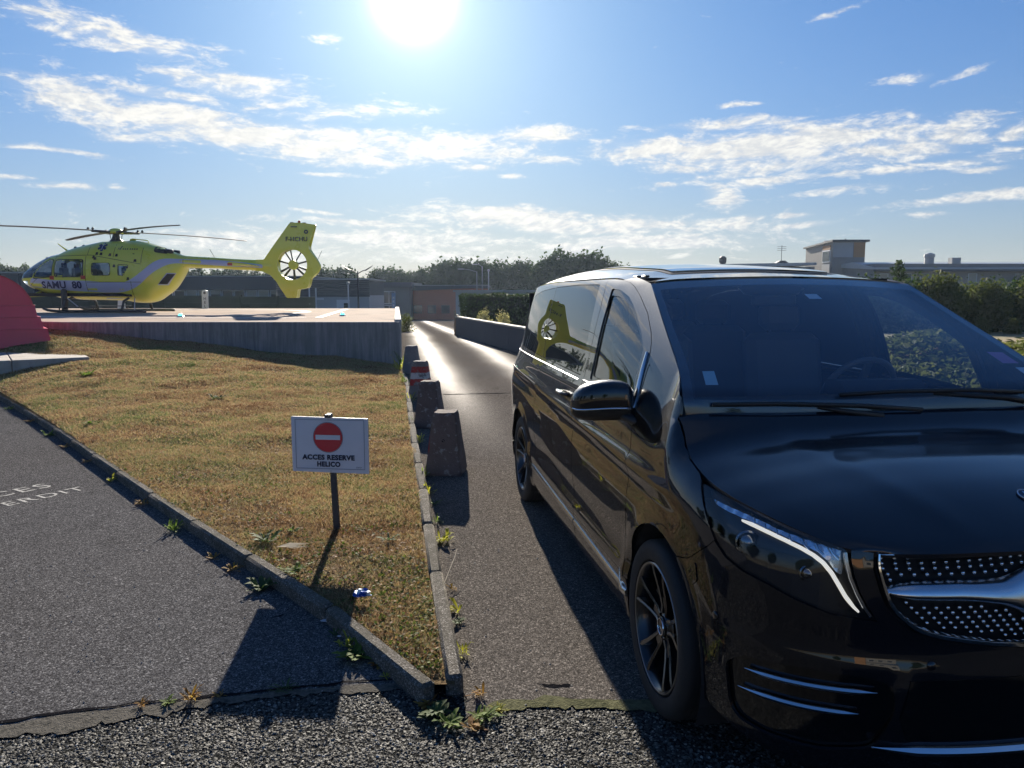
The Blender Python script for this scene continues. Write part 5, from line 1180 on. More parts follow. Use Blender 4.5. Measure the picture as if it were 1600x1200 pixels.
    u = np.array([.905, .912, .925, .945, .970, .985]); v = np.array([.935, .905, .86, .815, .768, .748]); n = nrmS(sd, u, v); ribbon('inner_blade', f0(u, v)-n*.015, n, .016, .008, M_CHROMED, hl)
    # two lens units
    for uu, zz, rr, nm in ((.585, .905, .030, 'main_lens'), (.800, .852, .020, 'side_lens')):
        n = nrmS(sd, np.array([uu]), np.array([zz]))[0]; c = Vector(f0(np.array([uu]), np.array([zz]))[0]) - Vector(n)*.045; dirv = (Vector(n)*.5 + Vector((0, -1, 0))).normalized(); q = dirv.to_track_quat('Z', 'Y').to_matrix().to_4x4()
        b = MB(); b.lathe([(rr*1.35, -.004), (rr*1.35, .010), (rr*1.15, .014), (rr*1.1, .004)], n=20, caps=False); b.lathe([(rr*1.02, .004), (rr*.92, .012), (rr*.6, .020), (rr*.25, .024), (.0005, .0245)], n=20)
        b.v = [tuple(Matrix.Translation(c) @ q @ Vector(v)) for v in b.v]; b.build(nm, M_INTREF, hl, ang=.6)
    # washers flap and joint line on the bumper below the lamp
    bpan('washer_flap', sd, rounded([(.325, .735), (.385, .765), (.395, .70), (.35, .665)], .015), (), M_PAINTK, off=.0035, rim=.003)

# star badge in the grille and the small bonnet badge
def star(name, c, dirn, R, m_ring, m_star, parent, tube=.1, back=None):
    q = Matrix.Translation(Vector(c)) @ Vector(dirn).to_track_quat('Z', 'Y').to_matrix().to_4x4()
    root = MB(); root.lathe([(R*.02, -R*.12), (R*1.02, -R*.12), (R*1.0, R*.00), (R*.96, R*.06), (R*.86, R*.06), (R*.82, 0), (.0005, -R*.02)], n=40); root.v = [tuple(q @ Vector(v)) for v in root.v]
    o = root.build(name, m_ring if back is None else back, parent, ang=.7)
    b = MB(); b.lathe([(R*.90, .0), (R*.90, R*.10), (R*.95, R*.14), (R*1.0, R*.10), (R*1.0, 0)], n=40, caps=False); b.v = [tuple(q @ Vector(v)) for v in b.v]; b.build('ring', m_ring, o, True)
    V = [(0, 0, R*.18)]; F_ = []
    for k in range(6):
        a = pi/2 + k*pi/3; rr = R*.92 if k % 2 == 0 else R*.16; V.append((rr*cos(a), rr*sin(a), R*.02))
    for k in range(6): F_.append((0, 1+k, 1+(k+1) % 6))
    V2 = [tuple(q @ Vector(v)) for v in V]; b = MB(); b.add(V2, F_); b.build('star', m_star, o)
    return o
cz = .822; cg = fS(-1)(np.array([UC]), np.array([cz]))[0]
star('grille_badge', (0, cg[1]-.020, cz), (0, -1, .06), .105, M_CHROME, M_CHROME, van, back=M_GLOSSK)

# ---- bonnet, windscreen, roof as skins between their edges
def coons(name, c0, c1, d0, d1, nu, nv, m, dome=None, rim=.012, smooth=True, parent=van, nscale=1):
    """c0(x), c1(x): front and rear edge; d0(y), d1(y): left and right edge"""
    x = np.linspace(0, 1, nu); y = np.linspace(0, 1, nv); X, Y = np.meshgrid(x, y, indexing='ij')
    C0, C1, D0, D1 = c0(x), c1(x), d0(y), d1(y)
    S = (1-Y)[..., None]*C0[:, None] + Y[..., None]*C1[:, None] + (1-X)[..., None]*D0[None] + X[..., None]*D1[None] \
        - ((1-X)*(1-Y))[..., None]*C0[0] - (X*(1-Y))[..., None]*C0[-1] - ((1-X)*Y)[..., None]*C1[0] - (X*Y)[..., None]*C1[-1]
    if dome is not None: S[..., 2] += dome(X, Y)
    V = S.reshape(-1, 3); i = np.arange(nu*nv).reshape(nu, nv); F_ = np.stack([i[:-1, :-1], i[1:, :-1], i[1:, 1:], i[:-1, 1:]], -1).reshape(-1, 4)
    # rim turned in
    bd = np.concatenate([i[:, 0], i[-1, 1:], i[::-1, -1][1:], i[0, ::-1][1:-1]]); low_ = V[bd].copy(); low_[:, 2] -= rim; n0 = len(V); k = len(bd)
    V = np.vstack([V, V[bd], low_]); F2 = [(n0+a, n0+(a+1) % k, n0+k+(a+1) % k, n0+k+a) for a in range(k)]
    o = mesh_obj(name, V, [tuple(f) for f in F_] + F2, m, parent, True)
    bm = bmesh.new(); bm.from_mesh(o.data); bmesh.ops.recalc_face_normals(bm, faces=bm.faces); bm.to_mesh(o.data); bm.free()
    return o
def lerpc(pts):
    P_ = np.array(pts, float); L_ = np.concatenate([[0], np.cumsum(np.linalg.norm(np.diff(P_, axis=0), axis=1))]); L_ /= L_[-1]
    fs = [spline(L_, P_[:, k]) for k in range(3)]; return lambda t: np.stack([f(t) for f in fs], -1)
def sides(pts_stz):
    """(s,t,z) list -> edge on the near side (-) and on the far side (+)"""
    return lerpc([(-t, -s, z) for s, t, z in pts_stz]), lerpc([(t, -s, z) for s, t, z in pts_stz])
_hs = shell(_U, SEAM[:, 2]-.002); hs = [(float(s), float(t)-.004, float(z)+.004) for s, t, z in zip(*_hs)]
L0, R0 = sides(hs)                                   # y=0 at the cowl, 1 at the grille
e0 = hs[0]; e1 = hs[-1]
cowl = lerpc([(-e0[1], -e0[0], e0[2]), (-.80, -.066, 1.236), (-.66, -.074, 1.241), (-.45, -.085, 1.243), (-.2, -.096, 1.244), (0, -.100, 1.244), (.2, -.096, 1.244), (.45, -.085, 1.243), (.66, -.074, 1.241), (.80, -.066, 1.236), (e0[1], -e0[0], e0[2])])
lead = lerpc([(-e1[1], -e1[0], e1[2]), (-.5, -.884, .944), (-.35, -.912, .948), (-.18, -.928, .951), (0, -.935, .952), (.18, -.928, .951), (.35, -.912, .948), (.5, -.884, .944), (e1[1], -e1[0], e1[2])])
def bdome(X, Y):
    w = 16*X*(1-X)*Y*(1-Y); xx = np.abs(X-.5)*2
    ridge = np.exp(-((xx - (.62-.22*Y))/.07)**2)*sstep(0, .15, Y)*(1-sstep(.72, 1, Y))
    edge = (1-xx**6)*(1-(2*Y-1)**4)
    return .088*np.sin(pi*Y**1.05)*(1-xx**2.3) + .004*ridge
M_BONN = mat('dusty black pearl paint', (.0035, .0050, .0095), .5, .0, .12, 1.0, .13, 1.62); coons('bonnet', cowl, lead, L0, R0, 60, 60, M_BONN, bdome)
# little badge on the nose of the bonnet
from mathutils.bvhtree import BVHTree
_bm = bmesh.new(); _bm.from_mesh(bpy.data.objects['bonnet'].data); _bv = BVHTree.FromBMesh(_bm); _hit = _bv.ray_cast(Vector((0, -.755, 2)), Vector((0, 0, -1))); _bm.free()
star('bonnet_badge', tuple(_hit[0] + Vector((0, -.001, .004))), tuple(_hit[1] if _hit[1].z > 0 else -_hit[1]), .027, M_CHROMED, M_CHROME, van, back=mat('navy enamel', (.01, .02, .06), .2))
# windscreen
ws_side = []
for (u_, z_) in PIL:
    s_, t_, zz_ = shell(np.array(u_), np.array(z_)); ws_side.append((float(s_)+.004, float(t_)-.004, z_))
ws_side[-1] = (.052, .850, 1.226)
wsL, wsR = sides(ws_side)
top = ws_side[0]; bot = ws_side[-1]
hdr = lerpc([(-top[1], -top[0], top[2]), (-.55, .835, 1.762), (-.3, .815, 1.772), (0, .805, 1.777), (.3, .815, 1.772), (.55, .835, 1.762), (top[1], -top[0], top[2])])
cwl = lerpc([(-bot[1], -bot[0], bot[2]), (-.62, -.085, 1.214), (-.35, -.105, 1.208), (0, -.115, 1.205), (.35, -.105, 1.208), (.62, -.085, 1.214), (bot[1], -bot[0], bot[2])])
wsd = lambda X, Y: .028*(16*X*(1-X)*Y*(1-Y))
ws = coons('windscreen', hdr, cwl, wsL, wsR, 40, 30, M_WS, wsd, rim=0)
# black band round the glass (a frame lying just inside it)
def frit():
    x = np.linspace(0, 1, 41); y = np.linspace(0, 1, 31); me = ws.data; S = np.array([v.co[:] for v in me.vertices])[:40*30].reshape(40, 30, 3)
    V = []; F_ = []
    idx = {}
    def vid(i, j):
        if (i, j) not in idx: idx[(i, j)] = len(V); p = S[i, j]; V.append((p[0]*.9995, p[1]+.004, p[2]-.004))
        return idx[(i, j)]
    for i in range(39):
        for j in range(29):
            if i < 1 or i >= 38 or j < 2 or j >= 27: F_.append((vid(i, j), vid(i+1, j), vid(i+1, j+1), vid(i, j+1)))
    return mesh_obj('windscreen_band', V, F_, M_GLOSSK, van, True)
frit()
# cowl panel under the rear edge of the bonnet
MB().prism([(-.06, 1.200), (.06, 1.19), (.08, 1.15), (-.06, 1.15)], -.74, .74, 'x').build('cowl_panel', M_PLAST, van)
# wipers
def wiper(name, a, arm_mid, b0, b1, lift=.02):
    bb = MB(); bb.tube([a, arm_mid, tuple((Vector(b0)+Vector(b1))*.5)], [.014, .010, .007], 8); w = bb.build(name, M_PLAST, van, True)
    MB().tube([b0, tuple((Vector(b0)*.7+Vector(b1)*.3)+Vector((0, -.012, .012))), tuple((Vector(b0)*.3+Vector(b1)*.7)+Vector((0, -.012, .012))), b1], .0065, 6, flat=1.5).build('blade', M_PLAST, w, True)
    return w
def onws(x, yy, lift=.013):
    S = np.array([v.co[:] for v in ws.data.vertices])[:40*30].reshape(40, 30, 3); i = x*39; j = yy*29; i0, j0 = int(min(i, 38)), int(min(j, 28)); p = S[i0, j0]*(1-(i-i0))*(1-(j-j0)) + S[i0+1, j0]*(i-i0)*(1-(j-j0)) + S[i0, j0+1]*(1-(i-i0))*(j-j0) + S[i0+1, j0+1]*(i-i0)*(j-j0); return (p[0], p[1]-lift, p[2]+lift)
wiper('wiper', onws(.90, .985), onws(.80, .955), onws(.36, .925), onws(.84, .935))
wiper('wiper', onws(.46, 1.0), onws(.38, .985), onws(.06, .965), onws(.56, .985, .016))
# roof
ztop = [(-.86, 1.757), (-1.07, 1.767), (-1.325, 1.786), (-1.6, 1.7875), (-2.1, 1.788), (-2.7, 1.786), (-3.1, 1.778), (-3.4, 1.764), (-3.65, 1.742), (-3.85, 1.712), (-4.05, 1.665)]
zt2 = [(-.86, .690, 1.757)]
for u_, z_ in ztop[1:]:
    a, b, c = shell(np.array(u_), np.array(z_-.006)); zt2.append((float(a), float(b)-.004, z_))
rL, rR = sides(zt2)
f0_ = zt2[0]; f1_ = zt2[-1]
rf = lerpc([(-f0_[1], -f0_[0], f0_[2]), (-.55, .852, 1.772), (-.3, .832, 1.782), (0, .822, 1.787), (.3, .832, 1.782), (.55, .852, 1.772), (f0_[1], -f0_[0], f0_[2])])
rr_ = lerpc([(-f1_[1], -f1_[0], f1_[2]), (-.4, 4.04, 1.735), (0, 4.10, 1.76), (.4, 4.04, 1.735), (f1_[1], -f1_[0], f1_[2])])
def rdome(X, Y):
    xx = np.abs(X-.5)*2; cross = (1-xx**3.2)
    prof = np.interp(Y.ravel(), [0, .06, .15, .30, .5, .8, 1], [0, .034, .064, .085, .088, .070, 0]).reshape(Y.shape)
    prof = spline([0, .06, .1, .2, .36, .5, .8, 1], [0, .008, .013, .026, .044, .045, .014, 0])(Y)
    return prof*cross
roof = coons('roof', rf, rr_, rL, rR, 44, 70, M_PAINTK, rdome, rim=.02)
# panoramic sunroof: a raised dark pane with a shadow gap
S = np.array([v.co[:] for v in roof.data.vertices])[:44*70].reshape(44, 70, 3)
def skin(name, i0, i1, j0, j1, dz, m, parent, rim=.02):
    V = S[i0:i1, j0:j1].copy(); V[..., 2] += dz; a, b = V.shape[:2]; V = V.reshape(-1, 3); i = np.arange(a*b).reshape(a, b); F_ = [tuple(f) for f in np.stack([i[:-1, :-1], i[1:, :-1], i[1:, 1:], i[:-1, 1:]], -1).reshape(-1, 4)]
    bd = np.concatenate([i[:, 0], i[-1, 1:], i[::-1, -1][1:], i[0, ::-1][1:-1]]); low_ = V[bd].copy(); low_[:, 2] -= rim; k = len(bd); n0 = len(V)
    VV = np.vstack([V, V[bd], low_]); F_ += [(n0+q, n0+(q+1) % k, n0+k+(q+1) % k, n0+k+q) for q in range(k)]
    o = mesh_obj(name, VV, F_, m, parent, True); bm = bmesh.new(); bm.from_mesh(o.data); bmesh.ops.recalc_face_normals(bm, faces=bm.faces); bm.to_mesh(o.data); bm.free(); return o
M_SUNR = mat('sunroof glass', (.006, .008, .012), .04, 0, .8, 1, .01)
skin('sunroof', 8, 36, 7, 34, .009, M_SUNR, van, .02); skin('sunroof_gap', 7, 37, 6, 35, .002, M_PLAST, van, .0)
for sd in (-1,):   # roof caps on the rail
    for yy in (1.03, 1.13):
        q = fS(sd)(np.array([-yy]), np.array([1.775]))[0]; MB().box((q[0]-sd*.055, q[1], 1.788), (.03, .055, .012), bev=.004).build('roof_cap', M_PLAST, van)
    u = np.linspace(-.92, -3.9, 60); v = np.interp(u, [-3.9, -3.3, -2.7, -1.6, -1.07, -.92], [1.747, 1.777, 1.783, 1.7835, 1.763, 1.757])
# ---- closed dark tub inside the body so nothing shows through the joints
def tub():
    for sd in (-1, 1):
        zg = [.24, .6, .9, 1.0, 1.1, 1.18]; ug = np.linspace(-4.7, UC, 80); V = []; F_ = []
        keep = []
        for i, u in enumerate(ug):
            for z in zg:
                zz = min(z, float(ZH(np.array(u)))-.02) if u > -.1 else z
                p = fS(sd)(np.array([u]), np.array([zz]))[0] - nrmS(sd, np.array([u]), np.array([zz]))[0]*(.06 if u > .9 else .022); V.append(p)
        K = len(zg)
        for i in range(79):
            for k in range(K-1):
                uc, zc = (ug[i]+ug[i+1])/2, (zg[k]+zg[k+1])/2
                if any(math.hypot(uc-c, (zc-.35)*1.0) < .50 for c in (.045, -3.19)): continue
                if uc > .30 and uc < 1.0 and zc > .8: continue
                F_.append((i*K+k, (i+1)*K+k, (i+1)*K+k+1, i*K+k+1))
        b = MB(); b.add(V, F_); b.build('inner_shell', M_DARKIN, van)
tub()
b = MB(); b.box((0, 1.9, .25), (1.72, 4.5, .06)).box((0, -.30, .62), (1.30, .9, .7)); b.build('floor_pan', M_DARKIN, van)
for sd in (-1, 1):
    for cy, rx, ry in ((-.045, .40, .445), (3.19, .415, .43)):
        V = []; F_ = []; n_ = 20
        for k in range(n_+1):
            a = radians(-25 + 230*k/n_)
            for xx in (.932, .70): V.append((sd*xx, cy - rx*cos(a), .355+ry*sin(a)))
        for k in range(n_): F_.append((2*k, 2*k+1, 2*k+3, 2*k+2))
        b = MB(); b.add(V, F_); b.add([(sd*.70, cy-.5, .2), (sd*.70, cy+.5, .2), (sd*.70, cy+.5, .85), (sd*.70, cy-.5, .85)], [(0, 1, 2, 3)]); b.build('wheel_arch_liner', M_DARKIN, van)

# ---- wheels
def wheel(sd, cy, steer=0.0, det=True):
    w = empty('wheel', (sd*.845, cy, .350)); w.parent = van; w.rotation_euler = (0, 0, steer + (0 if sd < 0 else pi))
    R = .352
    # local x: outwards is -x
    prof = [(.258, .10), (.262, -.080), (.270, -.098), (.300, -.106), (.330, -.102), (.344, -.092), (.3515, -.078), (R, -.06), (R, .06), (.3515, .078), (.344, .092), (.30, .106), (.258, .10)]
    ty = MB().lathe([(r_, x_) for r_, x_ in prof], 'x', n=64, caps=False).build('tyre', M_RUBBER, w, ang=.5)
    g_ = MB()
    for xx in (-.045, -.015, .015, .045): g_.lathe([(R+.0006, xx-.004), (R+.0006, xx+.004)], 'x', n=48, caps=False)
    g_.build('tread_groove', M_DARKIN, ty)
    rim = MB().lathe([(.262, -.092), (.258, -.096), (.250, -.094), (.243, -.086), (.235, -.06), (.225, .02), (.225, .09)], 'x', n=64, caps=False).build('rim', M_RIMD, w, ang=.6)
    MB().lathe([(.2605, -.0925), (.2585, -.0975), (.2530, -.0965), (.2515, -.0925)], 'x', n=64, caps=False).build('rim_edge', M_RIMB, rim, True)
    MB().lathe([(.17, -.020), (.17, .000), (.05, .0)], 'x', n=40, caps=False).lathe([(.17, -.020), (.07, -.022), (.06, -.03)], 'x', n=40, caps=False).build('brake_disc', M_DISC, w, ang=.5)
    MB().box((.0, .12, .09), (.06, .10, .13), rx=.7, bev=.01).build('brake_caliper', M_DKMET, w)
    # five twin spokes, each a pair of folded blades
    for k in range(5):
        a = 2*pi*k/5 + pi/2 + .0
        V = []; F_ = []; rows = [(.050, -.060, .034), (.085, -.058, .036), (.130, -.066, .043), (.180, -.078, .052), (.215, -.086, .062), (.246, -.090, .074)]
        mb_ = MB(); me_ = MB()
        for sg_ in (-1, 1):
            V = []; V2 = []
            for (rr, xx, off) in rows:
                o = sg_*(off - .012)*1.0; wd = .0085 + .002*(rr > .2)
                for dx_, dy_ in ((.030, -wd*1.1), (.0, -wd), (-.004, 0), (.0, wd), (.030, wd*1.1)):
                    V.append((xx+dx_, rr, o+dy_))
                for dx_, dy_ in ((-.0006, -wd*1.0*sg_), (-.0045, -.1*wd*sg_)): V2.append((xx+dx_-.0005, rr, o+dy_))
            M_ = Matrix.Rotation(a, 4, 'X')
            K = 5; F_ = [(i*K+j, i*K+(j+1) % K, (i+1)*K+(j+1) % K, (i+1)*K+j) for i in range(len(rows)-1) for j in range(K)]
            mb_.add([M_ @ Vector(v) for v in V], F_)
            F2 = [(i*2, i*2+1, (i+1)*2+1, (i+1)*2) for i in range(len(rows)-1)]
            me_.add([M_ @ Vector(v) for v in V2], F2)
        # the web that joins the pair near the hub
        Vw = [M_ @ Vector(v) for v in ((-.052, .04, -.02), (-.052, .04, .02), (-.060, .120, .027), (-.060, .120, -.027), (-.03, .04, -.02), (-.03, .04, .02), (-.035, .120, .027), (-.035, .120, -.027))]
        mb_.add(Vw, [(0, 1, 2, 3), (7, 6, 5, 4), (0, 4, 5, 1), (1, 5, 6, 2), (2, 6, 7, 3), (3, 7, 4, 0)])
        sp_ = mb_.build('spoke', M_RIMD, w, ang=.5); me_.build('spoke_edge', M_RIMB, sp_)
    MB().lathe([(.060, .0), (.058, -.050), (.046, -.062), (.044, -.060)], 'x', n=30, caps=False).build('hub', M_RIMD, w, ang=.6)
    cap = MB().lathe([(.040, -.058), (.040, -.066), (.036, -.070), (.0005, -.0715)], 'x', n=30).build('hub_cap', mat('hub cap black', (.01, .01, .012), .3) if 'hub cap black' not in bpy.data.materials else bpy.data.materials['hub cap black'], w, ang=.6)
    star_ = MB(); V = [(-.0745, 0, 0)]
    for q in range(6): a = pi/2+q*pi/3; rr = .030 if q % 2 == 0 else .005; V.append((-.0725, rr*cos(a), rr*sin(a)))
    star_.add(V, [(0, 1+q, 1+(q+1) % 6) for q in range(6)]); star_.lathe([(.030, -.0722), (.031, -.0745), (.034, -.0745), (.035, -.0712)], 'x', n=30, caps=False); star_.build('star_mark', M_CHROME, cap)
    return w
wheel(-1, 0, -.012); wheel(-1, 3.2); wheel(1, 0); wheel(1, 3.2)

# ---- door mirrors
def mirror(sd):
    m = empty('door_mirror', (0, 0, 0)); m.parent = van
    V = []; F_ = []; N_ = 28; secs = []
    # lofted across x: from the root beside the pillar to the rounded outer end; section in y (rearwards), z
    X = [(.915, .45, 1.212, .045, .066), (.930, .46, 1.216, .065, .080), (.955, .48, 1.219, .078, .088), (.995, .50, 1.219, .084, .091), (1.04, .515, 1.216, .086, .090), (1.085, .53, 1.210, .082, .086), (1.125, .545, 1.201, .070, .075), (1.150, .555, 1.192, .052, .057), (1.164, .56, 1.186, .028, .030), (1.167, .562, 1.184, .002, .002)]
    for x, y, z, ry, rz in X:
        for k in range(N_):
            a = 2*pi*k/N_; c, s = cos(a), sin(a); e = .62
            yy = y - ry*abs(c)**e*(1 if c > 0 else -.55)*1.0; zz = z + rz*abs(s)**e*(1 if s > 0 else -1); V.append((sd*x, yy, zz))
    for i in range(len(X)-1):
        for k in range(N_): F_.append((i*N_+k, i*N_+(k+1) % N_, (i+1)*N_+(k+1) % N_, (i+1)*N_+k))
    F_.append(tuple(range(N_)))
    b = MB(); b.add(V, F_); b.build('mirror_housing', M_PAINTK, m, True)
    # dark lower tray with the turn signal line
    P_ = [Vector((sd*x, y-ry*.98, z-rz*.33)) for x, y, z, ry, rz in X[1:9]]; MB().tube(P_, .0045, 6).build('signal_strip', M_INDIG, m, True)
    b = MB()
    for x, y, z, ry, rz in X[1:8]: pass
    V = []; F_ = []; sub = X[1:9]
    for x, y, z, ry, rz in sub:
        for k in range(9):
            a = radians(-168 + 156*k/8); c, s = cos(a), sin(a); e = .62
            yy = y - (ry+.003)*abs(c)**e*(1 if c > 0 else -.55); zz = z + (rz+.003)*abs(s)**e*(1 if s > 0 else -1); V.append((sd*x, yy, min(zz, z-rz*.38)))
    for i in range(len(sub)-1):
        for k in range(8): F_.append((i*9+k, i*9+k+1, (i+1)*9+k+1, (i+1)*9+k))
    b.add(V, F_); b.build('mirror_tray', M_PLAST, m, True)
    V = [(sd*x, y+ry*.52, z+q*rz*.80) for x, y, z, ry, rz in X[1:8] for q in (-1, 1)]; b = MB(); b.add(V, [(2*i, 2*i+2, 2*i+3, 2*i+1) for i in range(6)]); b.build('mirror_glass', M_CHROME, m)
    b = MB(); b.tube([(sd*.865, .30, 1.13), (sd*.90, .36, 1.135), (sd*.94, .43, 1.150), (sd*.96, .46, 1.165)], [.050, .042, .036, .030], 10, flat=.6); b.build('mirror_arm', M_PLAST, m, True)
    return m
mirror(-1); mirror(1)

# ---- cabin
cab = MB(); cab.box((0, .62, 1.02), (1.60, .10, .25)); cab.prism([(.10, 1.16), (.28, 1.205), (.52, 1.215), (.66, 1.16), (.72, .98), (.50, .80), (.10, .85)], -.80, .80, 'x'); cab.build('dashboard', M_DARKIN, van)
cab = MB(); cab.prism([(.48, 1.21), (.56, 1.275), (.68, 1.27), (.70, 1.20)], .18, .62, 'x'); cab.build('instrument_hood', M_DARKIN, van)
def seat(x, y, name='seat'):
    s = empty(name, (x, y, 0)); s.parent = van
    MB().box((0, 0, .82), (.50, .52, .16), bev=.05).build('cushion', M_SEAT, s, ang=.6); MB().box((0, .28, 1.15), (.50, .14, .62), rx=-.18, bev=.05).build('backrest', M_SEAT, s, ang=.6)
    MB().box((0, .36, 1.56), (.27, .10, .18), rx=-.12, bev=.04).build('headrest', M_SEAT, s, ang=.6)
    for q in (-.07, .07): MB().tube([(q, .33, 1.42), (q, .345, 1.50)], .007, 6).build('headrest_rod', M_CHROME, s)
    return s
for x, y in ((-.42, 1.25), (.42, 1.25), (-.42, 2.25), (.42, 2.25), (-.42, 3.15), (.42, 3.15)): seat(x, y)
st = empty('steering_wheel', (.40, .74, 1.20)); st.parent = van; st.rotation_euler = (radians(-62), 0, 0)
b = MB(); n_ = 40; b.tube([(.19*cos(2*pi*k/n_), .19*sin(2*pi*k/n_), 0) for k in range(n_+1)], .016, 8, caps=False); b.build('wheel_rim', M_SEAT, st, True)
b = MB(); b.lathe([(.07, -.02), (.075, .0), (.06, .02), (.001, .03)], n=20); [b.box((.115*cos(a), .115*sin(a), 0), (.13, .035, .02), rz=a) for a in (0, pi, -pi/2)]; b.build('wheel_boss', M_SEAT, st)
# head lining, rear bulkhead: the cabin is dark, the driver's side window lets the bank show through
MB().box((0, 2.35, 1.765), (1.36, 2.8, .03)).build('head_lining', M_DARKIN, van); MB().box((0, 3.9, 1.2), (1.5, .04, 1.0)).build('rear_wall', M_DARKIN, van)
b = MB(); b.lathe([(.10, 0), (.12, -.03), (.10, -.06), (.06, -.07)], n=16); b.v = [(x*1.5, .93+y*.8, 1.755+z) for x, y, z in b.v]; b.build('sensor_pod', M_PLAST, van, True)
b = MB(); b.box((0.0, .90, 1.665), (.25, .03, .065), bev=.012); b.tube([(0, .90, 1.69), (0, .92, 1.74)], .012, 6); b.build('rear_view_mirror', M_PLAST, van, ang=.6)
# stickers inside the glass
def sticker(name, x0, y0, w, h, m):
    ps = [Vector(onws(a, b_, -.006)) for a, b_ in ((x0, y0), (x0+w, y0), (x0+w, y0+h), (x0, y0+h))]
    return mesh_obj(name, ps, [(0, 1, 2, 3)], m, van)
M_STK = mat('paper sticker', (.42, .62, .70), .7); M_STK2 = mat('magenta sticker', (.50, .16, .38), .7); M_STK3 = mat('white sticker', (.72, .76, .80), .7)
sticker('sticker', .060, .765, .030, .085, M_STK); sticker('sticker', .905, .66, .052, .085, M_STK2); sticker('sticker', .925, .775, .040, .06, M_STK3); sticker('toll_tag', .512, .175, .045, .05, M_STK3)

# ------------------------------------------------------------------ the rescue helicopter
M_YEL = mat('lime yellow paint', build=varied((.62, .66, .065), .04, .8, .30)); M_YEL.node_tree.nodes['Principled BSDF'].inputs['Coat Weight'].default_value = .4
M_STRIPE = mat('silver blue stripe', (.42, .47, .62), .40, .05); M_HGLASS = glass('helicopter glass', (.35, .42, .50), ior=1.5, veil_tint=((.03, .05, .10), .25)); M_HBLUE = mat('navy lettering', (.006, .018, .09), .5)
M_BLADE = mat('rotor blade grey', (.030, .032, .036), .5); M_REDT = mat('red warning tab', (.45, .05, .03), .5); M_SEAM = mat('panel joint', (.10, .11, .02), .6)
heli = empty('helicopter', (-14.14, 27.3, 1.028), 0, 'lime yellow rescue helicopter with silver blue stripe parked on the raised pad', 'helicopter')
H_TOP = [(-3.357, 1.177), (-3.322, 1.223), (-3.253, 1.350), (-3.078, 1.523), (-2.815, 1.707), (-2.515, 1.878), (-2.215, 2.007), (-1.915, 2.076), (-1.691, 2.178), (-1.315, 2.302), (-0.946, 2.388), (-0.623, 2.459), (-0.378, 2.505), (0.185, 2.519), (0.708, 2.538), (1.121, 2.478), (1.384, 2.399), (1.684, 2.307), (2.030, 2.148), (2.468, 2.014), (3.484, 1.947), (4.453, 1.885), (5.606, 1.846)]
H_BOT = [(-3.357, 1.153), (-3.322, 1.130), (-3.191, 0.999), (-2.930, 0.831), (-2.630, 0.715), (-2.215, 0.568), (-1.991, 0.508), (-1.615, 0.484), (-1.165, 0.443), (-0.565, 0.434), (0.438, 0.392), (0.669, 0.346), (1.008, 0.330), (1.308, 0.378), (1.626, 0.565), (1.949, 0.796), (2.192, 1.084), (2.353, 1.315), (2.515, 1.569), (3.484, 1.557), (4.453, 1.500), (5.606, 1.453)]
hT = spline([p[0] for p in H_TOP], [p[1] for p in H_TOP]); hB = spline([p[0] for p in H_BOT], [p[1] for p in H_BOT])
XA, XB = H_TOP[0][0], H_TOP[-1][0]
hW = spline([XA, XA+.06, XA+.35, XA+.9, XA+1.7, XA+2.6, .9, 1.5, 2.0, 2.5, 3.2, XB], [.01, .28, .56, .76, .88, .92, .90, .80, .58, .32, .24, .20])
def h_yz(x, ph):
    x = np.asarray(x, float); zt, zb, w = hT(x), hB(x), hW(x); zm = zb + (zt-zb)*.42
    c, s = np.cos(ph), np.sin(ph); n = 2.5
    y = -w*np.sign(c)*np.abs(c)**(2/n); z = np.where(s > 0, zm + (zt-zm)*np.abs(s)**(2/2.1), zm - (zm-zb)*np.abs(s)**(2/n))
    return y, z
def h_surf(sd):
    def f(x, z):
        zt, zb, w = hT(x), hB(x), hW(x); zm = zb + (zt-zb)*.42
        q = np.where(z > zm, np.clip((z-zm)/(zt-zm), 0, .999)**2.1, np.clip((zm-z)/(zm-zb), 0, .999)**2.5)
        return np.stack([x+0*z, -sd*w*(1-q)**(1/2.5), z+0*x], -1)
    return f
def hpan(name, poly, m, off=.006, sides=(1,), parent=heli, h=.12, holes=(), rim=.0):
    out = []
    for sd in sides: out.append(panel(name, h_surf(sd), poly, holes, h=h, off=off, rim=rim, mat=m, parent=parent, side=1 if sd > 0 else -1))
    for o, sd in zip(out, sides):
        # make sure it stands outside the hull
        v = o.data.vertices[0].co
    return out[0]
HW_ = {'w1': rounded([(-2.602, 1.204), (-2.538, 1.407), (-2.284, 1.707), (-2.076, 1.823), (-1.896, 1.823), (-1.896, 1.257)], .06), 'w2': rounded([(-1.765, 1.823), (-0.777, 1.823), (-0.777, 1.257), (-1.765, 1.257)], .09), 'w3': rounded([(-0.450, 1.707), (0.166, 1.707), (0.166, 1.303), (-0.450, 1.303)], .09), 'w4': rounded([(0.448, 1.661), (0.821, 1.638), (0.634, 1.297), (0.448, 1.297)], .07)}
WSH = [(-3.437, 1.172), (-3.437, 1.430), (-3.091, 1.892), (-2.215, 2.192), (-1.915, 2.238), (-1.915, 2.053), (-2.076, 1.954), (-2.226, 1.834), (-2.388, 1.638), (-2.538, 1.430), (-2.665, 1.234), (-2.870, 1.195)]
CHIN = [(-3.241, 1.073), (-2.872, 1.126), (-2.930, 0.858), (-3.022, 0.900)]
nx, nph = 330, 96
xs = np.concatenate([XA + (np.linspace(0, 1, 60)**1.7)*.9, np.linspace(XA+.9, XB, nx-60+1)[1:]]); ph = np.linspace(0, 2*pi, nph+1)[:-1]
XX, PP = np.meshgrid(xs, ph, indexing='ij'); YY, ZZ_ = h_yz(XX, PP); HV = np.stack([XX, YY, ZZ_], -1).reshape(-1, 3)
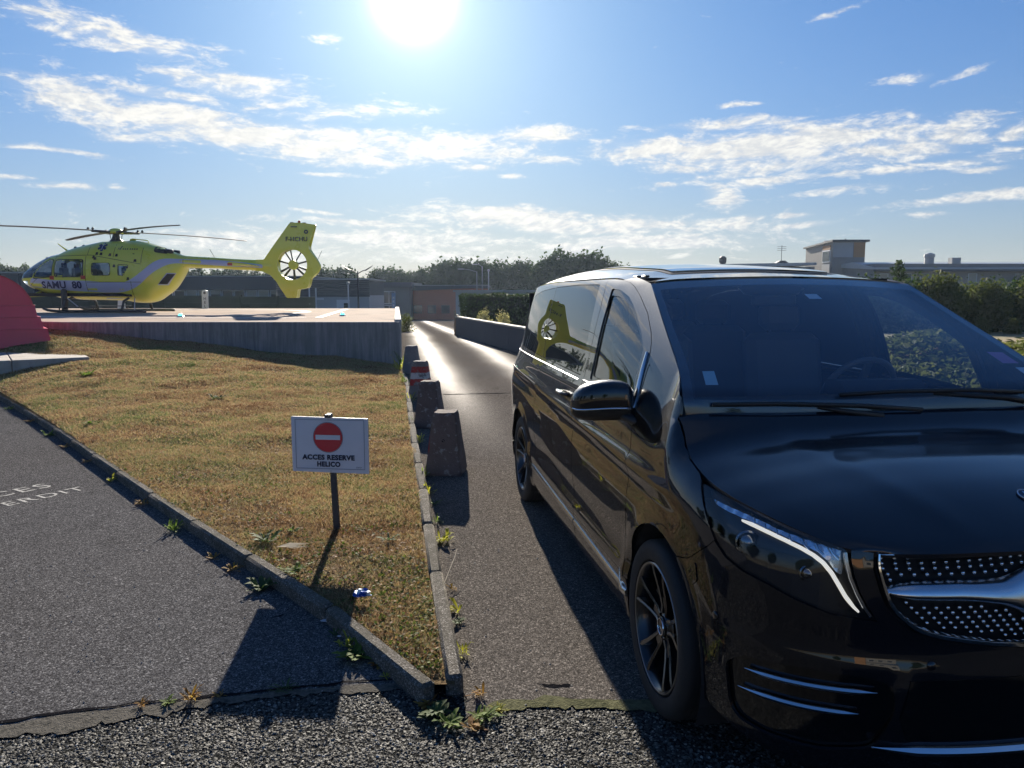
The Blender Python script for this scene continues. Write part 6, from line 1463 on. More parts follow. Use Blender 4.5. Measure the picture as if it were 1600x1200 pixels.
ii = np.arange(nx*nph).reshape(nx, nph); i2 = np.roll(ii, -1, 1); HF = np.stack([ii[:-1], i2[:-1], i2[1:], ii[1:]], -1).reshape(-1, 4)
hc = HV[HF].mean(1)[:, [0, 2]]; yc = HV[HF].mean(1)[:, 1]
inw = np.zeros(len(HF), bool)
for k in HW_.values(): inw |= inside(hc, k)
wsh = inside(hc, WSH); chin = inside(hc, CHIN)
def part_of(name, mask, m, off=0):
    F_ = HF[mask]; used_, inv = np.unique(F_, return_inverse=True); V = HV[used_].copy(); F2 = inv.reshape(F_.shape)
    V[:, 1] *= 1+off; o = np_mesh(name, V, F2[:, ::-1], m, heli, True); return o
np_f = part_of('fuselage', ~(inw | wsh | chin), M_YEL)
part_of('windscreen', wsh, M_HGLASS); part_of('chin_window', chin, M_HGLASS)
for k, v in HW_.items():
    for sd in (1, -1):
        w_ = hpan('cabin_window', v, M_HGLASS, -.01, (sd,), h=.2)
        big_ = rounded([(c0+(p[0]-c0)*1.07, c1+(p[1]-c1)*1.10) for p in v for c0, c1 in [np.mean(np.array(v), 0)]], .01)
        panel('window_seal', h_surf(sd), big_, [v], h=.2, off=.008, rim=0, mat=M_DARKIN, parent=w_, side=sd)
# cabin fittings seen through the panes
b = MB(); b.box((-1.2, 0, .62), (4.0, 1.5, .12)).box((.95, 0, 1.35), (.06, 1.5, 1.4)).box((-2.45, 0, 1.02), (.55, 1.0, .55)); b.build('cabin_floor', M_DARKIN, heli)
for x, y in ((-1.95, -.38), (-1.95, .38), (-.95, -.35), (-.55, .35), (.2, -.3)):
    s_ = MB().box((x, y, .95), (.45, .42, .12), bev=.03).box((x+.22, y, 1.28), (.12, .42, .60), bev=.03).box((x+.24, y, 1.66), (.09, .24, .16), bev=.02); s_.build('crew_seat', M_DARKIN, heli)
b = MB(); b.box((-.75, .0, 1.30), (.34, .26, .42), bev=.08).lathe([(.001, 1.50), (.08, 1.52), (.105, 1.60), (.09, 1.70), (.001, 1.73)], c=(-.75, 0, 0), n=12); b.build('stowed_kit', mat('pale blue kit', (.30, .36, .50), .7), heli)
# stripe
ST = [(-2.699, 1.223), (-2.468, 1.188), (-1.915, 1.130), (-0.678, 1.107), (0.000, 1.057), (0.415, 1.050), (0.708, 1.073), (0.900, 1.165), (1.084, 1.297), (1.308, 1.486), (1.500, 1.673), (1.746, 1.846), (1.949, 1.887), (2.515, 1.878), (3.645, 1.846), (4.568, 1.765), (5.260, 1.684), (5.260, 1.564), (4.568, 1.603), (3.645, 1.656), (2.515, 1.726), (2.192, 1.726), (1.949, 1.645), (1.626, 1.421), (1.407, 1.223), (1.234, 1.038), (1.038, 0.888), (0.821, 0.791), (0.577, 0.724), (0.335, 0.699), (-0.161, 0.704), (-0.678, 0.734), (-1.689, 0.791), (-2.330, 0.863), (-2.872, 0.904)]
hpan('stripe', rounded(ST, .12), M_STRIPE, .007, (1, -1), h=.14)
# panel joints and doors
def hline(name, pts, w=.018, m=M_SEAM):
    P_ = np.array(pts); L_ = np.concatenate([[0], np.cumsum(np.hypot(*np.diff(P_, axis=0).T))]); q = np.linspace(0, L_[-1], max(4, int(L_[-1]/.1))); x = np.interp(q, L_, P_[:, 0]); z = np.interp(q, L_, P_[:, 1])
    S_ = h_surf(1)(x, z); d = np.gradient(np.stack([x, z], 1), axis=0); d /= np.linalg.norm(d, axis=1)[:, None]; n = np.stack([-d[:, 1], d[:, 0]], 1)*w/2
    A = h_surf(1)(x+n[:, 0], z+n[:, 1]); B = h_surf(1)(x-n[:, 0], z-n[:, 1]); A[:, 1] -= .009; B[:, 1] -= .009; V = np.vstack([A, B]); k = len(x)
    return mesh_obj(name, V, [(i, i+1, k+i+1, k+i) for i in range(k-1)], m, heli)
for pts in ([(-1.834, 1.938), (-1.834, 1.130)], [(-0.678, 1.961), (-0.678, 0.738)], [(0.277, 2.376), (0.277, 1.915)], [(1.223, 2.261), (1.223, 1.730)], [(-1.915, 1.961), (-0.508, 1.996), (1.223, 1.684)], [(2.480, 1.984), (2.480, 1.615)], [(-0.646, 1.061), (1.223, 1.061)], [(0.877, 1.084), (0.877, 0.392)], [(-0.634, 2.422), (-0.634, 2.007)], [(-2.468, 1.177), (-2.884, 0.877)]): hline('panel_joint', pts)
for (x, y, w_, h_) in ((105.5, 434.5, .16, .12), (153.8, 434, .16, .12)):
    P_ = [(-1.880, 1.211), (-0.766, 1.223)][0 if x < 120 else 1]; hpan('warning_tab', [(P_[0]-w_/2, P_[1]-h_/2), (P_[0]+w_/2, P_[1]-h_/2), (P_[0]+w_/2, P_[1]+h_/2), (P_[0]-w_/2, P_[1]+h_/2)], M_REDT, .012, h=.2)
for P_ in [(-0.311, 2.042), (-0.161, 2.030), (0.150, 2.000), (0.381, 1.984), (1.027, 1.799), (-0.346, 1.869), (-0.404, 1.919), (0.323, 1.615), (0.784, 1.177)]:
    hpan('vent', [(P_[0]-.05, P_[1]-.045), (P_[0]+.05, P_[1]-.045), (P_[0]+.04, P_[1]+.05), (P_[0]-.03, P_[1]+.05)], M_DARKIN, .010, h=.2)
hpan('exhaust', rounded([(1.534, 2.319), (1.730, 2.295), (1.972, 2.180), (1.972, 2.042), (1.569, 2.099)], .08), M_DARKIN, .012, h=.1)
e_ = [(1.869, 2.146), (2.122, 2.122)]
for q in (-1, 1): b = MB(); b.tube([(e_[0][0], q*.26, e_[0][1]+.0), (e_[1][0], q*.28, e_[1][1]+.02)], [.10, .07], 10); b.build('exhaust_pipe', M_DKMET, heli, True)
hpan('louvre_frame', [(1.996, 1.384), (2.261, 1.384), (1.984, 0.962), (1.696, 0.962)], M_STRIPE, .010, h=.1); hpan('louvre', [(2.012, 1.354), (2.224, 1.354), (1.961, 0.997), (1.723, 0.997)], M_DARKIN, .016, h=.1)
# lettering laid on the hull
def htext(body, size, cx, cz, m, w=0.0, space=1.0, shear=0, name='lettering'):
    me = text_mesh(body, size, w, 'CENTER', space); V = np.array([v.co[:] for v in me.vertices]); V[:, 0] += shear*V[:, 1]; x, z = cx+V[:, 0], cz+V[:, 1]; S_ = h_surf(1)(x, z); S_[:, 1] -= .035
    me.vertices.foreach_set('co', S_.ravel()); me.materials.append(m); me.update(); o = bpy.data.objects.new(name, me); link(o, heli); return o
c_ = [(-1.557, 0.950), (0.669, 2.203), (-1.523, 1.972)]
htext('SAMU  80', .335, c_[0][0], c_[0][1], M_HBLUE, .010, 1.05); htext('HELI SAMU', .075, c_[1][0], c_[1][1], M_HBLUE, .002) if False else None
hpan('maker_mark', [(0.381, 2.157), (0.415, 2.261), (0.450, 2.192), (0.496, 2.307), (0.531, 2.307), (0.473, 2.157), (0.427, 2.215)], M_INK, .012, h=.3)
for i in range(7): P_ = [(0.577, 2.201), (0.651, 2.201), (0.724, 2.201), (0.819, 2.201), (0.891, 2.201), (0.962, 2.201), (1.034, 2.201)][i]; hpan('small_mark', [(P_[0]-.022, P_[1]-.022), (P_[0]+.022, P_[1]-.022), (P_[0]+.018, P_[1]+.022), (P_[0]-.018, P_[1]+.022)], M_INK, .012, h=.3)
# six armed medical star
sc0 = [(-0.173, 2.279)][0]; 
for k in range(3):
    a = k*pi/3; pts = [(-.042, -.155), (.042, -.155), (.042, .155), (-.042, .155)]
    hpan('medical_star', [(sc0[0]+p[0]*cos(a)-p[1]*sin(a), sc0[1]+p[0]*sin(a)+p[1]*cos(a)) for p in pts], M_HBLUE, .010+.003*k, h=.3)
hpan('star_staff', [(sc0[0]-.010, sc0[1]-.12), (sc0[0]+.010, sc0[1]-.12), (sc0[0]+.010, sc0[1]+.12), (sc0[0]-.010, sc0[1]+.12)], M_WHITE, .021, h=.3)
# tail: fin with the ducted rotor
FIN = [(5.006, 1.864), (5.301, 1.864), (6.206, 3.110), (6.275, 3.165), (6.621, 3.161), (7.159, 3.096), (7.059, 2.791), (6.912, 2.353), (6.919, 2.215), (7.106, 1.961), (7.267, 1.684), (7.274, 1.592), (7.175, 1.407), (7.036, 1.280), (6.926, 1.200), (6.886, 1.015), (6.829, 0.877), (6.621, 0.831), (6.478, 0.807), (6.427, 0.508), (6.079, 0.503), (5.975, 0.669), (5.848, 0.854), (5.721, 1.084), (5.514, 1.315), (5.260, 1.440), (5.006, 1.463)]
fc = [(6.303, 1.686)][0]; FR = .535
hole = [(fc[0]+FR*cos(a), fc[1]+FR*sin(a)) for a in np.linspace(0, 2*pi, 41)[:-1]]
def fin_f(sd):
    def f(x, z):
        d = np.hypot(x-fc[0], z-fc[1]); top_ = np.clip((z-fc[1]-.6)/1.0, 0, 1)
        return np.stack([x, -sd*(.19 - .09*top_ + 0*d) * (1-.55*np.clip((x-fc[0]-.62)/.35, 0, 1)), z], -1)
    return f
for sd in (1, -1): panel('tail_fin', fin_f(sd), rounded(FIN, .04), [hole], h=.2, off=0, rim=.17, mat=M_YEL, parent=heli, side=sd)
b = MB(); b.lathe([(.155, -.12), (.175, -.05), (.175, .05), (.12, .12)], 'y', (fc[0], 0, fc[1]), 24); b.build('fan_hub', M_YEL, heli, ang=.6)
for k in range(10):
    a = 2*pi*k/10+.25+.12*((k*7) % 3); b = MB(); d = Vector((cos(a), 0, sin(a))); n = Vector((-sin(a), 0, cos(a))); c0 = Vector((fc[0], 0, fc[1]))
    P_ = [c0+d*.16-n*.028+Vector((0, -.02, 0)), c0+d*.16+n*.028+Vector((0, .02, 0)), c0+d*.525+n*.034+Vector((0, .035, 0)), c0+d*.525-n*.034+Vector((0, -.035, 0))]
    b.add([p+Vector((0, -.006, 0)) for p in P_]+[p+Vector((0, .006, 0)) for p in P_], [(0, 1, 2, 3), (7, 6, 5, 4), (0, 4, 5, 1), (1, 5, 6, 2), (2, 6, 7, 3), (3, 7, 4, 0)]); b.build('fan_blade', M_DKMET, heli)
ft = [(6.490, 2.575)][0]; me = text_mesh('F-HCHU', .215, .004, 'CENTER', 1.0); me.materials.append(mat('dark registration', (.04, .06, .08), .5)); o = bpy.data.objects.new('registration', me); link(o, heli); o.location = (ft[0], -.205, ft[1]); o.rotation_euler = (pi/2, 0, 0); o.location[1] = -.197
e_ = [(6.840, 2.838), (6.413, 3.011)]; b = MB(); b.lathe([(.03, -.2), (.075, -.2), (.075, -.203), (.03, -.203)], 'y', (e_[0][0], 0, e_[0][1]), 9, caps=False); b.box((e_[1][0], -.2, e_[1][1]), (.22, .008, .035)); b.build('fin_mark', M_INK, heli)
e_ = [(6.552, 3.172), (6.298, 3.161), (6.736, 3.149)]; MB().lathe([(.05, -.02), (.05, .05), (.02, .08)], c=(e_[0][0], 0, e_[0][1]), n=8).build('beacon', M_REDT, heli, True); b = MB(); b.box((e_[1][0], 0, e_[1][1]), (.12, .1, .05)).box((e_[2][0], 0, e_[2][1]), (.12, .1, .05)); b.build('fin_light', M_DKMET, heli)
# stabiliser on the boom
sp0 = [(4.822, 1.626)][0]; b = MB()
for sd in (-1, 1): b.add([(sp0[0]-.28, sd*.15, sp0[1]), (sp0[0]+.28, sd*.15, sp0[1]), (sp0[0]+.30, sd*1.35, sp0[1]+.01), (sp0[0]-.12, sd*1.35, sp0[1]+.01), (sp0[0]-.28, sd*.15, sp0[1]+.05), (sp0[0]+.28, sd*.15, sp0[1]+.02), (sp0[0]+.30, sd*1.35, sp0[1]+.03), (sp0[0]-.12, sd*1.35, sp0[1]+.05)], [(0, 1, 2, 3), (7, 6, 5, 4), (0, 4, 5, 1), (1, 5, 6, 2), (2, 6, 7, 3), (3, 7, 4, 0)])
b.build('stabiliser', M_YEL, heli); b = MB(); b.box((sp0[0]-.30, -1.36, sp0[1]+.03), (.16, .04, .08)); b.build('position_light', M_REDT, heli)
# aerials
for a, b_ in ([(3.484, 1.938), (3.322, 2.238)], [(7.175, 1.869), (7.336, 2.192)]): MB().tube([(a[0], 0, a[1]), (b_[0], 0, b_[1])], .008, 4).build('aerial', M_DKMET, heli)
a, b_ = [(-1.753, 2.192), (-2.099, 2.434)]; MB().tube([(a[0]+.05, 0, a[1]-.06), (a[0]-.1, 0, a[1]+.05), (b_[0], 0, b_[1])], [.05, .03, .015], 6).build('wire_cutter', M_YEL, heli)
for q in [(-1.476, 2.272), (-2.515, 1.892), (-1.177, 2.330)]: MB().lathe([(.06, -.02), (.06, .03), (.02, .07)], c=(q[0], 0, q[1]), n=8).build('roof_sensor', M_DKMET, heli)
r0 = [(0.715, 2.538)][0]; b = MB(); b.tube([(r0[0]-.15, -.1, r0[1]-.03), (r0[0]-.1, -.1, r0[1]+.06), (r0[0]+.45, -.1, r0[1]-.0), (r0[0]+.5, -.1, r0[1]-.1)], .018, 5); b.lathe([(.12, -.04), (.10, .05), (.03, .08)], c=(r0[0]-.12, 0, r0[1]), n=10); b.build('cowl_rail', M_YEL, heli)
# chin strut
P3 = [(-2.630, 0.738), (-3.091, 0.565), (-2.330, 0.611)]; b = MB(); b.tube([(P3[0][0], -.3, P3[0][1]), (P3[1][0], -.3, P3[1][1]), (P3[2][0], -.3, P3[2][1]-.02)], .035, 6); b.build('tow_fitting', M_YEL, heli)
q = [(-2.722, 0.646)][0]; MB().lathe([(.001, -.10), (.07, -.07), (.09, 0), (.07, .07), (.001, .1)], c=(q[0], -.1, q[1]), n=10).build('search_light', M_DKMET, heli, True)
# skid gear
hz = lambda y: (487-y)*.02307
for sd in (-1, 1):
    b = MB(); b.tube([(-2.10, sd*1.12, .16), (-1.95, sd*1.12, .09), (-1.6, sd*1.12, .055), (1.30, sd*1.12, .055), (1.45, sd*1.12, .05)], .048, 8); b.build('skid', M_DKMET, heli, True)
    b = MB(); b.box((-.95, sd*1.18, .20), (1.5, .22, .03)).tube([(-1.55, sd*1.12, .07), (-1.5, sd*1.18, .19)], .02, 5).tube([(-.3, sd*1.12, .07), (-.35, sd*1.18, .19)], .02, 5); b.build('step', M_DKMET, heli)
for x in (-1.42, .62): b = MB(); b.tube([(x, -1.12, .07), (x, -.95, .40), (x, -.55, .52), (x, .55, .52), (x, .95, .40), (x, 1.12, .07)], .045, 8); b.build('cross_tube', M_DKMET, heli, True)
b = MB(); b.box((-1.50, -.86, .42), (.17, .2, .80), bev=.05); b.build('step_post', M_DKMET, heli); b = MB(); b.tube([(-1.35, -.92, .50), (-.95, -1.0, .20)], .02, 5).tube([(.60, -.5, .50), (-.2, -.5, .50)], .025, 5).tube([(.98, -.9, .5), (1.05, -1.1, .1)], .02, 5); b.build('brace', M_ALU, heli)
# rotor
mz = hz(366); b = MB(); b.tube([(0, 0, 2.50), (0, 0, mz)], [.17, .10], 12).lathe([(.24, 2.50), (.20, 2.56), (.13, 2.62)], n=16); 
for k in range(4): a = 2*pi*k/4+.3; b.tube([(.16*cos(a), .16*sin(a), 2.55), (.20*cos(a), .20*sin(a), mz-.02)], .014, 5)
b.build('rotor_mast', M_DKMET, heli, ang=.6)
MB().lathe([(.24, mz+.00), (.235, mz+.08), (.18, mz+.15), (.09, mz+.18), (.001, mz+.185)], n=20).build('rotor_cap', M_YEL, heli, True)
for a in (48, -42, 138, 228):
    A = radians(a); d = Vector((cos(A), sin(A), 0)); n = Vector((-sin(A), cos(A), 0)); bl = empty('rotor_blade', (0, 0, 0)); bl.parent = heli
    MB().tube([d*.12+Vector((0, 0, mz+.03)), d*.45+Vector((0, 0, mz+.04)), d*.80+Vector((0, 0, mz+.05))], [.10, .085, .07], 8, flat=.6).build('blade_cuff', M_DKMET, bl, True)
    V = []; F_ = []; R_ = [.75, 1.0, 1.6, 2.6, 3.6, 4.4, 4.85, 5.0]; C_ = [.07, .15, .165, .165, .16, .15, .12, .06]
    for r_, c_ in zip(R_, C_):
        z = mz+.055 + (.02*r_ - .0065*r_*r_)
        for q, t_ in ((-1, 0), (-.5, .016), (.4, .022), (1, 0), (.4, -.014), (-.5, -.014)): V.append(d*r_ + n*(c_*q) + Vector((0, 0, z+t_+.02*q*c_)))
    for i in range(len(R_)-1):
        for k in range(6): F_.append((i*6+k, i*6+(k+1) % 6, (i+1)*6+(k+1) % 6, (i+1)*6+k))
    F_ += [tuple(range(5, -1, -1)), tuple(range(42, 48))]; b = MB(); b.add(V, F_); b.build('blade', M_BLADE, bl, ang=.6)
    b = MB(); b.lathe([(.03, 0), (.045, .05), (.02, .09)], c=tuple(d*.78+n*.05+Vector((0, 0, mz+.08))), n=8).lathe([(.03, 0), (.045, .05), (.02, .09)], c=tuple(d*.90+n*-.04+Vector((0, 0, mz+.08))), n=8); b.build('damper', M_DKMET, bl)

# ------------------------------------------------------------------ concrete blocks along the road
def b_block(base, red=0.0, band=False):
    def f(t, b):
        co = t.new('ShaderNodeTexCoord').outputs['Object']; n = t.noise(co, 5, 6, .7); n2 = t.noise(co, 17, 4, .7); s = t.new('ShaderNodeSeparateXYZ', i_0=co).outputs
        c = t.mix(n, tuple(x*.55 for x in base), tuple(x*1.5 for x in base)); c = t.mix(t.ss(n2, .56, .66), c, (.24, .235, .24))
        if band:
            z = t.m('ADD', s[2], t.m('MULTIPLY', t.m('SUBTRACT', n2, .5), .03)); r1 = t.m('MULTIPLY', t.ss(z, .40, .41), t.m('SUBTRACT', 1, t.ss(z, .50, .51))); r2 = t.m('MULTIPLY', t.ss(z, .19, .20), t.m('SUBTRACT', 1, t.ss(z, .30, .31))); w = t.m('MULTIPLY', t.ss(z, .30, .31), t.m('SUBTRACT', 1, t.ss(z, .40, .41)))
            wear = t.m('SUBTRACT', 1, t.ss(t.noise(co, 9, 5, .7), .50, .60)); c = t.mix(t.m('MULTIPLY', t.m('MAXIMUM', r1, r2), wear), c, (.30, .035, .035)); c = t.mix(t.m('MULTIPLY', w, wear), c, (.42, .42, .43))
        if red: c = t.mix(t.m('MULTIPLY', t.ss(t.m('MULTIPLY', s[0], -1), .125, .14), t.m('MULTIPLY', t.ss(s[2], .20, .26), t.m('SUBTRACT', 1, t.ss(s[2], .36, .40)))), c, (.26, .04, .04))
        t.put(b.inputs['Base Color'], c); b.inputs['Roughness'].default_value = .92; b.inputs['Specular IOR Level'].default_value = .2
        bp = t.new('ShaderNodeBump', i_Strength=.9, i_Distance=.008); t.put(bp.inputs['Height'], t.m('ADD', t.noise(co, 45, 5, .7), t.m('MULTIPLY', t.voro(co, 60), .5))); t.put(b.inputs['Normal'], bp.outputs[0])
    return f
M_B1 = mat('weathered block', build=b_block((.125, .102, .098), .8)); M_B2 = mat('dark weathered block', build=b_block((.115, .092, .088))); M_B3 = mat('banded block', build=b_block((.15, .14, .14), 0, True)); M_B4 = mat('grey block', build=b_block((.15, .15, .155)))
def block(x, y, m, rz, label, seed):
    r = np.random.RandomState(seed); root = empty('concrete_block', (x, y, 0), rz, label, 'concrete block', 'tapered concrete blocks along the left side of the road')
    bm = bmesh.new(); bmesh.ops.create_cube(bm, size=1.0)
    bmesh.ops.bevel(bm, geom=bm.edges[:], offset=.035, segments=2, affect='EDGES'); bmesh.ops.subdivide_edges(bm, edges=bm.edges[:], cuts=3, use_grid_fill=True)
    for v in bm.verts:
        z = v.co.z+.5; k = .355 - .145*z; v.co = Vector((v.co.x*k, v.co.y*k*.97, z*.592)); v.co += Vector(r.normal(0, .0022, 3))
        if z > .93 and r.rand() < .25: v.co.z -= .006*r.rand()
    me = bpy.data.meshes.new('body'); bm.to_mesh(me); bm.free(); me.materials.append(m); me.polygons.foreach_set('use_smooth', [True]*len(me.polygons)); o = bpy.data.objects.new('body', me); link(o, root); o.data.set_sharp_from_angle(angle=.6) if hasattr(o.data, 'set_sharp_from_angle') else None
    return root
bl1 = block(-.627, 7.045, M_B1, -.10, 'nearest and largest looking tapered concrete block, with a lifting hole in its face', 1)
h_ = MB().lathe([(.013, -.010), (.013, .004), (.009, .004), (.009, -.010)], 'y', (0.0, -.1475, .335), 14, caps=False); h_.build('lifting_hole', M_DARKIN, bl1)
block(-1.05, 9.53, M_B2, -.16, 'second nearest dark concrete block, mossy at its top', 2)
block(-1.515, 12.38, M_B3, -.12, 'concrete block with worn red and white bands, third from the camera', 3)
block(-2.145, 16.03, M_B4, -.15, 'farthest plain grey concrete block by the pad corner', 4)

# ------------------------------------------------------------------ no entry sign
sg = empty('no_entry_sign', (-1.262, 5.125, .06), -.118, 'small white ACCES RESERVE HELICO sign with a red no entry disc on a dark post', 'sign')
M_SIGNW = mat('sign white', build=varied((.66, .66, .70), .06, 6, .5)); M_SIGNR = mat('sign red', build=varied((.62, .035, .045), .06, 20, .45)); M_POST = mat('post', build=varied((.045, .05, .055), .2, 10, .6)); M_TXT = mat('sign lettering', (.01, .015, .045), .5)
p_ = MB(); p_.add(*(lambda V: (V, [(3, 2, 1, 0), (4, 5, 6, 7), (0, 1, 5, 4), (1, 2, 6, 5), (2, 3, 7, 6), (3, 0, 4, 7)]))([(.010, .012, -.25), (.055, .012, -.25), (.055, .040, -.25), (.010, .040, -.25), (-.022, .012, .815), (.012, .012, .815), (.012, .034, .815), (-.022, .034, .815)])); p_.build('post', M_POST, sg)
pl = empty('board', (-.0, 0, 0)); pl.parent = sg
MB().prism(rounded([(-.275, .405), (.275, .398), (.275, .786), (-.275, .793)], .008), .000, .008).build('plate', M_SIGNW, pl)
def ringd(name, r0, r1, cx, cz, y, m, n=48, parent=pl):
    V = [(cx+r*cos(2*pi*k/n), y, cz+r*sin(2*pi*k/n)) for r in (r0, r1) for k in range(n)] if r0 > 0 else [(cx, y, cz)]+[(cx+r1*cos(2*pi*k/n), y, cz+r1*sin(2*pi*k/n)) for k in range(n)]
    F_ = [(k, (k+1) % n, n+(k+1) % n, n+k) for k in range(n)] if r0 > 0 else [(0, 1+k, 1+(k+1) % n) for k in range(n)]
    return mesh_obj(name, V, F_, m, parent)
ringd('disc_edge', 0, .108, -.012, .650, -.0015, M_SIGNW); ringd('disc', 0, .103, -.012, .650, -.003, M_SIGNR); ringd('disc_rim', .1045, .107, -.012, .650, -.0022, M_INK)
MB().box((-.012, -.005, .650), (.176, .002, .033)).build('bar', M_SIGNW, pl)
M_LINE = mat('thin border print', (.25, .27, .32), .6)
bd_ = MB(); [bd_.box(c, d) for c, d in (((0, -.002, .772), (.49, .002, .003)), ((0, -.002, .428), (.49, .002, .004)), ((-.246, -.002, .60), (.003, .002, .345)), ((.246, -.002, .60), (.003, .002, .345)))]; bd_.build('border', M_LINE, pl)
for tx, sz, z, w_, x in (('ACCES RESERVE', .047, .507, .0024, -.012), ('HELICO', .047, .459, .0024, -.012), ('SOFOP', .014, .441, .0004, .205)):
    me = text_mesh(tx, sz, w_, 'CENTER', 1.08); me.materials.append(M_TXT if sz > .02 else M_LINE); o = bpy.data.objects.new('lettering', me); link(o, pl); o.location = (x, -.0035, z); o.rotation_euler = (pi/2, 0, 0); o.scale = (1.0, 1, 1)
    wd = max(v.co.x for v in me.vertices)-min(v.co.x for v in me.vertices); tgt = {'ACCES RESERVE': .378, 'HELICO': .168, 'SOFOP': .04}[tx]; o.scale = (tgt/wd, 1, 1)
cl = MB(); cl.box((-.006, .006, .800), (.046, .05, .022), bev=.004); cl.build('clamp', M_DKMET, sg); MB().lathe([(.008, -.004), (.007, -.001), (.001, 0)], 'y', (-.006, -.0, .782), 10).build('screw', M_ALU, sg); MB().lathe([(.007, -.004), (.006, -.001), (.001, 0)], 'y', (.003, 0, .412), 10).build('screw', M_ALU, sg)

# ------------------------------------------------------------------ red shelter on its slab
A_s = math.atan2(.58, .81)
slb = empty('concrete_slab', (-8.084, 14.352, .50), A_s, 'pale concrete slab under the red shelter on the lawn', 'slab')
# local: x to the right along the front edge, y towards the back
for i, (a, b_) in enumerate(((0, 1.25), (1.25, 3.9))): MB().box((-(a+b_)/2, 1.9, -.16), (b_-a-.01, 3.8, .30), bev=.012).build('slab_section', M_SLAB, slb, ang=.6)
M_REDP = mat('faded red plastic', build=varied((.74, .075, .115), .12, 1.5, .5)); M_REDD = mat('red flange', build=varied((.70, .09, .12), .1, 3, .4))
rs = empty('red_shelter', (-8.084-1.92, 14.352+2.01, .49), A_s, 'red round topped plastic shelter with stepped bands at the left edge of the photo', 'shelter')
def arch_pts(hw, z0, zt, n=22):
    return [(-1.1+hw*cos(a), z0+(zt-z0)*sin(a)) for a in np.linspace(0, pi, n)]
for i, (z0, z1, h0, h1, dp) in enumerate(((0, .456, 1.10, 1.03, .0), (.456, .708, .96, .913, .05), (.708, .959, .866, .83, .09))):
    b = MB(); b.add([(-1.1-h0, dp, z0), (-1.1+h0, dp, z0), (-1.1+h1, dp+.03, z1), (-1.1-h1, dp+.03, z1), (-1.1-h0, 2.2-dp, z0), (-1.1+h0, 2.2-dp, z0), (-1.1+h1, 2.17-dp, z1), (-1.1-h1, 2.17-dp, z1)], [(0, 1, 2, 3), (7, 6, 5, 4), (0, 4, 5, 1), (1, 5, 6, 2), (2, 6, 7, 3), (3, 7, 4, 0)])
    o = b.build('band', M_REDP, rs); b = MB(); b.box((-1.1, 1.1, z1-.010), (2*h1+.02, 2.2-2*dp-.03, .022), bev=.008); b.build('ledge', M_REDD, rs, ang=.6)
AR = [( -1.1+.8*cos(a), .80+.8*sin(a)) for a in np.linspace(radians(11.5), radians(168.5), 34)]
b = MB(); b.prism(AR, .14, 2.05); b.build('arched_top', M_REDP, rs, ang=.7)
V = []; F_ = []; n_ = 34
for a in np.linspace(radians(11.5), radians(168.5), n_):
    for rr, yy in ((.80, .13), (.825, .115), (.825, .16), (.80, .16)): V.append((-1.1+rr*cos(a), yy, .80+rr*sin(a)))
for k in range(n_-1):
    for q in range(4): F_.append((k*4+q, k*4+(q+1) % 4, (k+1)*4+(q+1) % 4, (k+1)*4+q))
b = MB(); b.add(V, F_); b.build('rim', M_REDD, rs, ang=.8)

# ------------------------------------------------------------------ grass, weeds and litter
def b_grass(t, b):
    g = t.new('ShaderNodeAttribute'); g.attribute_name = 'tint'; P = t.new('ShaderNodeNewGeometry').outputs['Position']
    n = t.noise(P, .9, 4, .6); n2 = t.noise(P, 5, 3, .6)
    k = t.m('ADD', t.m('MULTIPLY', g.outputs['Fac'], .30), t.m('SUBTRACT', t.m('MULTIPLY', t.m('ADD', t.m('MULTIPLY', n, .55), t.m('MULTIPLY', n2, .45)), 1.25), .27))
    c = t.ramp(k, [(.30, (.17, .095, .050)), (.41, (.34, .215, .115)), (.50, (.47, .35, .19)), (.58, (.34, .30, .135)), (.68, (.13, .17, .055))])
    t.put(b.inputs['Base Color'], c); b.inputs['Roughness'].default_value = .8; b.inputs['Specular IOR Level'].default_value = .15
    tl = t.new('ShaderNodeBsdfTranslucent'); t.put(tl.inputs['Color'], c); ms = t.new('ShaderNodeMixShader', i_Fac=.4); t.l.new(b.outputs[0], ms.inputs[1]); t.l.new(tl.outputs[0], ms.inputs[2]); t.l.new(ms.outputs[0], t.n['Material Output'].inputs['Surface'])
M_GRASS = mat('dry grass blades', build=b_grass)
def blades(x, y, z, hgt, wid, lean, r, tint):
    n = len(x); a = r.rand(n)*2*pi; b_ = r.rand(n)*2*pi; ux, uy = np.cos(a)*wid/2, np.sin(a)*wid/2; lx, ly = np.cos(b_)*lean, np.sin(b_)*lean
    base1 = np.stack([x-ux, y-uy, z], -1); base2 = np.stack([x+ux, y+uy, z], -1); m1 = np.stack([x-ux*.8+lx*.35, y-uy*.8+ly*.35, z+hgt*.6], -1); m2 = np.stack([x+ux*.8+lx*.35, y+uy*.8+ly*.35, z+hgt*.6], -1); tip = np.stack([x+lx, y+ly, z+hgt], -1)
    V = np.stack([base1, base2, m2, m1, tip], 1).reshape(-1, 3); i = np.arange(n)*5
    F = np.concatenate([np.stack([i, i+1, i+2], 1), np.stack([i, i+2, i+3], 1), np.stack([i+3, i+2, i+4], 1)]); return V, F, np.repeat(tint, 5)
r = np.random.RandomState(21)
def lawn_points(n, y0, y1, bias=1.0):
    y = y0 + (y1-y0)*r.rand(n)**bias; lo = np.interp(y, [p[1] for p in LK], [p[0] for p in LK])+.07; hi = np.interp(y, _rky, _rkx)-KW-.01
    lo = np.maximum(lo, -11.5); w = hi-lo; keep = (r.rand(n) < w/9.5) & (w > .01); y = y[keep]; lo = lo[keep]; hi = hi[keep]; x = lo+(hi-lo)*r.rand(len(y)); return x, y
patch = lambda x, y: .5+.5*np.sin(x*2.3+np.sin(y*1.7)*1.5)*np.cos(y*2.9+np.sin(x*3.1))
allV = []; allF = []; allT = []; nb = 0
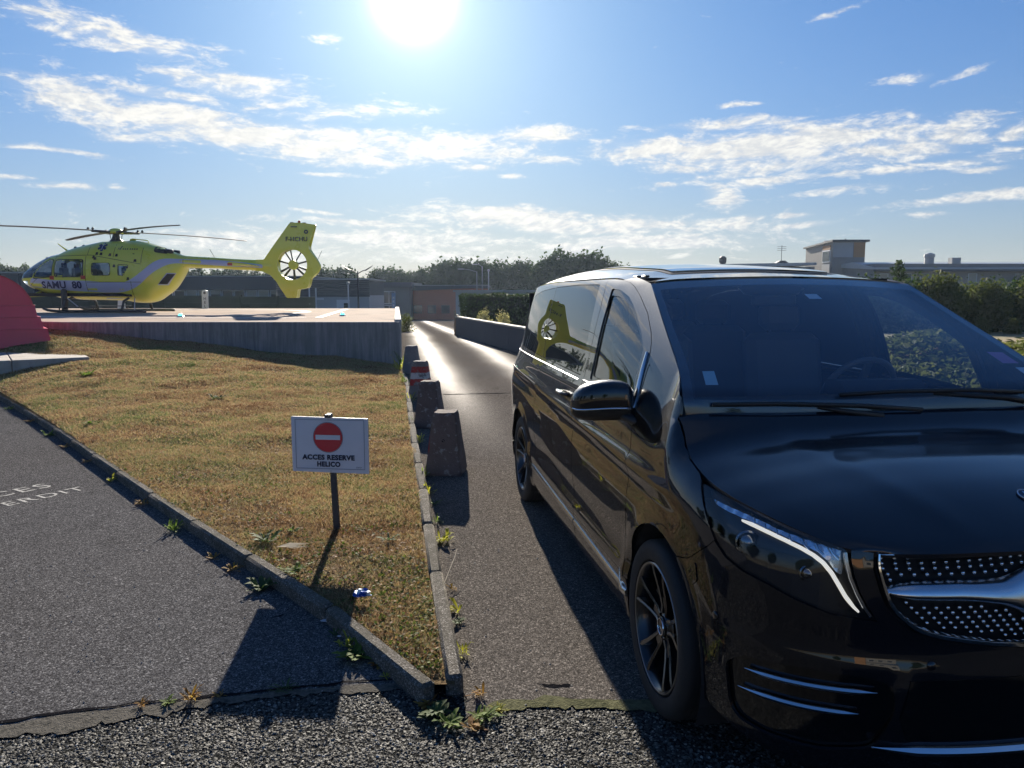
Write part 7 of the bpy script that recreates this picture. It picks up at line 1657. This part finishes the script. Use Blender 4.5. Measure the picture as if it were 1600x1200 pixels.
for (n, y0, y1, hh, ww, le) in ((420000, 3.05, 5.2, .020, .0032, .030), (420000, 5.2, 8.0, .026, .0050, .034), (330000, 8.0, 12.0, .032, .009, .04), (260000, 12.0, 17.4, .036, .015, .05)):
    x, y = lawn_points(n, y0, y1); p = patch(x, y); k = r.rand(len(x)) < (.55+.45*p); x, y, p = x[k], y[k], p[k]
    V, F, T_ = blades(x, y, lawn_z(x, y)-.014, hh*(.5+.9*r.rand(len(x)))*(.7+.6*p), ww*(.7+.6*r.rand(len(x))), le*(.3+r.rand(len(x))), r, r.rand(len(x)))
    allV.append(V); allF.append(F+nb); allT.append(T_); nb += len(V)
o = np_mesh('lawn_grass', np.vstack(allV), np.vstack(allF), M_GRASS, None, False, 'stuff', np.concatenate(allT)); meta(o, 'short dry brown and green lawn grass between the two kerbs', 'grass')
# clover and dead leaves mixed into the front corner of the lawn
M_CLOVER = mat('clover and weeds', build=b_leaf((.045, .075, .022), (.12, .145, .04), None, .3)); M_DEAD = mat('dead leaves', build=b_leaf((.12, .065, .030), (.30, .20, .12), None, .25))
for nm, n, y0, y1, sz, m_, lb, zo, thr in (('clover', 17000, 3.1, 7.0, .015, M_CLOVER, 'small green clover leaves scattered in the front corner of the lawn', .012, .55), ('dead_leaves', 12000, 3.1, 9.0, .015, M_DEAD, 'scraps of dead leaf scattered over the lawn', .012, .0)):
    x, y = lawn_points(n*3, y0, y1, 1.6 if nm == 'clover' else 1.2); q = np.sin(x*6.1+np.sin(y*5.3)*2)*np.cos(y*7.7+x*2.1)*.5+.5; k = q > thr*(1-.4*(y < 4.6)); x, y = x[k], y[k]; n_ = len(x)
    P = np.stack([x, y, lawn_z(x, y)+zo*(r.rand(n_)*1.3-.2)], -1); N = r.normal(size=(n_, 3))*.45+np.array([0, 0, .9]); N /= np.linalg.norm(N, axis=1)[:, None]; V, F, T_ = leaf_cloud(P, N, sz, r, 1.4)
    o = np_mesh(nm, V, F, m_, None, False, 'stuff', T_); meta(o, lb, 'clover' if nm == 'clover' else 'dead leaves')
# weeds: rosettes of leaves growing from the joints
M_WEED = mat('weed leaves', build=b_leaf((.055, .105, .025), (.16, .22, .05), None, .4)); M_WEEDY = mat('yellowing weed leaves', build=b_leaf((.26, .26, .04), (.42, .40, .07), None, .45)); M_WEEDR = mat('reddish weed leaves', build=b_leaf((.18, .08, .03), (.34, .22, .06), None, .4)); M_WEEDD = mat('dark weed leaves', build=b_leaf((.035, .07, .028), (.09, .13, .05), None, .3))
def weed(x, y, z, R, n, m, label, seed, upright=.5, slim=.28, stalks=0, cat='weed'):
    r_ = np.random.RandomState(seed); V = []; F = []; T_ = []
    for i in range(n):
        a = r_.rand()*2*pi; L_ = R*(.5+.7*r_.rand()); up = upright*(.2+r_.rand())*L_; w = L_*slim*(.6+.7*r_.rand()); ox, oy = r_.normal(0, R*.22, 2); d = np.array([cos(a), sin(a)]); s_ = np.array([-sin(a), cos(a)]); t_ = r_.rand(); b0 = len(V)
        pr = [(0, .12, 0), (.35, .75, .55), (.7, 1.0, .95), (1.0, .15, .80+.3*r_.rand())]
        for f, ww, hh in pr:
            c = d*L_*f; 
            for q in (-1, 0, 1): V.append((ox+c[0]+s_[0]*w/2*ww*q, oy+c[1]+s_[1]*w/2*ww*q, up*hh - (.12*w*ww if q == 0 else 0)+.004)); T_.append(t_)
        for j in range(3):
            for q in range(2): F.append((b0+j*3+q, b0+j*3+q+1, b0+(j+1)*3+q+1, b0+(j+1)*3+q))
    o = np_mesh('weed', np.array(V), np.array(F), m, None, True, None, np.array(T_)); o.location = (x, y, z); meta(o, label, cat, 'weeds growing along the kerbs and joints')
    return o
WE = [  # x, y, R, n, material, label, upright, slim
 (-1.44, 4.165, .085, 46, M_WEEDD, 'large dark green weed at the left kerb just left of the sign shadow', .7, .30),
 (-2.44, 5.255, .085, 30, M_WEED, 'spiky green weed at the left kerb beside the sunlit path, third cluster from the tip', .8, .16),
 (-1.93, 4.68, .055, 20, M_WEEDR, 'small reddish weed at the left kerb left of the large dark weed', .5, .2), (-1.72, 4.47, .060, 24, M_WEEDR, 'red and green weed tuft nearest left of the large dark weed', .6, .2),
 (-3.64, 6.68, .060, 16, M_WEEDY, 'bright yellow green leaf tuft halfway along the left kerb', .8, .34), (-2.98, 5.93, .075, 20, M_WEEDR, 'dry brownish tuft on the left kerb right of the bright tuft', .5, .2),
 (-5.55, 8.90, .085, 26, M_WEED, 'green weed far along the left kerb', .6, .25), (-4.95, 8.20, .075, 18, M_WEEDR, 'dry tuft far along the left kerb below the green one', .5, .2), (-6.4, 9.85, .08, 18, M_WEEDR, 'dry tuft near the far end of the left kerb', .5, .2), (-7.4, 10.95, .09, 18, M_WEED, 'small green tuft at the far end of the left kerb', .5, .2), (-4.3, 7.45, .06, 14, M_WEEDR, 'low dry sprig on the left kerb between two tufts', .5, .2),
 (-.725, 3.37, .090, 40, M_WEED, 'large leafy weed at the left kerb near its tip', .55, .30), (-.80, 3.47, .060, 20, M_WEEDY, 'yellow green shoots behind the large leafy weed', .9, .28), (-.62, 3.285, .05, 16, M_WEEDR, 'dry curled weed in front of the large leafy weed', .3, .3), (-.88, 3.57, .04, 12, M_WEEDD, 'small dark weed left of the leafy weed cluster', .6, .3),
 (-.315, 2.87, .065, 34, M_WEEDD, 'dark weed in the notch where the two kerbs meet', .5, .34), (-.245, 2.80, .060, 28, M_WEED, 'green weed at the foot of the right kerb tip', .45, .30), (-.36, 2.94, .05, 20, M_WEEDR, 'dry weed under the end of the left kerb', .4, .3), (-.11, 2.86, .065, 30, M_WEED, 'low green weed right of the kerb tip on the mossy joint', .4, .22), (-.155, 2.78, .05, 22, M_WEEDR, 'rusty brown dead weed right of the kerb tip', .3, .3), (-.05, 2.905, .04, 18, M_WEEDY, 'pale tuft along the mossy joint', .4, .2), (-.14, 3.02, .045, 18, M_WEEDR, 'dry weed beside the right kerb tip', .6, .25),
 (-.475, 5.02, .080, 26, M_WEEDY, 'yellow and red weed beside the right kerb below the block shadow', .7, .32), (-.300, 3.86, .060, 10, M_WEEDY, 'bright lime green leaves beside the right kerb', .9, .5), (-.275, 3.72, .05, 22, M_WEEDD, 'dark trailing weed below the bright lime leaves', .4, .25), (-.235, 3.38, .055, 18, M_WEEDY, 'yellowish tuft beside the right kerb near the tip', .8, .22), (-.34, 4.15, .05, 14, M_WEEDR, 'dry sprig beside the right kerb above the lime leaves', .6, .18),
 (-1.345, 2.985, .050, 22, M_WEEDR, 'reddish weed on the joint left of the sign shadow', .7, .25), (-1.44, 2.965, .035, 18, M_WEED, 'small green weed on the joint farther left', .4, .3), (-1.54, 2.94, .04, 16, M_WEEDR, 'leftmost small weed on the joint with a red tip', .7, .2), (-.98, 3.055, .055, 26, M_WEEDD, 'flat dark tuft on the joint inside the sign shadow', .35, .12), (-1.24, 3.01, .03, 12, M_WEEDR, 'tiny dry weed on the joint at the edge of the sign shadow', .4, .25), (-.56, 3.17, .035, 12, M_WEEDY, 'tiny yellow weed on the patched corner by the left kerb', .5, .25),
 (-.72, 6.25, .07, 24, M_WEEDY, 'yellow green tuft between the kerb and the nearest block', 1.0, .14), (-.82, 6.85, .08, 22, M_WEED, 'tall grassy tuft at the left foot of the nearest block', 1.3, .10), (-.62, 5.95, .05, 18, M_WEED, 'low tuft in front of the nearest block by the kerb', .6, .2), (-.57, 5.45, .06, 18, M_WEED, 'tuft beside the shadow of the nearest block', .8, .15), (-1.05, 8.45, .10, 26, M_WEEDY, 'straw tuft by the kerb before the second block', 1.2, .1), (-1.25, 9.6, .10, 24, M_WEED, 'tuft left of the second block', 1.2, .1), (-1.6, 11.6, .12, 24, M_WEEDY, 'tuft left of the banded block', 1.2, .1), (-2.0, 13.8, .14, 30, M_WEED, 'tuft between the banded block and the grey block', 1.3, .1), (-2.42, 16.3, .20, 50, M_WEEDY, 'tall straw coloured grass by the farthest block', 1.5, .08), (-2.50, 17.1, .22, 50, M_WEED, 'green growth at the foot of the pad corner', 1.5, .1),
]
for i, (x, y, R, n, m_, lb, up, sl) in enumerate(WE): weed(x, y, .0 if True else 0, R, n, m_, lb, 100+i, up, sl)
for i, (x, y, R, n, m_, lb) in enumerate([(-1.64, 4.80, .085, 40, M_WEEDD, 'dark broad leaved weed on the lawn left of the sign post'), (-1.50, 5.02, .05, 14, M_WEED, 'bright green shoot on the lawn left of the sign post'), (-1.27, 4.24, .07, 30, M_WEED, 'pale green weed on the lawn beside the shadow of the post'), (-.82, 4.85, .06, 26, M_WEEDD, 'greyish weed on the lawn right of the sign post'), (-4.35, 11.0, .12, 30, M_WEEDD, 'dark weed tuft far out on the lawn'), (-5.1, 9.0, .10, 24, M_WEED, 'green tuft in the middle of the lawn'), (-7.3, 12.8, .16, 30, M_WEED, 'green tuft on the lawn near the corner of the slab')]):
    o = weed(x, y, float(lawn_z(x, y)), R, n, m_, lb, 300+i, .5, .3); o['group'] = 'weeds on the lawn'
# a crumpled wrapper, paper scraps, a dry leaf and a straw
def crumple(name, x, y, z, R, m1, m2, label, cat, seed, flat=.5):
    r_ = np.random.RandomState(seed); bm = bmesh.new(); bmesh.ops.create_icosphere(bm, subdivisions=3, radius=1)
    for v in bm.verts: d = v.co.copy(); k = 1+.28*sin(d.x*5+seed)*cos(d.y*6)+.22*sin(d.z*9+d.x*4)+r_.normal(0, .07); v.co = Vector((d.x*R*k, d.y*R*.7*k, max(-.2, d.z)*R*flat*k))
    me = bpy.data.meshes.new(name); bm.to_mesh(me); bm.free(); me.materials.append(m1); me.materials.append(m2)
    for p in me.polygons: c = p.center; p.material_index = int(sin(c.x*90+seed)+cos(c.y*110) > .1)
    o = bpy.data.objects.new(name, me); link(o); o.location = (x, y, z); return meta(o, label, cat)
M_WRB = mat('blue foil', (.03, .10, .42), .25, .3); M_WRW = mat('white foil', (.62, .70, .78), .3, .2)
crumple('crumpled_wrapper', -.80, 3.83, .115, .042, M_WRB, M_WRW, 'crumpled blue and white wrapper on the lawn near the kerb', 'litter', 3)
M_PAPER = mat('grey paper', (.50, .50, .54), .8)
for i, (x, y, s) in enumerate([(-.965, 3.735, .035), (-.915, 3.685, .018), (-.86, 3.56, .012), (-1.02, 3.80, .014)]):
    r_ = np.random.RandomState(i); V = [(s*cos(a)*(1+.3*r_.rand()), s*.5*sin(a)*(1+.3*r_.rand()), .004+.008*r_.rand()) for a in np.linspace(0, 2*pi, 10)[:-1]]; o = mesh_obj('paper_scrap', V+[(0, 0, .012)], [(k, (k+1) % 9, 9) for k in range(9)], M_PAPER); o.location = (x, y, .002)
    meta(o, ['largest torn grey paper scrap on the path by the kerb', 'torn paper scrap right of the largest one', 'tiny paper scrap nearest the leafy weed', 'tiny paper scrap in front of the large dark weed'][i], 'litter', 'paper scraps by the left kerb')
b = MB(); b.tube([(-.402, 4.05, .03), (-.385, 4.15, .055), (-.345, 4.42, .115), (-.34, 4.50, .13)], [.003, .0028, .0022, .0015], 5); meta(b.build('dry_stalk', mat('straw', (.45, .38, .27), .8)), 'pale dry stalk leaning beside the right kerb', 'stalk')
V = []; F = []
for i in range(7):
    a0 = -.35+.12*i; L_ = .16+.03*(i % 3); V += [(0, 0, 0), (L_*.5*cos(a0)-.006*sin(a0), L_*.5*sin(a0)+.008, .016), (L_*cos(a0), L_*sin(a0), .006), (L_*.5*cos(a0)+.006*sin(a0), L_*.5*sin(a0)-.008, .012)]; F.append((4*i, 4*i+1, 4*i+2, 4*i+3))
o = mesh_obj('dry_fern_leaf', V, F, mat('straw leaf', (.42, .33, .20), .8)); o.location = (-1.50, 4.62, .10); meta(o, 'pale dried fern leaf lying on the lawn left of the post', 'dead leaf')
# small stones and grit
r = np.random.RandomState(5); n = 900; x = -3+6*r.rand(n); y = 1.9+3.5*r.rand(n); k = ~((x < np.interp(y, _rky, _rkx)) & (y > np.interp(x, _lkx, _lky))); x, y = x[k], y[k]; n = len(x)
s = .003+.004*r.rand(n); base = np.array([(1, 0, 0), (-.5, .8, 0), (-.5, -.8, 0), (.1, 0, .8)]); V = (base[None]*s[:, None, None]*(.7+.6*r.rand(n, 4, 1)) + np.stack([x, y, 0*x+.001], -1)[:, None]).reshape(-1, 3); i = np.arange(n)*4
o = np_mesh('grit', V, np.concatenate([np.stack([i, i+1, i+3], 1), np.stack([i+1, i+2, i+3], 1), np.stack([i+2, i, i+3], 1)]), mat('grit', (.30, .29, .27), .9), None, False, 'stuff'); meta(o, 'loose grit lying on the asphalt', 'grit')

# ------------------------------------------------------------------ thin air haze round the whole place
hb = MB(); hb.box((0, 60, 3.2), (420, 340, 12.2)); hz_ = hb.build('haze'); hz_['kind'] = 'stuff'; meta(hz_, 'thin summer haze', 'haze')
hm = bpy.data.materials.new('haze'); hm.use_nodes = True; t = NT(hm.node_tree); t.n.clear(); out = t.new('ShaderNodeOutputMaterial')
pv = t.new('ShaderNodeVolumePrincipled'); pv.inputs['Color'].default_value = (.62, .78, 1, 1); pv.inputs['Density'].default_value = .00026; pv.inputs['Anisotropy'].default_value = .45
t.l.new(pv.outputs[0], out.inputs['Volume']); hz_.data.materials.append(hm)
